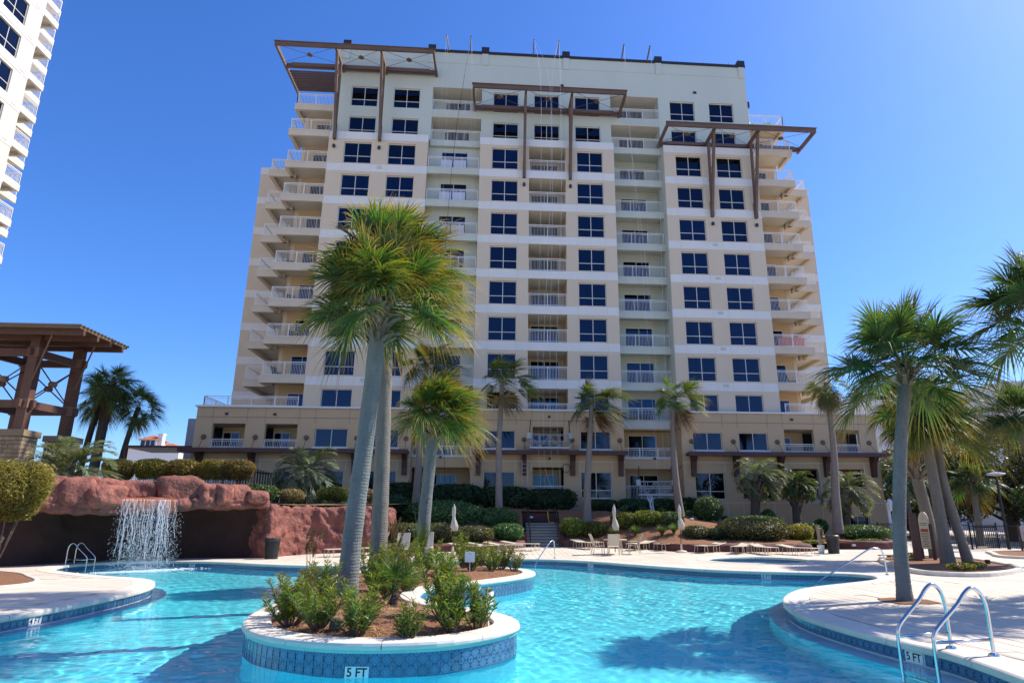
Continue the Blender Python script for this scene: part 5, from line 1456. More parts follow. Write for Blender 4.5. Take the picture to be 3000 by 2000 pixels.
def feather(az, el, length, wind, rg, npair=46, leaf=0.5, curl=2.0):
    n = 14; ang = el; p = np.zeros(3); pts = [p.copy()]; tang = []
    for i in range(n):
        d = np.array([math.cos(ang) * math.cos(az), math.cos(ang) * math.sin(az), math.sin(ang)]) + wind * 0.9 * (i / n)
        d = nrm(d); tang.append(d); p = p + d * length / n; pts.append(p.copy()); ang -= curl / n * (0.5 + i / n)
    pts = np.array(pts); tang = np.array(tang + [tang[-1]])
    B = nrm(np.cross(tang, Z) + 1e-4); Nn = np.cross(B, tang)
    hw = (0.022 * (1 - np.linspace(0, 1, n + 1) * 0.85))[:, None]
    V = np.stack([pts - B * hw, pts + B * hw, pts - Nn * hw], 1).reshape(-1, 3); F = []
    for i in range(n):
        for a, b in ((0, 1), (1, 2), (2, 0)): F.append((i * 3 + a, i * 3 + b, (i + 1) * 3 + b, (i + 1) * 3 + a))
    nst = len(V)
    s = np.repeat(np.linspace(0.2, 0.99, npair), 2); sg = np.tile([-1.0, 1.0], npair); m = len(s)
    f = s * n; i0 = np.minimum(f.astype(int), n - 1); fr = (f - i0)[:, None]
    root = pts[i0] * (1 - fr) + pts[i0 + 1] * fr; T = tang[i0]; Bb = B[i0]; NN = Nn[i0]
    D = nrm(T * 0.75 + Bb * sg[:, None] * 0.75 + NN * 0.45 + rg.normal(0, 0.12, (m, 3)))
    L = leaf * np.sin(np.clip(s, 0.05, 1) * math.pi * 0.86 + 0.25) * rg.uniform(0.85, 1.1, m)
    t = np.array([0, 0.35, 0.7, 1.0]); wp = np.array([0.5, 1, 0.7, 0.05]) * 0.021
    P = root[:, None, :] + D[:, None, :] * (L[:, None] * t)[:, :, None] - Z * (L[:, None] * 0.42 * t ** 2)[:, :, None] + wind * (L[:, None] * 0.55 * t ** 2)[:, :, None]
    W = nrm(np.cross(D, NN) + rg.normal(0, 0.3, (m, 3)))
    off = W[:, None, :] * wp[None, :, None]
    V2 = np.stack([P - off, P + off], 2).reshape(-1, 3)
    base = np.arange(m)[:, None] * 8 + np.arange(3)[None, :] * 2
    F2 = np.stack([base, base + 1, base + 3, base + 2], -1).reshape(-1, 4) + nst
    tt = np.concatenate([np.zeros(nst), np.repeat(np.tile(t, m), 2)]); vv = np.concatenate([np.full(nst, 0.5), np.repeat(np.clip(rg.normal(0.5, 0.28, m), 0, 1), 8)])
    return np.vstack([V, V2]), np.vstack([np.array(F), F2]), tt, vv

def make_boot():
    mb = MB()
    P = [(0, 0, 0), (0.04, 0, 0.09), (0.10, 0, 0.18), (0.19, 0, 0.26)]; hw = [0.06, 0.05, 0.035, 0.03]; th = 0.012
    V = []
    for p, w in zip(P, hw): V += [(p[0], -w, p[2]), (p[0], w, p[2]), (p[0] + th, w * 0.9, p[2] - th), (p[0] + th, -w * 0.9, p[2] - th)]
    F = [(0, 1, 2, 3), (15, 14, 13, 12)]
    for i in range(3):
        for a, b in ((0, 1), (1, 2), (2, 3), (3, 0)): F.append((i * 4 + a, i * 4 + 4 + a, i * 4 + 4 + b, i * 4 + b))
    return mb.add(V, F).mesh('leaf_base', m_boot)
BOOT = make_boot()

def trunk_mesh(pts, r0, r1, m, base, flare=1.25, n=18, seed=0):
    C_ = spline(pts, 10, False); L = np.r_[0, np.cumsum(np.linalg.norm(np.diff(C_, axis=0), axis=1))]; Lm = L[-1]; L = L / Lm
    K = 130; f = np.linspace(0, 1, K); Q = np.stack([np.interp(f, L, C_[:, i]) for i in range(3)], 1)
    rs = [(r0 + (r1 - r0) * t) * (1 + (flare - 1) * math.exp(-t * 14)) * (1 + 0.05 * (((t * Lm * 8.5 + 0.6 * mnoise.noise(Vector((seed, t * 20, 5)))) % 1.0) - 0.5) + 0.05 * mnoise.noise(Vector((seed, t * 9, 0)))) for i, t in enumerate(f)]
    return MB().tube([tuple(q) for q in Q], rs, n).build('trunk', m, base, smooth=True)

def palm(name, label, pts, r0, r1, kind, nf, size, leafm, barkm, wind=(0.25, 0, 0), boots=0, group=None, seed=0, dead=0, boot_len=1.0, el_lo=-50, crown_off=0.15):
    """pts: trunk centre line from the base up"""
    rg = np.random.default_rng(seed + 100); base = pts[0]
    e = empty(name, base, label, 'palm tree', group)
    trunk_mesh(pts, r0, r1, barkm, e, seed=seed)
    wind = np.array(wind, dtype=float); top = np.array(pts[-1], dtype=float); local = top + np.array([0, 0, crown_off]) - np.array(base)
    for i in range(boots):
        f = i / max(1, boots - 1); a = i * 2.39996 + rg.normal(0, 0.1)
        z = -boot_len * (1 - f) + 0.1; rr = r1 * (1.06 - 0.5 * max(0, f - 0.75)) - 0.02
        dv = np.array(pts[-1]) - np.array(pts[-2]); dv = dv / dv[2]
        p = local + dv * z + np.array([math.cos(a) * rr, math.sin(a) * rr, -0.1])
        s = (0.95 + 0.55 * rg.random()) * (r1 / 0.19)
        link('leaf_base', BOOT, e, p, (0, rg.normal(0.2, 0.25), a), (s, s, s))
    for i in range(nf):
        f = (i + 0.5) / nf; az = i * 2.39996 + rg.normal(0, 0.25)
        dd = i < dead
        if kind == 'fan':
            el = R(80 - (80 - el_lo) * f ** 0.9) + rg.normal(0, 0.1)
            if dd: el = R(rg.uniform(-82, -62))
            lee = 1 - 0.12 * math.cos(az) * 0
            V, F, tt, vv = fan(az, el, size[0] * rg.uniform(0.8, 1.12), size[1] * rg.uniform(0.85, 1.1), 0.42 + 0.6 * f + (0.4 if dd else 0), wind * rg.uniform(0.6, 1.3), rg, cup=0.35 if not dd else 0.6)
        else:
            el = R(88 - (88 - el_lo) * f ** 0.9) + rg.normal(0, 0.08)
            V, F, tt, vv = feather(az, el, size[0] * rg.uniform(0.85, 1.1), wind * rg.uniform(0.6, 1.2), rg, leaf=size[1])
        me = np_mesh('frond', V, F, m_deadf if dd else leafm, {'t': tt, 'v': vv})
        st = 0.06 if kind == 'fan' else 0.08
        link('frond', me, e, local + np.array([math.cos(az) * st, math.sin(az) * st, 0.12 * (1 - 2 * f)]))
    return e

# island palms
palm('cabbage_palm', 'tall front palm with blue-grey trunk leaning on the near end of the pool island', [(-2.9, 14.17, 0.1), (-2.85, 14.15, 1.6), (-2.72, 14.1, 3.6), (-2.6, 14.05, 6.2)], 0.20, 0.17, 'fan', 44, (0.9, 1.0), m_sabal, m_bark1, (0.2, 0, 0.05), 64, None, 1, 0, 0.95, -2)
palm('cabbage_palm', 'tallest island palm, its trunk just behind the front one', [(-2.91, 17.87, 0.1), (-2.98, 17.88, 3), (-3.08, 17.9, 6), (-3.05, 17.9, 8.5)], 0.215, 0.19, 'fan', 50, (1.1, 1.2), m_sabal, m_bark2, (0.3, 0, 0.1), 30, None, 2, 0, 0.9, -10)
palm('cabbage_palm', 'shorter island palm farther back with a collar of old leaf bases', [(-2.32, 22.95, 0.1), (-2.3, 22.95, 1.8), (-2.2, 22.95, 3.6), (-2.12, 22.95, 5.1)], 0.22, 0.19, 'fan', 46, (0.8, 1.0), m_sabal, m_bark1, (0.45, 0, 0.0), 56, None, 3, 0, 0.9, 0)
# right-hand palms
palm('cabbage_palm', 'mottled palm growing from a round pit in the right deck', [(8.91, 14.35, 0.0), (9.0, 14.35, 1.4), (9.3, 14.35, 3.2), (9.72, 14.35, 5.05)], 0.145, 0.135, 'fan', 40, (0.95, 1.05), m_sabal_g, m_bark1, (0.15, 0, 0.05), 44, None, 4, 0, 0.5, -5)
palm('cabbage_palm', 'palm with a thick woven collar of old leaf bases behind the rules sign', [(20.16, 29.6, 0.05), (20.0, 29.6, 2), (19.75, 29.6, 4.2), (19.55, 29.6, 6.9)], 0.24, 0.27, 'fan', 34, (0.85, 1.05), m_sabal_g, m_bark2, (0.2, 0, 0), 120, None, 5, 0, 3.6, -5)
palm('cabbage_palm', 'upright middle palm of the three in the kerbed mulch bed', [(17.93, 25.67, 0.05), (17.9, 25.67, 2), (17.85, 25.67, 4), (17.8, 25.67, 5.6)], 0.235, 0.19, 'fan', 42, (0.9, 1.15), m_sabal, m_bark2, (0.35, 0, 0.05), 40, None, 6, 0, 0.8, -8)
palm('cabbage_palm', 'slanting palm leaning left in the kerbed mulch bed', [(18.75, 25.62, 0.05), (18.5, 25.7, 1.8), (18.35, 25.8, 3.4), (18.55, 26.0, 5.4)], 0.185, 0.165, 'fan', 36, (0.95, 1.15), m_sabal, m_bark2, (0.4, 0, 0.05), 24, None, 7, 0, 0.6, -8)
palm('cabbage_palm', 'small palm standing at the black fence in front of the oaks', [(30.4, 40.2, 0.1), (30.5, 40.2, 1.8), (30.55, 40.2, 4.0)], 0.2, 0.2, 'fan', 30, (0.75, 0.95), m_sabal_g, m_bark2, (0.15, 0, 0), 30, None, 8, 2, 1.0, -10)
palm('cabbage_palm', 'slim young palm beyond the right corner of the podium', [(30.6, 47, 0.1), (30.5, 47, 2.5), (30.4, 47, 4.9)], 0.15, 0.15, 'fan', 24, (0.7, 0.9), m_sabal_g, m_bark2, (0.15, 0, 0), 20, None, 9, 0, 0.8, -10)
palm('cabbage_palm', 'tall palm whose crown enters the view at the right edge', [(13.9, 13.4, 0.02), (13.7, 13.4, 2.5), (13.2, 13.35, 4.6), (12.85, 13.3, 6.2)], 0.24, 0.2, 'fan', 32, (0.95, 1.1), m_sabal_g, m_bark1, (0.1, 0, 0.0), 20, None, 10, 0, 0.6, -8)
palm('cabbage_palm', 'palm at the right edge with its trunk slanting out of the view', [(23.2, 25, 0.05), (22.6, 25, 2), (21.8, 25, 4.2), (21.35, 25, 5.6)], 0.22, 0.2, 'fan', 36, (0.85, 1.05), m_sabal_g, m_bark2, (0.1, 0, 0), 30, None, 11, 0, 0.7, -10)
palm('cabbage_palm', 'palm just outside the right edge that dapples the near deck', [(17.6, 15.0, 0.02), (17.4, 15, 3), (17.2, 15.0, 6.4)], 0.22, 0.2, 'fan', 24, (0.95, 1.05), m_sabal_g, m_bark1, (0.2, 0, 0), 0, None, 12, 0, 0.5, -25)
# slender fan palms in front of the hotel
Wd = (0.75, 0.0, 0.02)
palm('fan_palm', 'slender windblown fan palm left of the steps with a pale trunk', [(0.45, 43.2, 1.2), (0.35, 43.4, 4), (0.32, 43.7, 7), (0.5, 44, 11.0)], 0.25, 0.14, 'fan', 28, (1.15, 1.1), m_wash, m_bark3, Wd, 8, None, 21, 5, 0.4, -15)
palm('fan_palm', 'slender windblown fan palm right of the steps above the yellow shrubs', [(6.1, 43.2, 1.5), (6.2, 43.5, 4), (6.45, 43.8, 7), (6.65, 44, 9.4)], 0.27, 0.14, 'fan', 27, (1.1, 1.05), m_wash, m_bark3, Wd, 8, None, 22, 4, 0.4, -15)
palm('fan_palm', 'slender windblown fan palm before the parked work platform', [(12.55, 44.2, 1.9), (12.35, 44.2, 4.5), (12.3, 44.1, 7.5), (12.5, 44, 9.9)], 0.27, 0.14, 'fan', 25, (1.0, 1.0), m_wash, m_bark3, Wd, 8, None, 23, 4, 0.4, -15)
palm('fan_palm', 'slender fan palm with a dead skirt in the right mulch bed', [(21.6, 40.8, 0.9), (21.75, 40.9, 3.2), (22.05, 41, 6.5), (22.0, 41, 10.4)], 0.30, 0.13, 'fan', 24, (0.75, 0.85), m_wash, m_bark3, (0.25, 0, 0), 10, None, 24, 9, 0.4, -70)
palm('fan_palm', 'tall fan palm against the hotel behind the island palms', [(-5.2, 45.5, 2.6), (-5.1, 45.5, 6), (-5.0, 45.5, 9), (-4.95, 45.5, 12.3)], 0.26, 0.15, 'fan', 28, (1.15, 1.1), m_wash, m_bark3, Wd, 8, None, 25, 4, 0.4, -15)
palm('fan_palm', 'dark palm behind the timber tower, the thick middle trunk of three', [(-28.9, 50, 2.8), (-28.8, 50, 7), (-28.7, 50, 11.4)], 0.36, 0.3, 'fan', 32, (1.0, 1.15), m_wash, m_bark4, (0.35, 0, 0), 20, None, 26, 3, 1.5, -45)
palm('fan_palm', 'dark palm behind the timber tower, leaning outermost left of three', [(-30.3, 50.6, 2.8), (-30.0, 50.6, 7), (-29.6, 50.6, 10.7)], 0.22, 0.2, 'fan', 26, (1.0, 1.1), m_wash, m_bark4, (0.3, 0, 0), 0, None, 27, 2, 1, -45)
palm('fan_palm', 'dark palm behind the timber tower, the lower crown right of the trio', [(-27.9, 51, 2.8), (-27.5, 51, 7), (-27.0, 51, 10.0)], 0.2, 0.18, 'fan', 24, (0.9, 1.0), m_wash, m_bark4, (0.35, 0, 0), 0, None, 28, 2, 1, -45)
# feather palms
Wf = (0.55, 0, 0.0)
palm('feather_palm', 'windswept feather palm before the right windows, leftmost of three', [(18.05, 45.2, 1.1), (18.15, 45.2, 2.6), (18.45, 45.2, 4.5)], 0.28, 0.36, 'feather', 34, (2.1, 0.62), m_pindo, m_bark4, Wf, 34, None, 31, 0, 1.6, -35)
palm('feather_palm', 'short dark green feather palm in the middle of three before the hotel', [(21.1, 45.4, 0.9), (21.2, 45.4, 2.4), (21.4, 45.4, 4.0)], 0.27, 0.33, 'feather', 30, (1.45, 0.5), m_sabal_g, m_bark4, (0.2, 0, 0), 34, None, 32, 0, 1.5, -30)
palm('feather_palm', 'windswept feather palm by the right corner doors, rightmost of three', [(24.4, 44.9, 0.5), (24.5, 44.9, 2), (24.7, 44.9, 3.6)], 0.25, 0.3, 'feather', 34, (2.1, 0.62), m_pindo, m_bark4, Wf, 14, None, 33, 0, 0.9, -35)
palm('feather_palm', 'bushy feather palm in the raised garden before the podium', [(-11.1, 40, 2.6), (-11.1, 40, 3.2), (-11.1, 40, 4.2)], 0.26, 0.3, 'feather', 40, (2.3, 0.65), m_pindo, m_bark4, (0.25, 0, 0), 40, None, 34, 0, 1.0, -30)
palm('feather_palm', 'silvery feather palm above the left end of the rock grotto', [(-20.4, 33, 2.4), (-20.3, 33, 3.0), (-20.2, 33, 3.7)], 0.26, 0.28, 'feather', 38, (2.5, 0.7), m_pindo, m_bark4, (0.45, 0, 0), 20, None, 35, 0, 0.8, -25)

# ------------------------------------------------------------------ shrubs
def leaves(P, Nrm, size, rg, aspect=0.5, jitter=0.9, v=None):
    """one small leaf quad at every point"""
    n = len(P); d = nrm(Nrm + rg.normal(0, jitter, (n, 3))); ax = nrm(np.cross(d, rg.normal(0, 1, (n, 3)))); b = np.cross(d, ax)
    s = size * rg.uniform(0.65, 1.3, n)[:, None]
    V = np.stack([P - ax * s * 0.5, P + b * s * aspect * 0.5 + d * s * 0.08, P + ax * s * 0.5, P - b * s * aspect * 0.5 + d * s * 0.08], 1).reshape(-1, 3)
    F = np.arange(4 * n).reshape(-1, 4)
    vv = np.clip(rg.normal(0.5, 0.27, n) if v is None else v + rg.normal(0, 0.14, n), 0, 1)
    return V, F, np.repeat(vv, 4)

def lumps(D, rg, k=16, amp=0.22):
    c = nrm(rg.normal(0, 1, (k, 3))); c[:, 2] = np.abs(c[:, 2]) * 0.8
    h = np.max(np.exp(-(1 - D @ c.T) * (4.0 + k * 0.25)), axis=1)
    return 1 - amp + amp * h, h

LEAFM = {
    'dark': leaf_mat('dark_glossy_leaf', [(0.015, 0.036, 0.015), (0.030, 0.072, 0.024), (0.060, 0.128, 0.042)], 0.25),
    'mid': leaf_mat('mid_green_leaf', [(0.037, 0.078, 0.025), (0.078, 0.147, 0.046), (0.171, 0.248, 0.085)], 0.3),
    'lime': leaf_mat('yellow_green_leaf', [(0.060, 0.098, 0.018), (0.158, 0.203, 0.038), (0.345, 0.360, 0.060)], 0.4),
    'gold': leaf_mat('golden_olive_leaf', [(0.093, 0.093, 0.025), (0.225, 0.186, 0.043), (0.403, 0.295, 0.070)], 0.4),
    'olive': leaf_mat('olive_leaf', [(0.048, 0.061, 0.022), (0.112, 0.120, 0.045), (0.208, 0.184, 0.080)], 0.3),
    'tan': leaf_mat('dry_tan_leaf', [(0.16, 0.11, 0.05), (0.28, 0.20, 0.10)], 0.3),
    'podo': leaf_mat('bright_narrow_leaf', [(0.034, 0.074, 0.016), (0.093, 0.155, 0.028), (0.310, 0.310, 0.039)], 0.4),
    'oak': leaf_mat('oak_leaf', [(0.021, 0.036, 0.015), (0.051, 0.075, 0.030), (0.128, 0.150, 0.068)], 0.3),
    'yellow': leaf_mat('yellow_variegated_leaf', [(0.104, 0.130, 0.026), (0.312, 0.286, 0.039), (0.546, 0.442, 0.039)], 0.4)}
m_stem = mat('woody_stem', (0.085, 0.062, 0.045), 0.9, (0.14, 0.105, 0.08), 8, 1)
SEED = [500]
def shrub(name, label, c, r, n, size, kind, group=None, sq=1.0, amp=0.22, stems=True, aspect=0.5, low=-0.35, cat='shrub', core=0.74, lk=22):
    """foliage shell over a darker inside; c: base centre on the ground, r: half sizes (x, y, full height)"""
    SEED[0] += 1; rg = np.random.default_rng(SEED[0])
    e = empty(name, c, label, cat, group)
    rz = r[2] / 2
    def shell(nn, depth):
        D = nrm(rg.normal(0, 1, (nn * 2, 3))); D = D[D[:, 2] > low - 0.45][:nn]
        S = D.copy()
        if sq != 1.0:
            k = (np.abs(D[:, 0]) ** (2 / sq) + np.abs(D[:, 1]) ** (2 / sq) + np.abs(D[:, 2]) ** (2 / sq)) ** (-sq / 2); S = D * k[:, None]
        l_, h = lumps(D, lr, lk, amp)
        dep = 1 - depth * rg.random(len(D)) ** 2 + np.where(rg.random(len(D)) < 0.07, 0.14 * rg.random(len(D)), 0)
        P = S * np.array([r[0], r[1], rz]) * (l_ * dep)[:, None] + np.array([0, 0, rz])
        return P, D, h
    lr = np.random.default_rng(SEED[0] + 9000); P, D, h = shell(n, 0.32)
    P[:, 2] = np.maximum(P[:, 2], 0.02)
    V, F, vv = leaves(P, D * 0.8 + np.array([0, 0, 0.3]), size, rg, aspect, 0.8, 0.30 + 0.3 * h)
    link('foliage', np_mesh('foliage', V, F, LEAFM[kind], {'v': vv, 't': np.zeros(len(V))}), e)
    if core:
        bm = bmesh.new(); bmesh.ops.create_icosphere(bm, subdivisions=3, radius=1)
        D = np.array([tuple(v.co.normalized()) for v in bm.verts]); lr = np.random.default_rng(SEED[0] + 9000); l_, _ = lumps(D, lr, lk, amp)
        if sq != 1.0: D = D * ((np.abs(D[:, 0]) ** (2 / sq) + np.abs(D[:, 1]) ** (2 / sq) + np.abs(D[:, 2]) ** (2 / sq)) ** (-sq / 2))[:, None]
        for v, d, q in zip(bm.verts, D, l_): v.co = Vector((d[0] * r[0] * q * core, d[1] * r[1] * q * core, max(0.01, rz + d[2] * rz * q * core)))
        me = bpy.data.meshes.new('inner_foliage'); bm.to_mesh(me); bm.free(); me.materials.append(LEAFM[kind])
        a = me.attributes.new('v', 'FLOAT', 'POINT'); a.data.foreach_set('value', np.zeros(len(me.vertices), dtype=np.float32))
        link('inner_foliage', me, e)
    if stems:
        mb = MB()
        for q in range(5):
            a = q * 1.3; mb.tube([(0.05 * math.cos(a), 0.05 * math.sin(a), -0.03), (r[0] * 0.3 * math.cos(a), r[1] * 0.3 * math.sin(a), rz * 0.8), (r[0] * 0.5 * math.cos(a), r[1] * 0.5 * math.sin(a), rz * 1.3)], [0.03, 0.02, 0.01], 5)
        link('stem', mb.mesh('stem', m_stem), e)
    return e
def gzb(x, y): return bed_z(x, y) - 0.05

# clipped hedges and mounds around the steps
hs = 'dark clipped hedge along the hotel wall'
for i, (x, w, tp) in enumerate([(-6.0, 1.9, 4.35), (-2.6, 1.9, 4.25), (0.8, 1.9, 4.1), (4.0, 1.9, 3.95)]):
    wh = ['behind the island palms', 'left of the first fan palm', 'behind the steps', 'between the steps and the second fan palm'][i]
    shrub('hedge', f'dark clipped hedge section below the podium {wh}', (x, 46.6, gzb(x, 46.4)), (w, 0.9, tp - gzb(x, 46.4)), 5200, 0.16, 'dark', 'dark hedge along the hotel', 0.5, 0.12, False, cat='hedge')
for i, (x, w, tp) in enumerate([(7.6, 1.3, 3.25), (9.8, 1.3, 3.35), (11.9, 1.1, 3.35), (13.7, 0.9, 3.45)]):
    wh = ['right of the second fan palm', 'below the left end of the low work platform', 'below the right end of the low work platform', 'left of the round clipped bush'][i]
    shrub('hedge', f'dark hedge clump {wh}', (x, 46.2, gzb(x, 46)), (w, 0.9, tp - gzb(x, 46)), 3000, 0.16, 'dark', 'dark hedge along the hotel', 0.7, 0.25, False, cat='hedge')
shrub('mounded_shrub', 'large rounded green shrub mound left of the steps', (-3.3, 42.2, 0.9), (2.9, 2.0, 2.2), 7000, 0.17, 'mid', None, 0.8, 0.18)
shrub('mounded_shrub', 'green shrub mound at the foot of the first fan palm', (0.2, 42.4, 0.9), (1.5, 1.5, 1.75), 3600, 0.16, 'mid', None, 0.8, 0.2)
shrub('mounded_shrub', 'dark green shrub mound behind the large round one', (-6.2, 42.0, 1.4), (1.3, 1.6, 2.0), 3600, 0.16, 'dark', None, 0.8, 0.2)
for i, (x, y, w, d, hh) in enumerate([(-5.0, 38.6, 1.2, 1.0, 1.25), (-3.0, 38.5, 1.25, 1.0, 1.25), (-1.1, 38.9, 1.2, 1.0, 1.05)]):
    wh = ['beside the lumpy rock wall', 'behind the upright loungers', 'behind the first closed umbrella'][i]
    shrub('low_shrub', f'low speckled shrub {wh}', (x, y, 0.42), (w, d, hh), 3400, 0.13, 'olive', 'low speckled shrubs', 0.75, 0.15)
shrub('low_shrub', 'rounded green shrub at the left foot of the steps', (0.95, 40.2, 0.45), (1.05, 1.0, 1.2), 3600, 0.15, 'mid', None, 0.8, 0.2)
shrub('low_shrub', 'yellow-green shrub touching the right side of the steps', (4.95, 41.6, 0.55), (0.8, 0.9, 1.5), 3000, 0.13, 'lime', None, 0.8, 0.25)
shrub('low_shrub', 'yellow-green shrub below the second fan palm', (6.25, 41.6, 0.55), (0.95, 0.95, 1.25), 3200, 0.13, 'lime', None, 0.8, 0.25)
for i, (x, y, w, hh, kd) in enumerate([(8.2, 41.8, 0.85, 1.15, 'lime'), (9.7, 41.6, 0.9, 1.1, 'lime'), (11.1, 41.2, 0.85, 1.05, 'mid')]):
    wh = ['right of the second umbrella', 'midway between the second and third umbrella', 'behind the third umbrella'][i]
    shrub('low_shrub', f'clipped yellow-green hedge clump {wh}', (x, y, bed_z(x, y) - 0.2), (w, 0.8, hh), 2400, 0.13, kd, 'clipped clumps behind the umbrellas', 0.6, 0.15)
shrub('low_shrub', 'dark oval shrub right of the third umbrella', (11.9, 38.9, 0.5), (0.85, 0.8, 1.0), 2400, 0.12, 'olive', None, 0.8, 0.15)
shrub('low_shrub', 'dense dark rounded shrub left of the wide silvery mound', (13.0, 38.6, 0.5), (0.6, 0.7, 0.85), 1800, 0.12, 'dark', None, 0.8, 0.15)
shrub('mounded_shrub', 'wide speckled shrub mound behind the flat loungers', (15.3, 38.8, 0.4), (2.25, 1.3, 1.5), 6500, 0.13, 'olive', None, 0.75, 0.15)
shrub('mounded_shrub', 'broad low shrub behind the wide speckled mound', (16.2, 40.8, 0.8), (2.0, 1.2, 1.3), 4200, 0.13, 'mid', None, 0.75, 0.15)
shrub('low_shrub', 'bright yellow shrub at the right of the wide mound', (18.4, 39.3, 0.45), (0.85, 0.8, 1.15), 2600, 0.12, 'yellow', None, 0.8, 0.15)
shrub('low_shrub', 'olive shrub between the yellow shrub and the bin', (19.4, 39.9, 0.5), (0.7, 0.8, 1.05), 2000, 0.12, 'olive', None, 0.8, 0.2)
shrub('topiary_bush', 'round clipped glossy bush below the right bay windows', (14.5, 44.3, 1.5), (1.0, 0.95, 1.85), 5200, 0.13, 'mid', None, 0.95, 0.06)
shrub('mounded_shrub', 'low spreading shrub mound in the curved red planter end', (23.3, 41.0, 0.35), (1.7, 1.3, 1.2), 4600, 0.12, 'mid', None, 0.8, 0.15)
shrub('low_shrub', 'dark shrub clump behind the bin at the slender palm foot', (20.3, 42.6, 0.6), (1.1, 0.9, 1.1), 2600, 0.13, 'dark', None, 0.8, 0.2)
shrub('leafy_bush', 'small glossy bush between the first two feather palms', (19.1, 45.4, 1.1), (0.55, 0.5, 1.6), 1400, 0.16, 'mid', None, 1.0, 0.3)
shrub('leafy_bush', 'small glossy bush at the foot of the rightmost feather palm', (22.4, 44.6, 0.6), (0.55, 0.5, 1.4), 1300, 0.15, 'mid', None, 1.0, 0.3)
for i, (x, y, wh) in enumerate([(8.9, 44.9, 'left of the hanging cables'), (10.2, 44.8, 'right of the hanging cables'), (11.4, 44.8, 'left of the third fan palm trunk'), (13.2, 44.2, 'right of the third fan palm trunk'), (16.6, 44.4, 'right of the round clipped bush'), (15.8, 44.8, 'close behind the round clipped bush')]):
    shrub('young_shrub', f'small pale young shrub in mulch {wh}', (x, y, bed_z(x, y) - 0.02), (0.32, 0.3, 0.62), 320, 0.11, 'mid', 'young shrubs in the mulch', 1.0, 0.35, True, core=0)
for i, (x, y, w, wh) in enumerate([(18.2, 37.2, 0.75, 'beside the last flat lounger'), (22.6, 39.3, 0.85, 'in the curved red planter end')]):
    shrub('flowering_groundcover', f'low yellow-green groundcover {wh}', (x, y, 0.42), (w, 0.45, 0.28), 1100, 0.1, 'lime', 'groundcover patches', 0.8, 0.3, False, cat='plant')
# grasses
def tuft(name, label, c, n, h, m, lean=0.5, group=None, wid=0.012, plumes=0, cat='grass', wind=0.2):
    SEED[0] += 1; rg = np.random.default_rng(SEED[0]); e = empty(name, c, label, cat, group)
    az = rg.uniform(0, 2 * math.pi, n); ln = h * rg.uniform(0.6, 1.1, n); out = lean * rg.uniform(0.2, 1.1, n)
    t = np.array([0, 0.35, 0.7, 1.0]); dr = np.stack([np.cos(az), np.sin(az), np.zeros(n)], 1)
    P = dr[:, None, :] * (0.04 + out[:, None] * ln[:, None] * t ** 1.6)[:, :, None] + Z * (ln[:, None] * (t - 0.42 * out[:, None] * t ** 2.6))[:, :, None] + np.array([wind, 0, 0]) * (ln[:, None] * t ** 2 * 0.4)[:, :, None]
    W = np.stack([-np.sin(az), np.cos(az), np.zeros(n)], 1); off = W[:, None, :] * (np.array([1, 0.9, 0.6, 0.05]) * wid)[None, :, None]
    V = np.stack([P - off, P + off], 2).reshape(-1, 3); b = np.arange(n)[:, None] * 8 + np.arange(3)[None, :] * 2
    F = np.stack([b, b + 1, b + 3, b + 2], -1).reshape(-1, 4)
    link('blades', np_mesh('blades', V, F, m, {'v': np.repeat(np.clip(rg.normal(0.5, 0.3, n), 0, 1), 8), 't': np.repeat(np.tile(t, n), 2)}), e)
    for q in range(plumes):
        a = rg.uniform(0, 6.28); hh = h * rg.uniform(1.15, 1.6); x1, y1 = 0.28 * math.cos(a) * hh * 0.5, 0.28 * math.sin(a) * hh * 0.5
        pl = link('plume_stalk', MB().tube([(0, 0, 0), (x1 * 0.4, y1 * 0.4, hh * 0.6), (x1, y1, hh)], [0.004, 0.0035, 0.002], 4).mesh('plume_stalk', m_stalk), e)
        nn = 260; tt = rg.random(nn); rr = 0.022 * np.sin(np.clip(tt, 0.03, 1) * math.pi) ** 0.6
        aa = rg.uniform(0, 6.28, nn); Pp = np.stack([x1 + rr * np.cos(aa) + 0.07 * tt ** 2, y1 + rr * np.sin(aa), hh - 0.02 + 0.20 * tt], 1)
        V, F, vv = leaves(Pp, np.tile(Z, (nn, 1)), 0.035, rg, 0.22, 0.9)
        link('plume', np_mesh('plume', V, F, LEAFM['tan'], {'v': vv, 't': np.zeros(len(V))}), pl)
    return e
for i, (x, y, wh) in enumerate([(7.3, 40.6, 'behind the patio table'), (8.6, 40.3, 'right of the second umbrella pole'), (10.0, 39.4, 'left of the third umbrella pole'), (10.7, 39.3, 'right behind the third umbrella pole')]):
    tuft('liriope_clump', f'arching green grass clump {wh}', (x, y, bed_z(x, y)), 220, 0.75, LEAFM['mid'], 0.9, 'grass clumps behind the umbrellas', 0.014)
for i, (x, y, wh) in enumerate([(3.0, 45.4, 'above the red wall behind the steps'), (4.6, 45.2, 'above the wall beside the second fan palm'), (6.9, 45.0, 'right of the second fan palm trunk')]):
    tuft('liriope_clump', f'dark arching grass clump {wh}', (x, y, 2.3), 160, 0.6, LEAFM['dark'], 0.9, 'grass clumps above the red wall', 0.014)
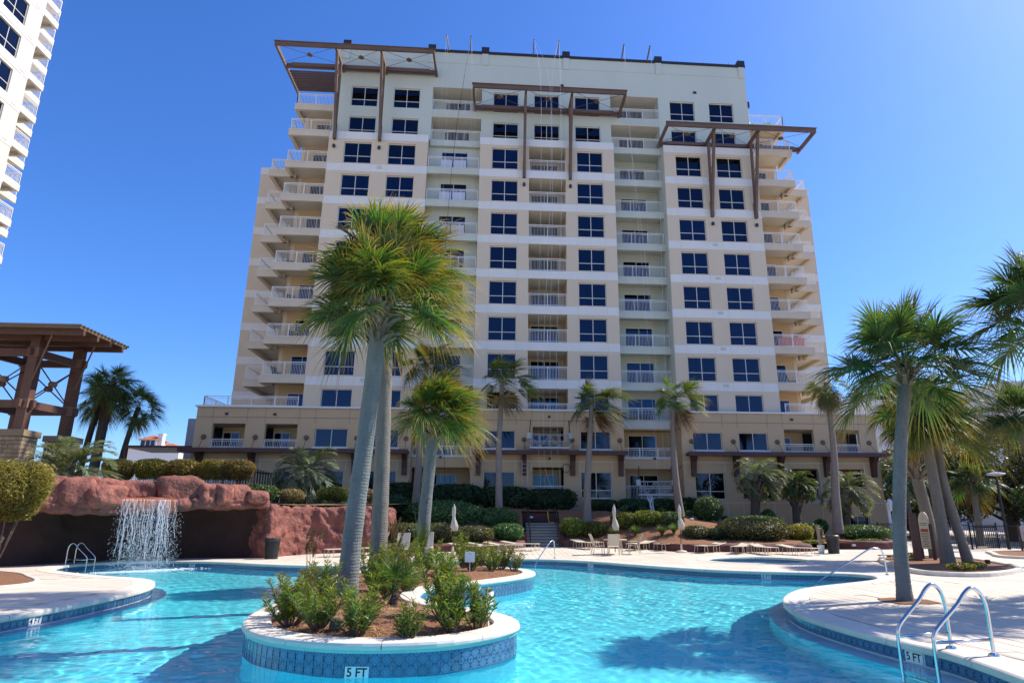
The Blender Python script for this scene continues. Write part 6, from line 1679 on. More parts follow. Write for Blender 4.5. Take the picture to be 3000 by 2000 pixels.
# upper left garden
shrub('golden_bush', 'big golden olive bush on the left edge in front of the grotto', (-15.9, 23.3, 0.55), (1.75, 1.5, 3.9), 22000, 0.12, 'gold', None, 1.0, 0.5, aspect=0.3, lk=11, core=0.66)
MB().tube([(-16.35, 23.2, -0.05), (-16.2, 23.2, 0.4), (-15.9, 23.3, 1.2)], [0.16, 0.13, 0.08], 8).build('trunk', m_bark2, bpy.data.objects['golden_bush'])
for i, x in enumerate((-20.6, -18.9, -17.2, -15.5, -14.2)):
    shrub('golden_hedge', 'golden brown hedge section above the rock ledge ' + ['at its left end', 'second from the left end', 'in the middle', 'second from the slatted fence', 'touching the slatted fence'][i], (x, 38, plateau_z(x, 38) + 1.0), (1.05, 0.75, 1.6), 4800, 0.11, 'gold', 'golden hedge above the grotto', 0.75, 0.28, False, cat='hedge', core=0.7)
    mb = MB(); rs_ = random.Random(i)
    for q in range(26):
        xx = rs_.uniform(-0.95, 0.95); yy = rs_.uniform(-0.5, 0.5); mb.tube([(xx * 0.7, yy * 0.6, -0.8), (xx * 0.9, yy, 0.1), (xx + rs_.uniform(-0.1, 0.1), yy, 0.8)], [0.016, 0.012, 0.006], 4)
    link('bare_stems', mb.mesh('bare_stems', m_stem), bpy.data.objects['golden_hedge' + ('' if i == 0 else f'.{i:03d}')])
for i, (x, y, w, hh, kd, lb) in enumerate([(-12.0, 36.3, 0.75, 0.9, 'mid', 'grey-green shrub left of the bushy feather palm'), (-10.9, 36.9, 0.8, 0.7, 'tan', 'dry tan shrub above the lumpy rock wall'), (-8.9, 38.4, 1.1, 0.8, 'lime', 'yellow-green ferny shrub above the lumpy rock wall'), (-7.2, 39.2, 0.9, 0.7, 'tan', 'dry brown shrub near the end of the rock wall'),
        (-15.2, 35.2, 1.0, 0.7, 'lime', 'yellow-green plant behind the big boulder'), (-17.6, 34.6, 1.0, 0.7, 'lime', 'bright low plant behind the left boulders'), (-13.2, 35.2, 0.8, 0.55, 'tan', 'dry leaf clump behind the right boulders'), (-9.6, 41.5, 1.3, 0.7, 'olive', 'low olive shrub before the podium doors'), (-13.2, 37.6, 0.8, 1.0, 'mid', 'leafy shrub in front of the slatted fence')]):
    shrub('garden_shrub', lb, (x, y, plateau_z(x, y) - 0.05), (w, 0.7, hh + 0.3), 1700, 0.12, kd, None, 0.9, 0.3, True)
for i, (x, y) in enumerate([(-18.7, 30.8), (-19.6, 30.2), (-18.1, 31.6)]):
    tuft('dry_grass_clump', 'dry tan grass clump spilling over the rocks ' + ['left of the boulders', 'beside the golden bush', 'below the silvery feather palm'][i], (x, y, 2.6), 260, 1.0, LEAFM['tan'], 0.8, 'dry grass over the grotto', 0.01)
tuft('dry_grass_clump', 'dry straw tuft at the end of the rock wall by the loungers', (-5.4, 37.6, 0.4), 260, 1.3, LEAFM['tan'], 0.35, None, 0.008)

# ------------------------------------------------------------------ oaks behind the fence
def oak(c, h, rx, label, seed):
    rg = np.random.default_rng(seed); e = empty('oak_tree', c, label, 'tree', 'oaks behind the black fence')
    mb = MB(); mb.tube([(0, 0, -0.1), (0.1, 0, h * 0.25), (0.3, 0.1, h * 0.5)], [0.35, 0.27, 0.18], 9)
    cl = []
    for q in range(11):
        a = q * 2.4; rr = rx * rg.uniform(0.3, 0.95); p = (rr * math.cos(a), rr * math.sin(a), h * rg.uniform(0.28, 0.9)); cl.append((p, rx * rg.uniform(0.3, 0.5)))
        mb.tube([(0.1, 0, h * rg.uniform(0.2, 0.45)), (p[0] * 0.5, p[1] * 0.5, p[2] * 0.85), p], [0.13, 0.08, 0.03], 6)
    link('trunk', mb.mesh('trunk', m_bark4, smooth=True), e)
    Ps, Ns = [], []
    for p, r in cl:
        d = nrm(rg.normal(0, 1, (900, 3))); q = np.array(p) + d * r * (1 - 0.5 * rg.random((900, 1)) ** 2) * np.array([1, 1, 0.75]); Ps.append(q); Ns.append(d)
    P = np.vstack(Ps); N_ = np.vstack(Ns); P[:, 2] = np.maximum(P[:, 2], 0.2)
    V, F, vv = leaves(P, N_, 0.26, rg, 0.55, 0.9)
    link('crown', np_mesh('crown', V, F, LEAFM['oak'], {'v': vv, 't': np.zeros(len(V))}), e)
for i, (x, y, h, r, lb) in enumerate([(33.5, 50, 7.6, 3.6, 'dark oak beside the right corner of the podium'), (36.5, 45, 7.2, 3.6, 'dark oak behind the small fence palm'), (41, 50, 9.6, 4.4, 'tall dark oak behind the lamp post'), (42, 43, 8.2, 4.2, 'dark oak at the right edge behind the sign'), (47, 52, 10.5, 5.0, 'tallest oak at the right edge of the view'), (38, 56, 9.0, 4.2, 'dark oak farthest back behind the slim young palm'), (36, 39.5, 4.6, 2.6, 'low oak thicket just behind the gate'), (31.2, 52.5, 6.0, 3.0, 'oak filling the gap at the podium corner'), (40.5, 39.6, 4.8, 2.8, 'low oak thicket behind the gate sign')]):
    oak((x, y, 0), h, r, lb, 900 + i)

# ------------------------------------------------------------------ the island planting
isl = empty('pool_island', (-1.8, 15, 0), 'kidney shaped tiled planter island in the middle of the pool', 'planter')
coping(isl, ISLAND, ISL_OUT, [(0.045, 0.055), (0.06, 0.075), (0.06, 0.105), (0.045, 0.135), (0.01, 0.148), (-0.34, 0.148), (-0.36, 0.13), (-0.36, 0.05)], 0, 1.35)
wall_strip(ISLAND, ISL_OUT, -0.4, 0.012, 'wall', m_grout, isl, bottom=lambda y: -0.4)
wall_strip(ISLAND, ISL_OUT, 0.0, 0.06, 'aqua_band', m_aqua, isl, d=0.012, bottom=lambda y: 0.008)
wall_strip(ISLAND, ISL_OUT, 0.0, -0.30, 'underwater_wall', m_plaster, isl, d=0.01, bottom=floor_z)
near_isl = lambda c: (c[1] < 11.6) or (c[0] > -1.2 and 16.8 < c[1] < 21.5)
i5 = int(np.argmin(np.linalg.norm(ISLAND - np.array([-1.72, 9.32]), axis=1)))
tile_row(isl, ISLAND, -ISL_OUT, -0.215, near_isl, 0.0, lambda c, z: np.hypot(*(c - ISLAND[i5])) < 0.17)
tile_row(isl, ISLAND, -ISL_OUT, -0.0625 - 0.003, near_isl, 0.0)
plaque('5 FT', ISLAND, -ISL_OUT, i5, -0.215, isl, 0.0)
inn = ISLAND - ISL_OUT * 0.33
def isl_z(x, y):
    d = np.min(np.linalg.norm(ISLAND - np.array([x, y]), axis=1)); return 0.09 + 0.16 * min(1, max(0, d - 0.3) / 1.2) + 0.03 * mnoise.noise(Vector((x * 3, y * 3, 0)))
xs_ = np.arange(-4.8, 1.5, 0.12); ys_ = np.arange(9.2, 24.7, 0.12); V = []; idx = {}; F = []
ins = inside(inn, *np.meshgrid(xs_, ys_))
inn2 = ISLAND - ISL_OUT * 0.30
ins = inside(inn2, *np.meshgrid(xs_, ys_))
for j, y in enumerate(ys_):
    for i, x in enumerate(xs_):
        if ins[j, i]: idx[(j, i)] = len(V); V.append((x + 1.8, y - 15, isl_z(x, y)))
for (j, i) in list(idx):
    q = [(j, i), (j, i + 1), (j + 1, i + 1), (j + 1, i)]
    if all(k in idx for k in q): F.append([idx[k] for k in q])
link('mulch', np_mesh('mulch', V, F, m_mulch, smooth=True), isl)
link('mulch_edge', fill([inn2], 0.085, 'mulch_edge', m_mulch), isl).location = (1.8, -15, 0)
# loose pine straw
rg = np.random.default_rng(3); n = 7000
px = rg.uniform(-4.2, 1.1, n * 2); py = np.concatenate([rg.uniform(9.5, 13.5, n), rg.uniform(13.5, 24, n)]); ok = inside(inn, px, py); px, py = px[ok], py[ok]
n = len(px); pz = np.array([isl_z(a, b) for a, b in zip(px, py)]) + rg.uniform(0.003, 0.03, n); a = rg.uniform(0, 6.28, n); L = rg.uniform(0.06, 0.16, n)
d = np.stack([np.cos(a), np.sin(a), rg.normal(0, 0.25, n)], 1) * L[:, None]; w = np.stack([-np.sin(a), np.cos(a), np.zeros(n)], 1) * 0.0035
P = np.stack([px + 1.8, py - 15, pz], 1)
V = np.stack([P - d / 2 - w, P - d / 2 + w, P + d / 2 + w, P + d / 2 - w], 1).reshape(-1, 3)
tag(link('pine_straw', np_mesh('pine_straw', V, np.arange(4 * n).reshape(-1, 4), m_straw), isl), kind='stuff')

def podo(label, c, stems, h, spread, seed, kind='podo', group='narrow-leaved island shrubs', leaf=0.11):
    """upright shrub: woody stems ringed with narrow leaves"""
    rg = np.random.default_rng(seed); e = empty('narrow_leaved_shrub', (c[0], c[1], isl_z(*c)), label, 'shrub', group)
    mb = MB(); Ps, Ds, vs_ = [], [], []
    for q in range(stems):
        a = q * 2.4 + rg.normal(0, 0.2); hh = h * rg.uniform(0.55, 1.08); ou = spread * rg.uniform(0.15, 1.0)
        p0 = np.array([0.05 * math.cos(a), 0.05 * math.sin(a), -0.03]); p1 = np.array([ou * 0.6 * math.cos(a), ou * 0.6 * math.sin(a), hh * 0.45]); p2 = np.array([ou * math.cos(a), ou * math.sin(a), hh])
        mb.tube([tuple(p0), tuple(p1), tuple(p2)], [0.012, 0.009, 0.004], 4)
        m = int(95 * hh / 0.7); t = rg.uniform(0.22, 1.0, m)[:, None]
        pos = (1 - t) ** 2 * p0 + 2 * t * (1 - t) * p1 + t ** 2 * p2
        aa = rg.uniform(0, 6.28, m); dd = nrm(np.stack([np.cos(aa), np.sin(aa), rg.uniform(0.15, 1.1, m)], 1))
        Ps.append(pos); Ds.append(dd); vs_.append(np.clip(0.28 + 0.35 * t[:, 0] + rg.normal(0, 0.2, m), 0, 1))
    P = np.vstack(Ps); D = np.vstack(Ds); v = np.concatenate(vs_); n = len(P); L = leaf * rg.uniform(0.7, 1.2, n)[:, None]
    W = nrm(np.cross(D, rg.normal(0, 1, (n, 3)))) * L * 0.085; mid = P + D * L * 0.5 + Z * L * 0.06
    V = np.stack([P, mid - W, P + D * L, mid + W], 1).reshape(-1, 3)
    link('foliage', np_mesh('foliage', V, np.arange(4 * n).reshape(-1, 4), LEAFM[kind], {'v': np.repeat(v, 4), 't': np.zeros(4 * n)}), e)
    link('stem', mb.mesh('stem', m_stem), e)
for i, (lb, c, st, h, sp) in enumerate([
        ('bushy narrow-leaved shrub at the left rim of the near island', (-3.05, 10.9), 22, 0.62, 0.55), ('spiky narrow-leaved shrub leaning over the left island rim', (-3.3, 11.8), 18, 0.75, 0.5),
        ('narrow-leaved shrub left of centre at the front of the island', (-2.5, 10.4), 20, 0.55, 0.5), ('narrow-leaved shrub directly above the depth marker', (-1.85, 9.95), 22, 0.6, 0.5),
        ('small sparse narrow-leaved shrub at the front centre of the island', (-1.12, 9.6), 11, 0.42, 0.35), ('tall narrow-leaved shrub at the right front of the island', (-0.55, 10.15), 24, 0.72, 0.5),
        ('tallest narrow-leaved shrub behind the right front one', (-0.75, 11.0), 20, 0.95, 0.42), ('narrow-leaved shrub close to the right rim beside the white peg', (-0.2, 10.4), 16, 0.62, 0.3),
        ('narrow-leaved shrub beside the front palm trunk', (-3.1, 13.3), 16, 0.75, 0.45), ('narrow-leaved shrub between the two big trunks', (-2.55, 15.3), 20, 0.95, 0.5), ('narrow-leaved shrub behind the palmetto', (-2.1, 14.4), 16, 0.6, 0.5),
        ('narrow-leaved shrub right of the second trunk', (-2.2, 17.3), 20, 0.9, 0.5), ('narrow-leaved shrub at the island neck', (-1.9, 15.9), 18, 0.6, 0.4), ('tall bushy shrub before the third palm', (-1.9, 19.3), 22, 0.85, 0.6), ('bushy shrub at the foot of the third palm', (-2.9, 21.5), 20, 0.9, 0.6),
        ('first shrub left of the square sign on the rear island', (-1.25, 19.3), 16, 0.62, 0.5), ('second shrub behind the square sign on the rear island', (-0.6, 20.4), 20, 0.75, 0.55), ('tall shrub rising behind the square sign', (-0.9, 21.7), 16, 1.0, 0.4),
        ('shrub right of the square sign on the rear island', (0.0, 20.9), 18, 0.6, 0.5), ('dense shrub near the right end of the rear island', (0.3, 21.8), 20, 0.75, 0.5), ('outermost small shrub at the right end of the rear island', (0.72, 22.0), 12, 0.55, 0.4),
        ('shrub at the hidden back of the rear island', (-0.4, 22.9), 16, 0.7, 0.55)]):
    podo(lb, c, st, h, sp, 1300 + i)
pm = empty('dwarf_palmetto', (-1.75, 12.5, isl_z(-1.75, 12.5)), 'dwarf palmetto with dry skirt in the middle of the island', 'palm')
rg = np.random.default_rng(44)
for i in range(22):
    dd = i >= 15; az = i * 2.4; el = R(rg.uniform(25, 75)) if not dd else R(rg.uniform(-25, 5))
    V, F, tt, vv = fan(az, el, 0.32, 0.45, 0.5 if not dd else 1.4, np.zeros(3), rg, nseg=22, spread=R(200))
    link('frond', np_mesh('frond', V, F, m_sabal if not dd else m_deadf, {'t': tt * (0.6 if not dd else 1), 'v': vv}), pm, (0, 0, 0.22))
link('trunk', MB().tube([(0, 0, -0.05), (0.03, 0, 0.25)], [0.09, 0.07], 8).mesh('trunk', m_bark4), pm)
tuft('fountain_grass', 'tan fountain grass with feathery plumes left of the front trunk', (-3.35, 12.9, isl_z(-3.35, 12.9)), 150, 0.75, LEAFM['tan'], 0.5, None, 0.006, 7)
tuft('fountain_grass', 'tan fountain grass drooping beside the second trunk', (-2.3, 16.6, isl_z(-2.3, 16.6)), 260, 0.8, LEAFM['tan'], 0.95, None, 0.006, 5)
tuft('fountain_grass', 'wispy grass with plumes in front of the third palm', (-2.9, 19.6, 0.2), 200, 1.0, LEAFM['lime'], 0.4, None, 0.006, 7)
tuft('wispy_grass', 'fine green grass climbing round the third palm trunk', (-2.35, 22.3, 0.2), 300, 1.6, LEAFM['mid'], 0.25, None, 0.006, 3)
tag(MB().lathe([(0.10, 0), (0.11, 0.08), (0.09, 0.17), (0.04, 0.19)], (-2.22, 10.34, 0.12), 12).build('irrigation_cap', m_bark4), 'dark rounded stump between the front shrubs of the island', 'stump')
for i, (x, y) in enumerate([(16.4, 22.3), (15.6, 21.7), (18.6, 29.0)]):
    shrub('flower_clump', 'low yellow flowering clump ' + ['before the upright middle palm', 'nearest the kerb point of the palm bed', 'behind the rules sign'][i], (x, y, 0.06), (0.6, 0.35, 0.3), 500, 0.09, ['lime', 'lime', 'yellow'][i], 'flower clumps in the palm bed', 0.9, 0.3, False, cat='plant', core=0.6)

for root in (basin, tub, isl):
    for o in root.children_recursive:
        if o.type == 'MESH': o.cycles.is_caustics_receiver = True
# ------------------------------------------------------------------ loungers, chairs, table, umbrellas
m_cream = mat('cream_powder_coat', (0.56, 0.49, 0.36), 0.4)
m_sling = mat('beige_mesh_sling', (0.58, 0.51, 0.39), 0.8, (0.52, 0.45, 0.34), 40, 1, stretch=(1, 0.2, 1))
m_canvas = mat('off_white_canvas', (0.50, 0.46, 0.40), 0.9, (0.42, 0.38, 0.33), 5, 1, bump=0.3, bscale=20)
m_steel = mat('polished_steel', (0.62, 0.63, 0.65), 0.14, metal=1.0)
m_bin = mat('dark_bin_metal', (0.022, 0.022, 0.024), 0.45, (0.035, 0.034, 0.033), 6, 1)
m_rope = mat('white_rope', (0.62, 0.62, 0.64), 0.8)
m_rope2 = mat('black_cable', (0.01, 0.01, 0.012), 0.6)

def lounger_meshes(back):
    """local: foot at -x, head at +x, 1.95 long; back: backrest angle"""
    L = {}
    xh, zs = 0.35, 0.36; ca, sa = math.cos(back), math.sin(back); bl = 0.78
    hx, hz = xh + bl * ca, zs + bl * sa
    L['frame'] = [MB().tube([(-1.0, s, zs), (xh, s, zs)], 0.016, 6).mesh('side_rail', m_cream) for s in (-0.31, 0.31)] + [MB().tube([(-1.0, -0.31, zs), (-1.0, 0.31, zs)], 0.016, 6).mesh('foot_rail', m_cream)]
    L['back_frame'] = [MB().tube([(xh, -0.31, zs + 0.005), (hx, -0.31, hz), (hx, 0.31, hz), (xh, 0.31, zs + 0.005)], 0.016, 6).mesh('back_frame', m_cream)]
    n = 8; V = []; F = []
    for i in range(n + 1):
        x = -0.98 + (xh + 0.96) * i / n
        for j in range(5): y = -0.30 + 0.15 * j; V.append((x, y, zs + 0.012 - 0.025 * (1 - (y / 0.3) ** 2)))
    for i in range(n):
        for j in range(4): k = i * 5 + j; F.append((k, k + 5, k + 6, k + 1))
    L['seat_sling'] = [MB().add(V, F).mesh('seat_sling', m_sling, smooth=True)]
    V = []; F = []
    for i in range(7):
        t = 0.02 + 0.96 * i / 6
        for j in range(5):
            y = -0.30 + 0.15 * j; d = 0.012 - 0.025 * (1 - (y / 0.3) ** 2); V.append((xh + bl * ca * t - sa * d, y, zs + bl * sa * t + ca * d))
    for i in range(6):
        for j in range(4): k = i * 5 + j; F.append((k, k + 5, k + 6, k + 1))
    L['back_sling'] = [MB().add(V, F).mesh('back_sling', m_sling, smooth=True)]
    legs = []
    for x0, x1 in ((-0.95, -0.72), (-0.12, 0.12), (0.45, 0.72)):
        for s in (-0.31, 0.31):
            legs.append(MB().tube([(x0 + 0.05, s, zs), (x0, s, zs - 0.06), (x0 - 0.04, s * 1.04, 0.03), (x0, s * 1.04, 0.012), (x1, s * 1.04, 0.012), (x1 + 0.04, s * 1.04, 0.03), (x1, s, zs - 0.06), (x1 - 0.05, s, zs)], 0.014, 6).mesh('leg', m_cream))
    L['leg'] = legs
    return L
LM = {'flat': lounger_meshes(R(9)), 'up': lounger_meshes(R(68))}
def lounger(kind, x, y, head, label, group):
    """head: direction in which the head end points"""
    e = empty('sun_lounger', (x, y, apron_z(y) + 0.004), label, 'sun lounger', group, math.atan2(head[1], head[0]))
    for nm, ms in LM[kind].items():
        for me in ms: link(me.name.split('.')[0], me, e)
GU, GL_, GR = 'upright loungers by the rock wall', 'flat loungers left of the steps', 'flat loungers along the red wall'
lounger('up', -7.15, 34.1, (0.85, 0.45), 'upright beige lounger seen from the side, nearest the rock wall', GU)
lounger('up', -5.95, 34.9, (0.8, 0.6), 'upright beige lounger half hidden by the two front palm trunks', GU)
lounger('up', -4.5, 34.2, (0.05, 1), 'upright beige lounger facing the pool head-on', GU)
lounger('up', -3.4, 35.4, (0.0, 1), 'upright beige lounger mostly hidden behind the third palm trunk', GU)
for i, (x, y) in enumerate([(-1.2, 36.05), (-0.25, 36.55), (0.65, 37.0), (1.6, 37.85)]):
    lounger('flat', x, y, (-0.93, 0.36), 'flat beige lounger ' + ['beside the first umbrella pole', 'second from the first umbrella', 'third from the first umbrella', 'nearest the foot of the steps'][i], GL_)
for i, (x, y, hd) in enumerate([(5.35, 39.0, (-0.45, 0.9)), (8.35, 37.9, (0.7, 0.7)), (10.0, 37.6, (0.85, 0.5)), (11.75, 36.0, (0.78, 0.62)), (13.3, 35.45, (0.6, 0.8)), (14.2, 34.7, (-0.1, 1)), (15.75, 34.0, (-0.5, 0.87))]):
    lounger('flat', x, y, hd, 'flat beige lounger ' + ['just right of the steps', 'right of the patio table', 'behind the third umbrella pole', 'first right of the third umbrella', 'second right of the third umbrella, behind the whirlpool', 'seen end-on behind the whirlpool', 'nearest the bucket and the right bin'][i], GR)

def patio_chair(x, y, face, label):
    e = empty('sling_chair', (x, y, apron_z(y) + 0.004), label, 'chair', 'chairs at the patio table', math.atan2(face[1], face[0]))
    for s in (-0.28, 0.28):
        link('leg', MB().tube([(0.26, s, 0.01), (0.24, s, 0.44), (0.22, s, 0.62), (-0.16, s * 1.05, 0.64), (-0.28, s, 0.6)], 0.018, 6).mesh('leg', m_cream), e)
        link('leg', MB().tube([(-0.34, s, 0.01), (-0.22, s, 0.42), (-0.30, s, 0.72), (-0.44, s, 1.02)], 0.018, 6).mesh('leg', m_cream), e)
    link('seat', MB().add([(0.26, -0.26, 0.43), (0.26, 0.26, 0.43), (-0.22, 0.26, 0.41), (-0.22, -0.26, 0.41), (0.26, -0.26, 0.445), (0.26, 0.26, 0.445), (-0.22, 0.26, 0.425), (-0.22, -0.26, 0.425)], [(0, 1, 2, 3), (7, 6, 5, 4), (0, 4, 5, 1), (2, 6, 7, 3), (1, 5, 6, 2), (3, 7, 4, 0)]).mesh('seat', m_sling), e)
    link('backrest', MB().add([(-0.235, -0.26, 0.46), (-0.235, 0.26, 0.46), (-0.43, 0.26, 1.0), (-0.43, -0.26, 1.0), (-0.25, -0.26, 0.46), (-0.25, 0.26, 0.46), (-0.445, 0.26, 1.0), (-0.445, -0.26, 1.0)], [(0, 1, 2, 3), (7, 6, 5, 4), (0, 4, 5, 1), (2, 6, 7, 3), (1, 5, 6, 2), (3, 7, 4, 0)]).mesh('backrest', m_sling), e)
    link('rail', MB().tube([(-0.44, -0.28, 1.02), (-0.44, 0.28, 1.02)], 0.018, 6).mesh('rail', m_cream), e)
patio_chair(5.45, 34.7, (1, 0.05), 'beige sling chair on the left of the patio table')
patio_chair(6.15, 34.2, (0.12, 1), 'beige sling chair with its back to the pool at the patio table')
patio_chair(7.35, 34.9, (-1, 0.05), 'beige sling chair on the right of the patio table')
tb = empty('patio_table', (6.4, 35.1, apron_z(35.1)), 'round beige patio table with a closed umbrella through it', 'table')
link('table_top', MB().lathe([(0.60, 0.70), (0.62, 0.715), (0.62, 0.735), (0.60, 0.745)], n=28).mesh('table_top', m_cream), tb)
for q in range(4):
    a = q * math.pi / 2 + 0.5; link('leg', MB().tube([(0.5 * math.cos(a), 0.5 * math.sin(a), 0.0), (0.42 * math.cos(a), 0.42 * math.sin(a), 0.7)], 0.02, 6).mesh('leg', m_cream), tb)
def umbrella(x, y, label, seed, base=True):
    z0 = apron_z(y); e = empty('closed_umbrella', (x, y, z0), label, 'umbrella', 'closed umbrellas'); rs_ = random.Random(seed)
    link('pole', MB().tube([(0, 0, 0.1), (0, 0, 2.42)], 0.022, 8).mesh('pole', m_iron), e)
    mb = MB(); n = 28; prof = [(1.22, 0.02), (1.25, 0.16), (1.42, 0.20), (1.62, 0.145), (1.80, 0.075), (1.92, 0.085), (2.15, 0.10), (2.32, 0.085), (2.42, 0.045), (2.45, 0.01)]
    V = []; F = []
    for i, (z, r) in enumerate(prof):
        for k in range(n):
            a = 2 * math.pi * k / n; fold = 1 - 0.28 * (0.5 + 0.5 * math.cos(8 * a + seed)) - 0.1 * math.sin(3 * a + seed)
            sway = 0.07 * max(0, (1.9 - z) / 0.6)
            V.append((r * fold * math.cos(a) + sway, r * fold * math.sin(a), z + (0.06 * math.cos(5 * a + seed) if i < 2 else 0)))
    for i in range(len(prof) - 1):
        for k in range(n): F.append((i * n + k, i * n + (k + 1) % n, (i + 1) * n + (k + 1) % n, (i + 1) * n + k))
    F.append(tuple((len(prof) - 1) * n + k for k in range(n)))
    link('canopy', MB().add(V, F).mesh('canopy', m_canvas, smooth=True), e)
    link('tie_strap', MB().lathe([(0.082, 1.79), (0.086, 1.8), (0.086, 1.84), (0.082, 1.85)], n=16).mesh('tie_strap', m_canvas), e)
    link('finial', MB().lathe([(0.02, 2.44), (0.03, 2.47), (0.012, 2.51)], n=10).mesh('finial', m_cream), e)
    if base: link('base', MB().lathe([(0.30, 0), (0.31, 0.04), (0.24, 0.09), (0.06, 0.13), (0.045, 0.42), (0.04, 0.43)], n=24).mesh('base', m_cream), e)
umbrella(-1.99, 34.75, 'closed off-white umbrella standing left among the flat loungers', 1)
umbrella(6.4, 35.1, 'closed off-white umbrella rising from the patio table', 2, False)
umbrella(10.2, 36.1, 'closed off-white umbrella on a round base behind the whirlpool', 4)

# ------------------------------------------------------------------ bins, bucket, rails, signs, lamps, fences
def bin_(x, y, label, s=1.0):
    e = empty('trash_bin', (x, y, apron_z(y)), label, 'bin', 'slatted trash bins')
    link('liner', MB().lathe([(0.25, 0.02), (0.29, 0.8), (0.29, 0.84)], n=24).mesh('liner', m_black), e)
    link('foot_ring', MB().lathe([(0.29, 0.0), (0.29, 0.05), (0.26, 0.05)], n=24).mesh('foot_ring', m_bin), e)
    for q in range(26):
        a = 2 * math.pi * q / 26; c, s_ = math.cos(a), math.sin(a)
        link('slat', MB().beam((0.275 * c, 0.275 * s_, 0.04), (0.315 * c, 0.315 * s_, 0.8), 0.045, 0.01, (c, s_, 0)).mesh('slat', m_bin), e)
    link('rim', MB().lathe([(0.31, 0.76), (0.345, 0.78), (0.35, 0.90), (0.31, 0.935), (0.22, 0.94), (0.20, 0.91)], n=28).mesh('rim', m_bin), e)
bin_(-10.15, 32.35, 'dark slatted trash bin against the red rock pillar')
bin_(18.15, 35.0, 'dark slatted trash bin beside the bucket near the right planter')
bk = empty('bucket', (17.62, 35.3, apron_z(35.3)), 'white bucket holding a tall wooden post near the right bin', 'bucket')
link('pail', MB().lathe([(0.15, 0), (0.185, 0.36), (0.195, 0.37), (0.195, 0.40), (0.17, 0.40)], n=20).mesh('pail', m_white), bk)
m_wood = mat('weathered_pale_wood', (0.36, 0.29, 0.2), 0.9, (0.28, 0.22, 0.15), 6, 1, stretch=(6, 6, 0.5))
tag(MB().beam((17.62, 35.3, apron_z(35.3) + 0.1), (17.58, 35.38, 1.42), 0.13, 0.13).build('wooden_post', m_wood), 'pale wooden post standing in the white bucket', 'post')

def rail_tube(name, label, pts, r=0.024, cat='handrail'):
    P = spline(pts, 6, False); e = empty(name, tuple(pts[0]), label, cat)
    MB().tube([tuple(p) for p in P], r, 10).build('tube', m_steel, e, smooth=True)
    return e
e = rail_tube('pool_handrail', 'steel handrail at the far pool steps in front of the stairs', [(2.94, 31.9, 0.0), (2.92, 31.86, 0.55), (2.88, 31.8, 0.78), (2.72, 31.55, 0.76), (2.3, 31.0, 0.3), (1.98, 30.55, -0.15), (1.93, 30.5, -0.5)])
MB().lathe([(0.06, 0), (0.055, 0.02), (0.03, 0.03)], (2.94, 31.9, 0.01), 14).build('flange', m_steel, e)
e = rail_tube('pool_handrail', 'long steel handrail sloping into the right arm of the pool', [(12.66, 21.16, 0.0), (12.64, 21.16, 0.5), (12.58, 21.15, 0.74), (12.4, 21.13, 0.82), (12.1, 21.1, 0.78), (11.2, 21.0, 0.32), (10.25, 20.88, -0.14), (10.05, 20.85, -0.5)], 0.026)
MB().lathe([(0.06, 0), (0.055, 0.02), (0.03, 0.03)], (12.66, 21.16, 0.01), 14).build('flange', m_steel, e)
def pool_ladder(label, feet, ends, group=None):
    e = empty('pool_ladder', (*feet[0], 0), label, 'ladder', group)
    for (fx, fy), (ex, ey) in zip(feet, ends):
        a, b = Vector((fx, fy, 0)), Vector((ex, ey, 0)); L = lambda t, z: tuple(a.lerp(b, t) + Vector((0, 0, z)))
        P = spline([L(0, 0), L(0.0, 0.3), L(0.0, 0.58), L(0.06, 0.74), L(0.20, 0.82), L(0.34, 0.76), L(0.5, 0.62), L(0.85, 0.38), L(0.97, 0.27), L(1.0, 0.14), L(1.0, -0.3), L(1.0, -1.2)], 6, False)
        MB().tube([tuple(p) for p in P], 0.025, 12).build('side_rail', m_steel, e, smooth=True)
        MB().tube([L(0, 0.2), L(1.0, 0.17)], 0.019, 10).build('cross_bar', m_steel, e, smooth=True)
        MB().lathe([(0.07, 0), (0.065, 0.02), (0.03, 0.035)], (fx, fy, 0.009), 16).build('flange', m_steel, e)
    for z in (-0.42, -0.72, -1.02):
        a, b = Vector((*ends[0], z)), Vector((*ends[1], z)); MB().beam(a, b, 0.09, 0.025).build('tread', m_steel, e)
pool_ladder('polished steel pool ladder on the near right deck edge', [(6.2, 9.08), (6.4, 8.56)], [(5.47, 9.08), (5.62, 8.56)])
pool_ladder('steel pool ladder beside the waterfall in front of the cave', [(-16.95, 29.2), (-16.95, 28.65)], [(-16.15, 29.2), (-16.15, 28.65)])

def peg(x, y, z, h, w, tilt, label, yaw=0.0):
    e = empty('peg_sign', (x, y, z), label, 'sign', None, yaw)
    link('stake', MB().beam((0, 0, -0.03), (0, 0, h), 0.02, 0.02).mesh('stake', m_white), e)
    b = link('board', MB().box(-w / 2, w / 2, -0.006, 0.006, -w * 0.45, w * 0.55).mesh('board', m_white), e, (0, -0.02, h + w * 0.3), (0, tilt, 0))
    link('emblem', MB().box(-0.012, 0.012, -0.009, -0.0065, w * 0.28, w * 0.36).mesh('emblem', m_redt), b)
peg(-0.04, 10.62, 0.12, 0.34, 0.2, 0.1, 'small white peg sign on the right rim of the near island', 1.0)
peg(-0.62, 19.35, 0.12, 0.48, 0.28, 0.0, 'square white peg sign on the rear island')

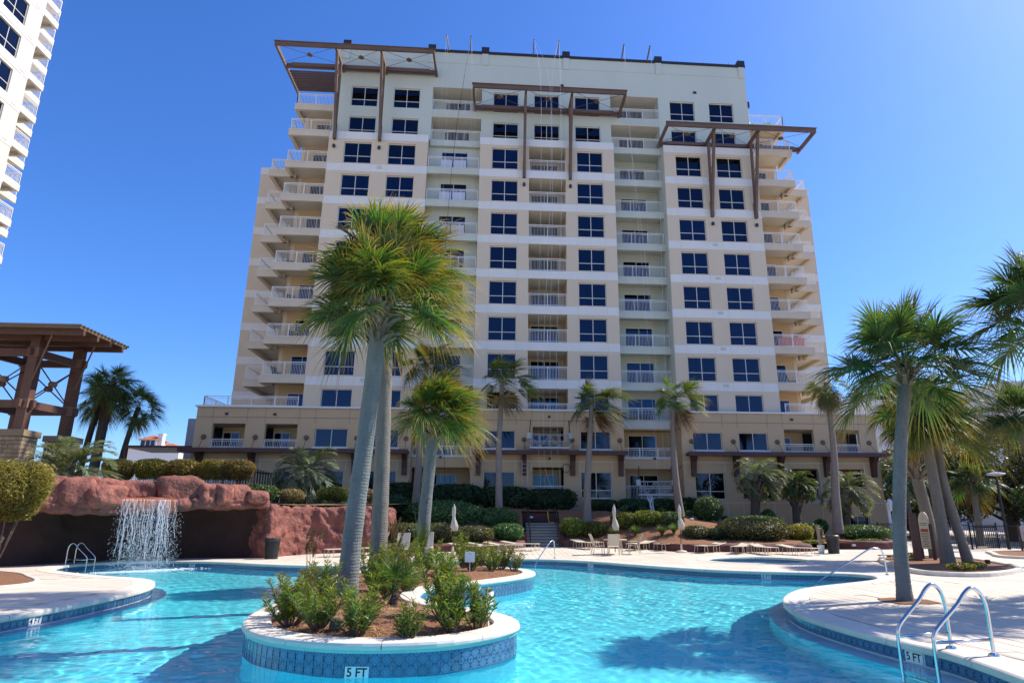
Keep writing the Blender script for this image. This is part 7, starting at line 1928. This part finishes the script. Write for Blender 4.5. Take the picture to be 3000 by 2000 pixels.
m_board = mat('cream_sign_board', (0.58, 0.54, 0.42), 0.6, (0.52, 0.48, 0.38), 3, 1)
m_signpost = mat('dark_maroon_post', (0.045, 0.018, 0.018), 0.6)
m_print = mat('dark_grey_print', (0.06, 0.06, 0.06), 0.7)
m_printr = mat('red_print', (0.40, 0.05, 0.04), 0.7)
sg = empty('rules_sign', (19.0, 28.4, 0.07), 'tall cream pool rules board on maroon posts among the palms', 'sign', None, R(-97))
poly = [(-0.42, 0.45), (0.42, 0.45), (0.42, 1.72), (0.30, 1.90), (0.12, 2.0), (-0.12, 2.0), (-0.30, 1.90), (-0.42, 1.72)]
k = len(poly)
bd = link('board', MB().add([(x, -0.02, z) for x, z in poly] + [(x, 0.02, z) for x, z in poly], [tuple(range(k)), tuple(reversed(range(k, 2 * k)))] + [(i, k + i, k + (i + 1) % k, (i + 1) % k) for i in range(k)]).mesh('board', m_board), sg)
for s in (-0.5, 0.5): link('post', MB().box(s - 0.05, s + 0.05, -0.05, 0.05, -0.05, 1.5).mesh('post', m_signpost), sg)
link('emblem', MB().box(-0.03, 0.03, -0.025, -0.021, 1.66, 1.84).mesh('emblem', m_redt), bd)
link('notice_panel', MB().box(-0.3, 0.3, -0.025, -0.021, 1.16, 1.28).mesh('notice_panel', m_printr), bd)
for i, w in enumerate((0.3, 0.26, 0, 0, 0.34, 0.34, 0.32, 0.34, 0.3, 0.34, 0.22, 0.28, 0.3, 0.2, 0.3)):
    if w: link('printed_line', MB().box(-w, w * 0.9, -0.025, -0.021, 1.50 - i * 0.068, 1.525 - i * 0.068).mesh('printed_line', m_print), bd)
tag(MB().beam((17.85, 27.4, 0.02), (17.85, 27.4, 2.0), 0.30, 0.12).build('timber_post', m_rust), 'broad red-brown timber post behind the mottled right palm', 'post')
s2 = empty('gate_sign', (30.2, 36.0, 0.08), 'cream curved-top sign board at the right edge before the fence', 'sign', None, R(-8))
poly = [(-0.45, 0.62), (0.45, 0.62), (0.45, 1.28), (0.25, 1.40), (0, 1.44), (-0.25, 1.40), (-0.45, 1.28)]; k = len(poly)
bd = link('board', MB().add([(x, -0.02, z) for x, z in poly] + [(x, 0.02, z) for x, z in poly], [tuple(range(k)), tuple(reversed(range(k, 2 * k)))] + [(i, k + i, k + (i + 1) % k, (i + 1) % k) for i in range(k)]).mesh('board', m_board), s2)
for s in (-0.5, 0.5): link('post', MB().box(s - 0.04, s + 0.04, -0.04, 0.04, -0.05, 1.4).mesh('post', m_rust), s2)
link('emblem', MB().box(-0.03, 0.03, -0.025, -0.021, 1.26, 1.36).mesh('emblem', m_redt), bd)
for i, w in enumerate((0.3, 0.26, 0.28)): link('printed_line', MB().box(-0.3, -0.3 + w * 2, -0.025, -0.021, 1.0 - i * 0.09, 1.025 - i * 0.09).mesh('printed_line', m_print), bd)

lp = empty('lamp_post', (29.6, 36.9, 0.08), 'black lamp post with a flat pale disc head at right', 'street lamp')
link('pole', MB().tube([(0, 0, -0.05), (0, 0, 0.5), (0, 0, 3.9)], [0.1, 0.075, 0.07], 10).mesh('pole', m_iron), lp)
link('neck', MB().lathe([(0.07, 3.9), (0.04, 3.95), (0.05, 4.15), (0.09, 4.2)], n=12).mesh('neck', m_iron), lp)
link('disc_head', MB().lathe([(0.08, 4.17), (0.35, 4.21), (0.50, 4.27), (0.46, 4.33), (0.2, 4.38), (0.03, 4.40)], n=28).mesh('disc_head', m_lampg), lp)
sl = empty('spot_light', (19.3, 25.3, 0.08), 'small black garden spotlight in the palm bed', 'spotlight')
link('housing', MB().lathe([(0.09, 0), (0.1, 0.12), (0.08, 0.15)], n=12).mesh('housing', m_iron), sl)

# black picket fence with posts and a gate at right
def fence(pts, h, label, step=0.12, gate=None, m=None, rails=(0.15, 0.92), picket=0.018, name='picket_fence', zf=None):
    m = m or m_iron; e = empty(name, (pts[0][0], pts[0][1], 0), label, 'fence')
    for a, b in zip(pts[:-1], pts[1:]):
        a, b = Vector((a[0], a[1], 0)), Vector((b[0], b[1], 0)); L = (b - a).length; d = (b - a) / L; nb = max(1, int(round(L / 2.3)))
        for i in range(nb):
            p, q = a + d * (L * i / nb), a + d * (L * (i + 1) / nb); zb = (zf or (lambda v: apron_z(v.y)))(p)
            MB().beam(p + Vector((0, 0, zb - 0.05)), p + Vector((0, 0, zb + h + 0.08)), 0.07, 0.07).build('fence_post', m, e)
            mb = MB(); w = (q - p).length; n = int(w / step)
            for r in rails: mb.beam(p + Vector((0, 0, zb + h * r)), q + Vector((0, 0, zb + h * r)), 0.03, 0.035)
            for j in range(1, n): s_ = p + d * (w * j / n); mb.beam(s_ + Vector((0, 0, zb + 0.05)), s_ + Vector((0, 0, zb + h)), picket, picket)
            mb.build('picket_panel', m, e)
    return e
fence([(24.4, 43.5), (28.6, 45.8), (29.9, 46.4)], 1.25, 'black picket fence running back beside the podium corner')
fence([(27.4, 40.9), (27.9, 37.6)], 1.35, 'black picket fence behind the three palms')
fence([(29.9, 46.4), (27.4, 40.9)], 1.35, 'black picket fence in the shade of the oaks')
fence([(27.9, 37.6), (30.0, 37.4), (36, 37.4), (44, 37.4)], 1.4, 'black picket fence behind the lamp post and the gate sign', 0.11)
gt = empty('iron_gate', (28.7, 37.45, 0.1), 'black iron gate in the fence left of the lamp post', 'gate')
link('gate_frame', MB().beam((-0.7, -0.06, 0.1), (0.7, -0.06, 0.1), 0.05, 0.06).beam((-0.7, -0.06, 1.25), (0.7, -0.06, 1.25), 0.05, 0.06).beam((-0.7, -0.06, 0.05), (-0.7, -0.06, 1.5), 0.06, 0.06).beam((0.7, -0.06, 0.05), (0.7, -0.06, 1.5), 0.06, 0.06).mesh('gate_frame', m_iron), gt)
for q in range(11): link('picket', MB().beam((-0.6 + q * 0.12, -0.06, 0.1), (-0.6 + q * 0.12, -0.06, 1.4), 0.03, 0.02).mesh('picket', m_iron), gt)
link('latch', MB().box(0.55, 0.7, -0.13, -0.09, 0.95, 1.05).mesh('latch', m_metal), gt)
# dark slatted fence beside the golden hedge
m_slat = mat('dark_stained_slat', (0.03, 0.022, 0.018), 0.7, (0.05, 0.038, 0.03), 5, 1)
sf = empty('slat_fence', (-15.0, 41, 2.6), 'dark upright slat fence at the right end of the golden hedge', 'fence')
for q in range(15):
    t = q / 14; x, y = -15.1 + 1.5 * t, 40.4 + 2.2 * t
    MB().beam((x, y, 2.5), (x, y, 4.95 - 0.03 * q), 0.09, 0.03, (0.8, -0.5, 0)).build('slat', m_slat, sf)
MB().beam((-15.1, 40.45, 3.2), (-13.6, 42.65, 3.2), 0.05, 0.1).beam((-15.1, 40.45, 4.6), (-13.6, 42.65, 4.5), 0.05, 0.1).build('fence_rail', m_slat, sf)
wf2 = empty('white_picket_fence', (-19, 42, 2.7), 'white picket fence glimpsed through the golden hedge stems', 'fence')
for q in range(40): MB().box(-21 + q * 0.15, -20.93 + q * 0.15, 42, 42.03, 2.7, 4.55).build('picket', m_white, wf2)
MB().box(-21, -15, 42.035, 42.07, 3.1, 3.2).box(-21, -15, 42.035, 42.07, 4.2, 4.3).build('fence_rail', m_white, wf2)

# ------------------------------------------------------------------ facade work: hanging platforms, ropes, ladder, hoses
def swing_stage(x0, x1, y, z, label, tilt=0.0):
    e = empty('work_platform', ((x0 + x1) / 2, y, z), label, 'scaffold', 'hanging work platforms'); w = (x1 - x0) / 2
    link('deck', MB().box(-w, w, -0.35, 0.35, 0, 0.06).box(-w, w, -0.37, -0.35, 0, 0.14).box(-w, w, 0.35, 0.37, 0, 0.14).mesh('deck', m_metal), e)
    for s in (-0.36, 0.36):
        mb = MB()
        for zz in (0.55, 1.02): mb.tube([(-w, s, zz), (w, s, zz)], 0.025, 6)
        for q in range(5): xx = -w + 2 * w * q / 4; mb.tube([(xx, s, 0.05), (xx, s, 1.02)], 0.022, 6)
        for q in range(4): a, b = -w + 2 * w * q / 4, -w + 2 * w * (q + 1) / 4; mb.tube([(a, s, 0.1 if q % 2 else 1.0), (b, s, 1.0 if q % 2 else 0.1)], 0.018, 6)
        link('guard_rail', mb.mesh('guard_rail', m_metal), e)
    for s in (-1, 1):
        link('hoist', MB().box(s * w - 0.15 + 0.05 * s, s * w + 0.15 + 0.05 * s, -0.4, -0.1, 0.72, 1.15).mesh('hoist', m_metal), e)
        link('hoist_arm', MB().beam((s * w, -0.2, 0.3), (s * w, -0.2, 1.3), 0.08, 0.08).beam((s * w, -0.2, 1.3), (s * w - 0.06 * s, -0.2, 2.1), 0.06, 0.06).mesh('hoist_arm', m_iron), e)
    return e
swing_stage(2.55, 5.45, 47.25, 6.72, 'metal work platform hanging in front of the centre podium balcony')
swing_stage(10.5, 13.0, 47.6, 3.45, 'metal work platform parked low behind the third fan palm')
def rope(name, label, pts, r, m, group=None): tag(MB().tube(pts, r, 5).build(name, m), label, 'rope', group)
for i, (xt, xm, xb) in enumerate(((2.82, 3.25, 3.2), (2.86, 4.0, 3.6), (5.02, 4.2, 4.1), (5.06, 4.9, 4.6))):
    rope('hanging_rope', 'thin white rope, %s of four hanging down the centre bay' % ['first', 'second', 'third', 'fourth'][i], [tuple(p) for p in spline([(xt, 48.78, 43.3), (xm, 46.2, 36.75), (xm + 0.05, 46.7, 26), (xb - 0.06, 47.1, 14), (xb, 47.2, 7.0), (xb + 0.12, 47.2, 5.2), (xb + 0.2 + (0.6 if i == 1 else 0), 47.3, 3.4)], 5, False)], 0.009, m_rope, 'ropes of the centre bay')
for i, (xt, xb) in enumerate(((11.0, 12.0), (11.02, 12.6), (13.4, 12.9))):
    rope('hanging_rope', 'thin pale rope, %s of three hanging down the deep green column' % ['first', 'second', 'third'][i], [tuple(p) for p in spline([(xt, 48.78, 43.3), (xt + 0.2, 48.6, 33), ((xt + xb) / 2 + 0.2, 48.5, 22), (xb, 47.7, 5.4)], 5, False)], 0.009, m_rope, 'ropes of the green column')
rope('hanging_cable', 'dark cable hanging down the shallow green balcony column', [tuple(p) for p in spline([(-2.8, 48.78, 43.3), (-3.8, 48.6, 33), (-4.2, 48.6, 24), (-4.3, 48.5, 15), (-3.6, 48.3, 6), (-3.4, 47.8, 3.5)], 5, False)], 0.016, m_rope2)
for i, (xt, x) in enumerate(((-4.95, -5.3), (-4.9, -4.7), (-2.78, -2.6), (-2.76, -2.3))):
    rope('hanging_rope', 'thin pale rope, %s of four on the shallow green column' % ['first', 'second', 'third', 'fourth'][i], [tuple(p) for p in spline([(xt, 48.78, 43.3), (x + 0.1, 48.7, 34), (x, 48.75, 25)], 5, False)], 0.006, m_rope, 'ropes of the shallow green column')
m_pink = mat('faded_orange_fibreglass', (0.55, 0.30, 0.26), 0.5, (0.60, 0.42, 0.40), 2, 1)
ld = empty('extension_ladder', (2.25, 47.9, 2.4), 'pinkish fibreglass ladder leaning on the podium left of the work platform', 'ladder')
for s in (2.04, 2.45): MB().beam((s, 47.3, 2.5), (s, 48.1, 7.1), 0.045, 0.09).build('stile', m_pink, ld)
for q in range(15): f = 0.03 + q / 15; MB().tube([(2.04, 47.3 + 0.8 * f, 2.5 + 4.6 * f), (2.45, 47.3 + 0.8 * f, 2.5 + 4.6 * f)], 0.018, 6).build('rung', m_metal, ld)
P = [(5.32 + 0.28 * math.cos(a), 48.3, 5.45 + 0.3 * math.sin(a)) for a in np.linspace(0, 2 * math.pi, 22)]
tag(MB().tube(P, 0.02, 6, False).build('cable_ring', m_rope2), 'dark coiled cable ring hanging on the podium wall', 'cable')
m_hosey = mat('yellow_hose', (0.62, 0.46, 0.02), 0.5)
tag(MB().tube([tuple(p) for p in spline([(3.62, 44.3, 2.35), (3.66, 44.25, 1.9), (3.7, 43.9, 1.62), (3.9, 43.2, 1.62)], 8, False)], 0.03, 8).build('garden_hose', m_hosey, smooth=True), 'yellow hose hanging over the red wall at the top of the steps', 'hose')
mb = MB(); rs_ = random.Random(8)
for q in range(9):
    x = 11.0 + rs_.uniform(-0.15, 0.15); mb.tube([tuple(p) for p in spline([(x, 47.1, 3.5), (x + rs_.uniform(-0.2, 0.2), 46.0, 3.3), (x + rs_.uniform(-0.15, 0.15), 45.4, 2.7), (x + rs_.uniform(-0.2, 0.2), 45.1, 2.1)], 6, False)], 0.014, 5)
tag(mb.build('cable_bundle', m_rope), 'tangled pale cable bundle hanging over the dark hedge', 'cable')
wp_ = empty('wrapped_post', (28.25, 46.0, 0.0), 'white wall corner post with a plastic-wrapped box on top', 'post')
link('post', MB().box(-0.1, 0.1, -0.1, 0.1, -0.05, 3.0).mesh('post', m_white), wp_)
boulder(28.38, 45.9, 2.8, 0.17, 0.15, 0.42, 3, wp_, m_white, 'plastic_wrap', 0, 0.7)
tag(MB().box(18.0, 19.2, 30.3, 30.65, 0.12, 0.17).box(18.05, 18.15, 30.35, 30.6, 0.0, 0.12).box(19.05, 19.15, 30.35, 30.6, 0.0, 0.12).build('low_bench', m_wood), 'low wooden bench board behind the mottled right palm', 'bench')
tag(MB().lathe([(0.14, 0), (0.15, 0.05), (0.09, 0.08)], (13.0, 43.2, bed_z(13, 43.2) + 0.02), 14).build('valve_cover', m_white), 'white round valve cover in the mulch behind the wide mound', 'cover')
sc_ = tag(MB().lathe([(0.09, 0), (0.09, 0.22), (0.06, 0.24)], (-9.3, 35.3, 0.45), 10).build('hose_bib', m_rust_stain), 'small orange hose bib on the lumpy rock wall', 'tap')
sc_.location = (0, 0, 0)
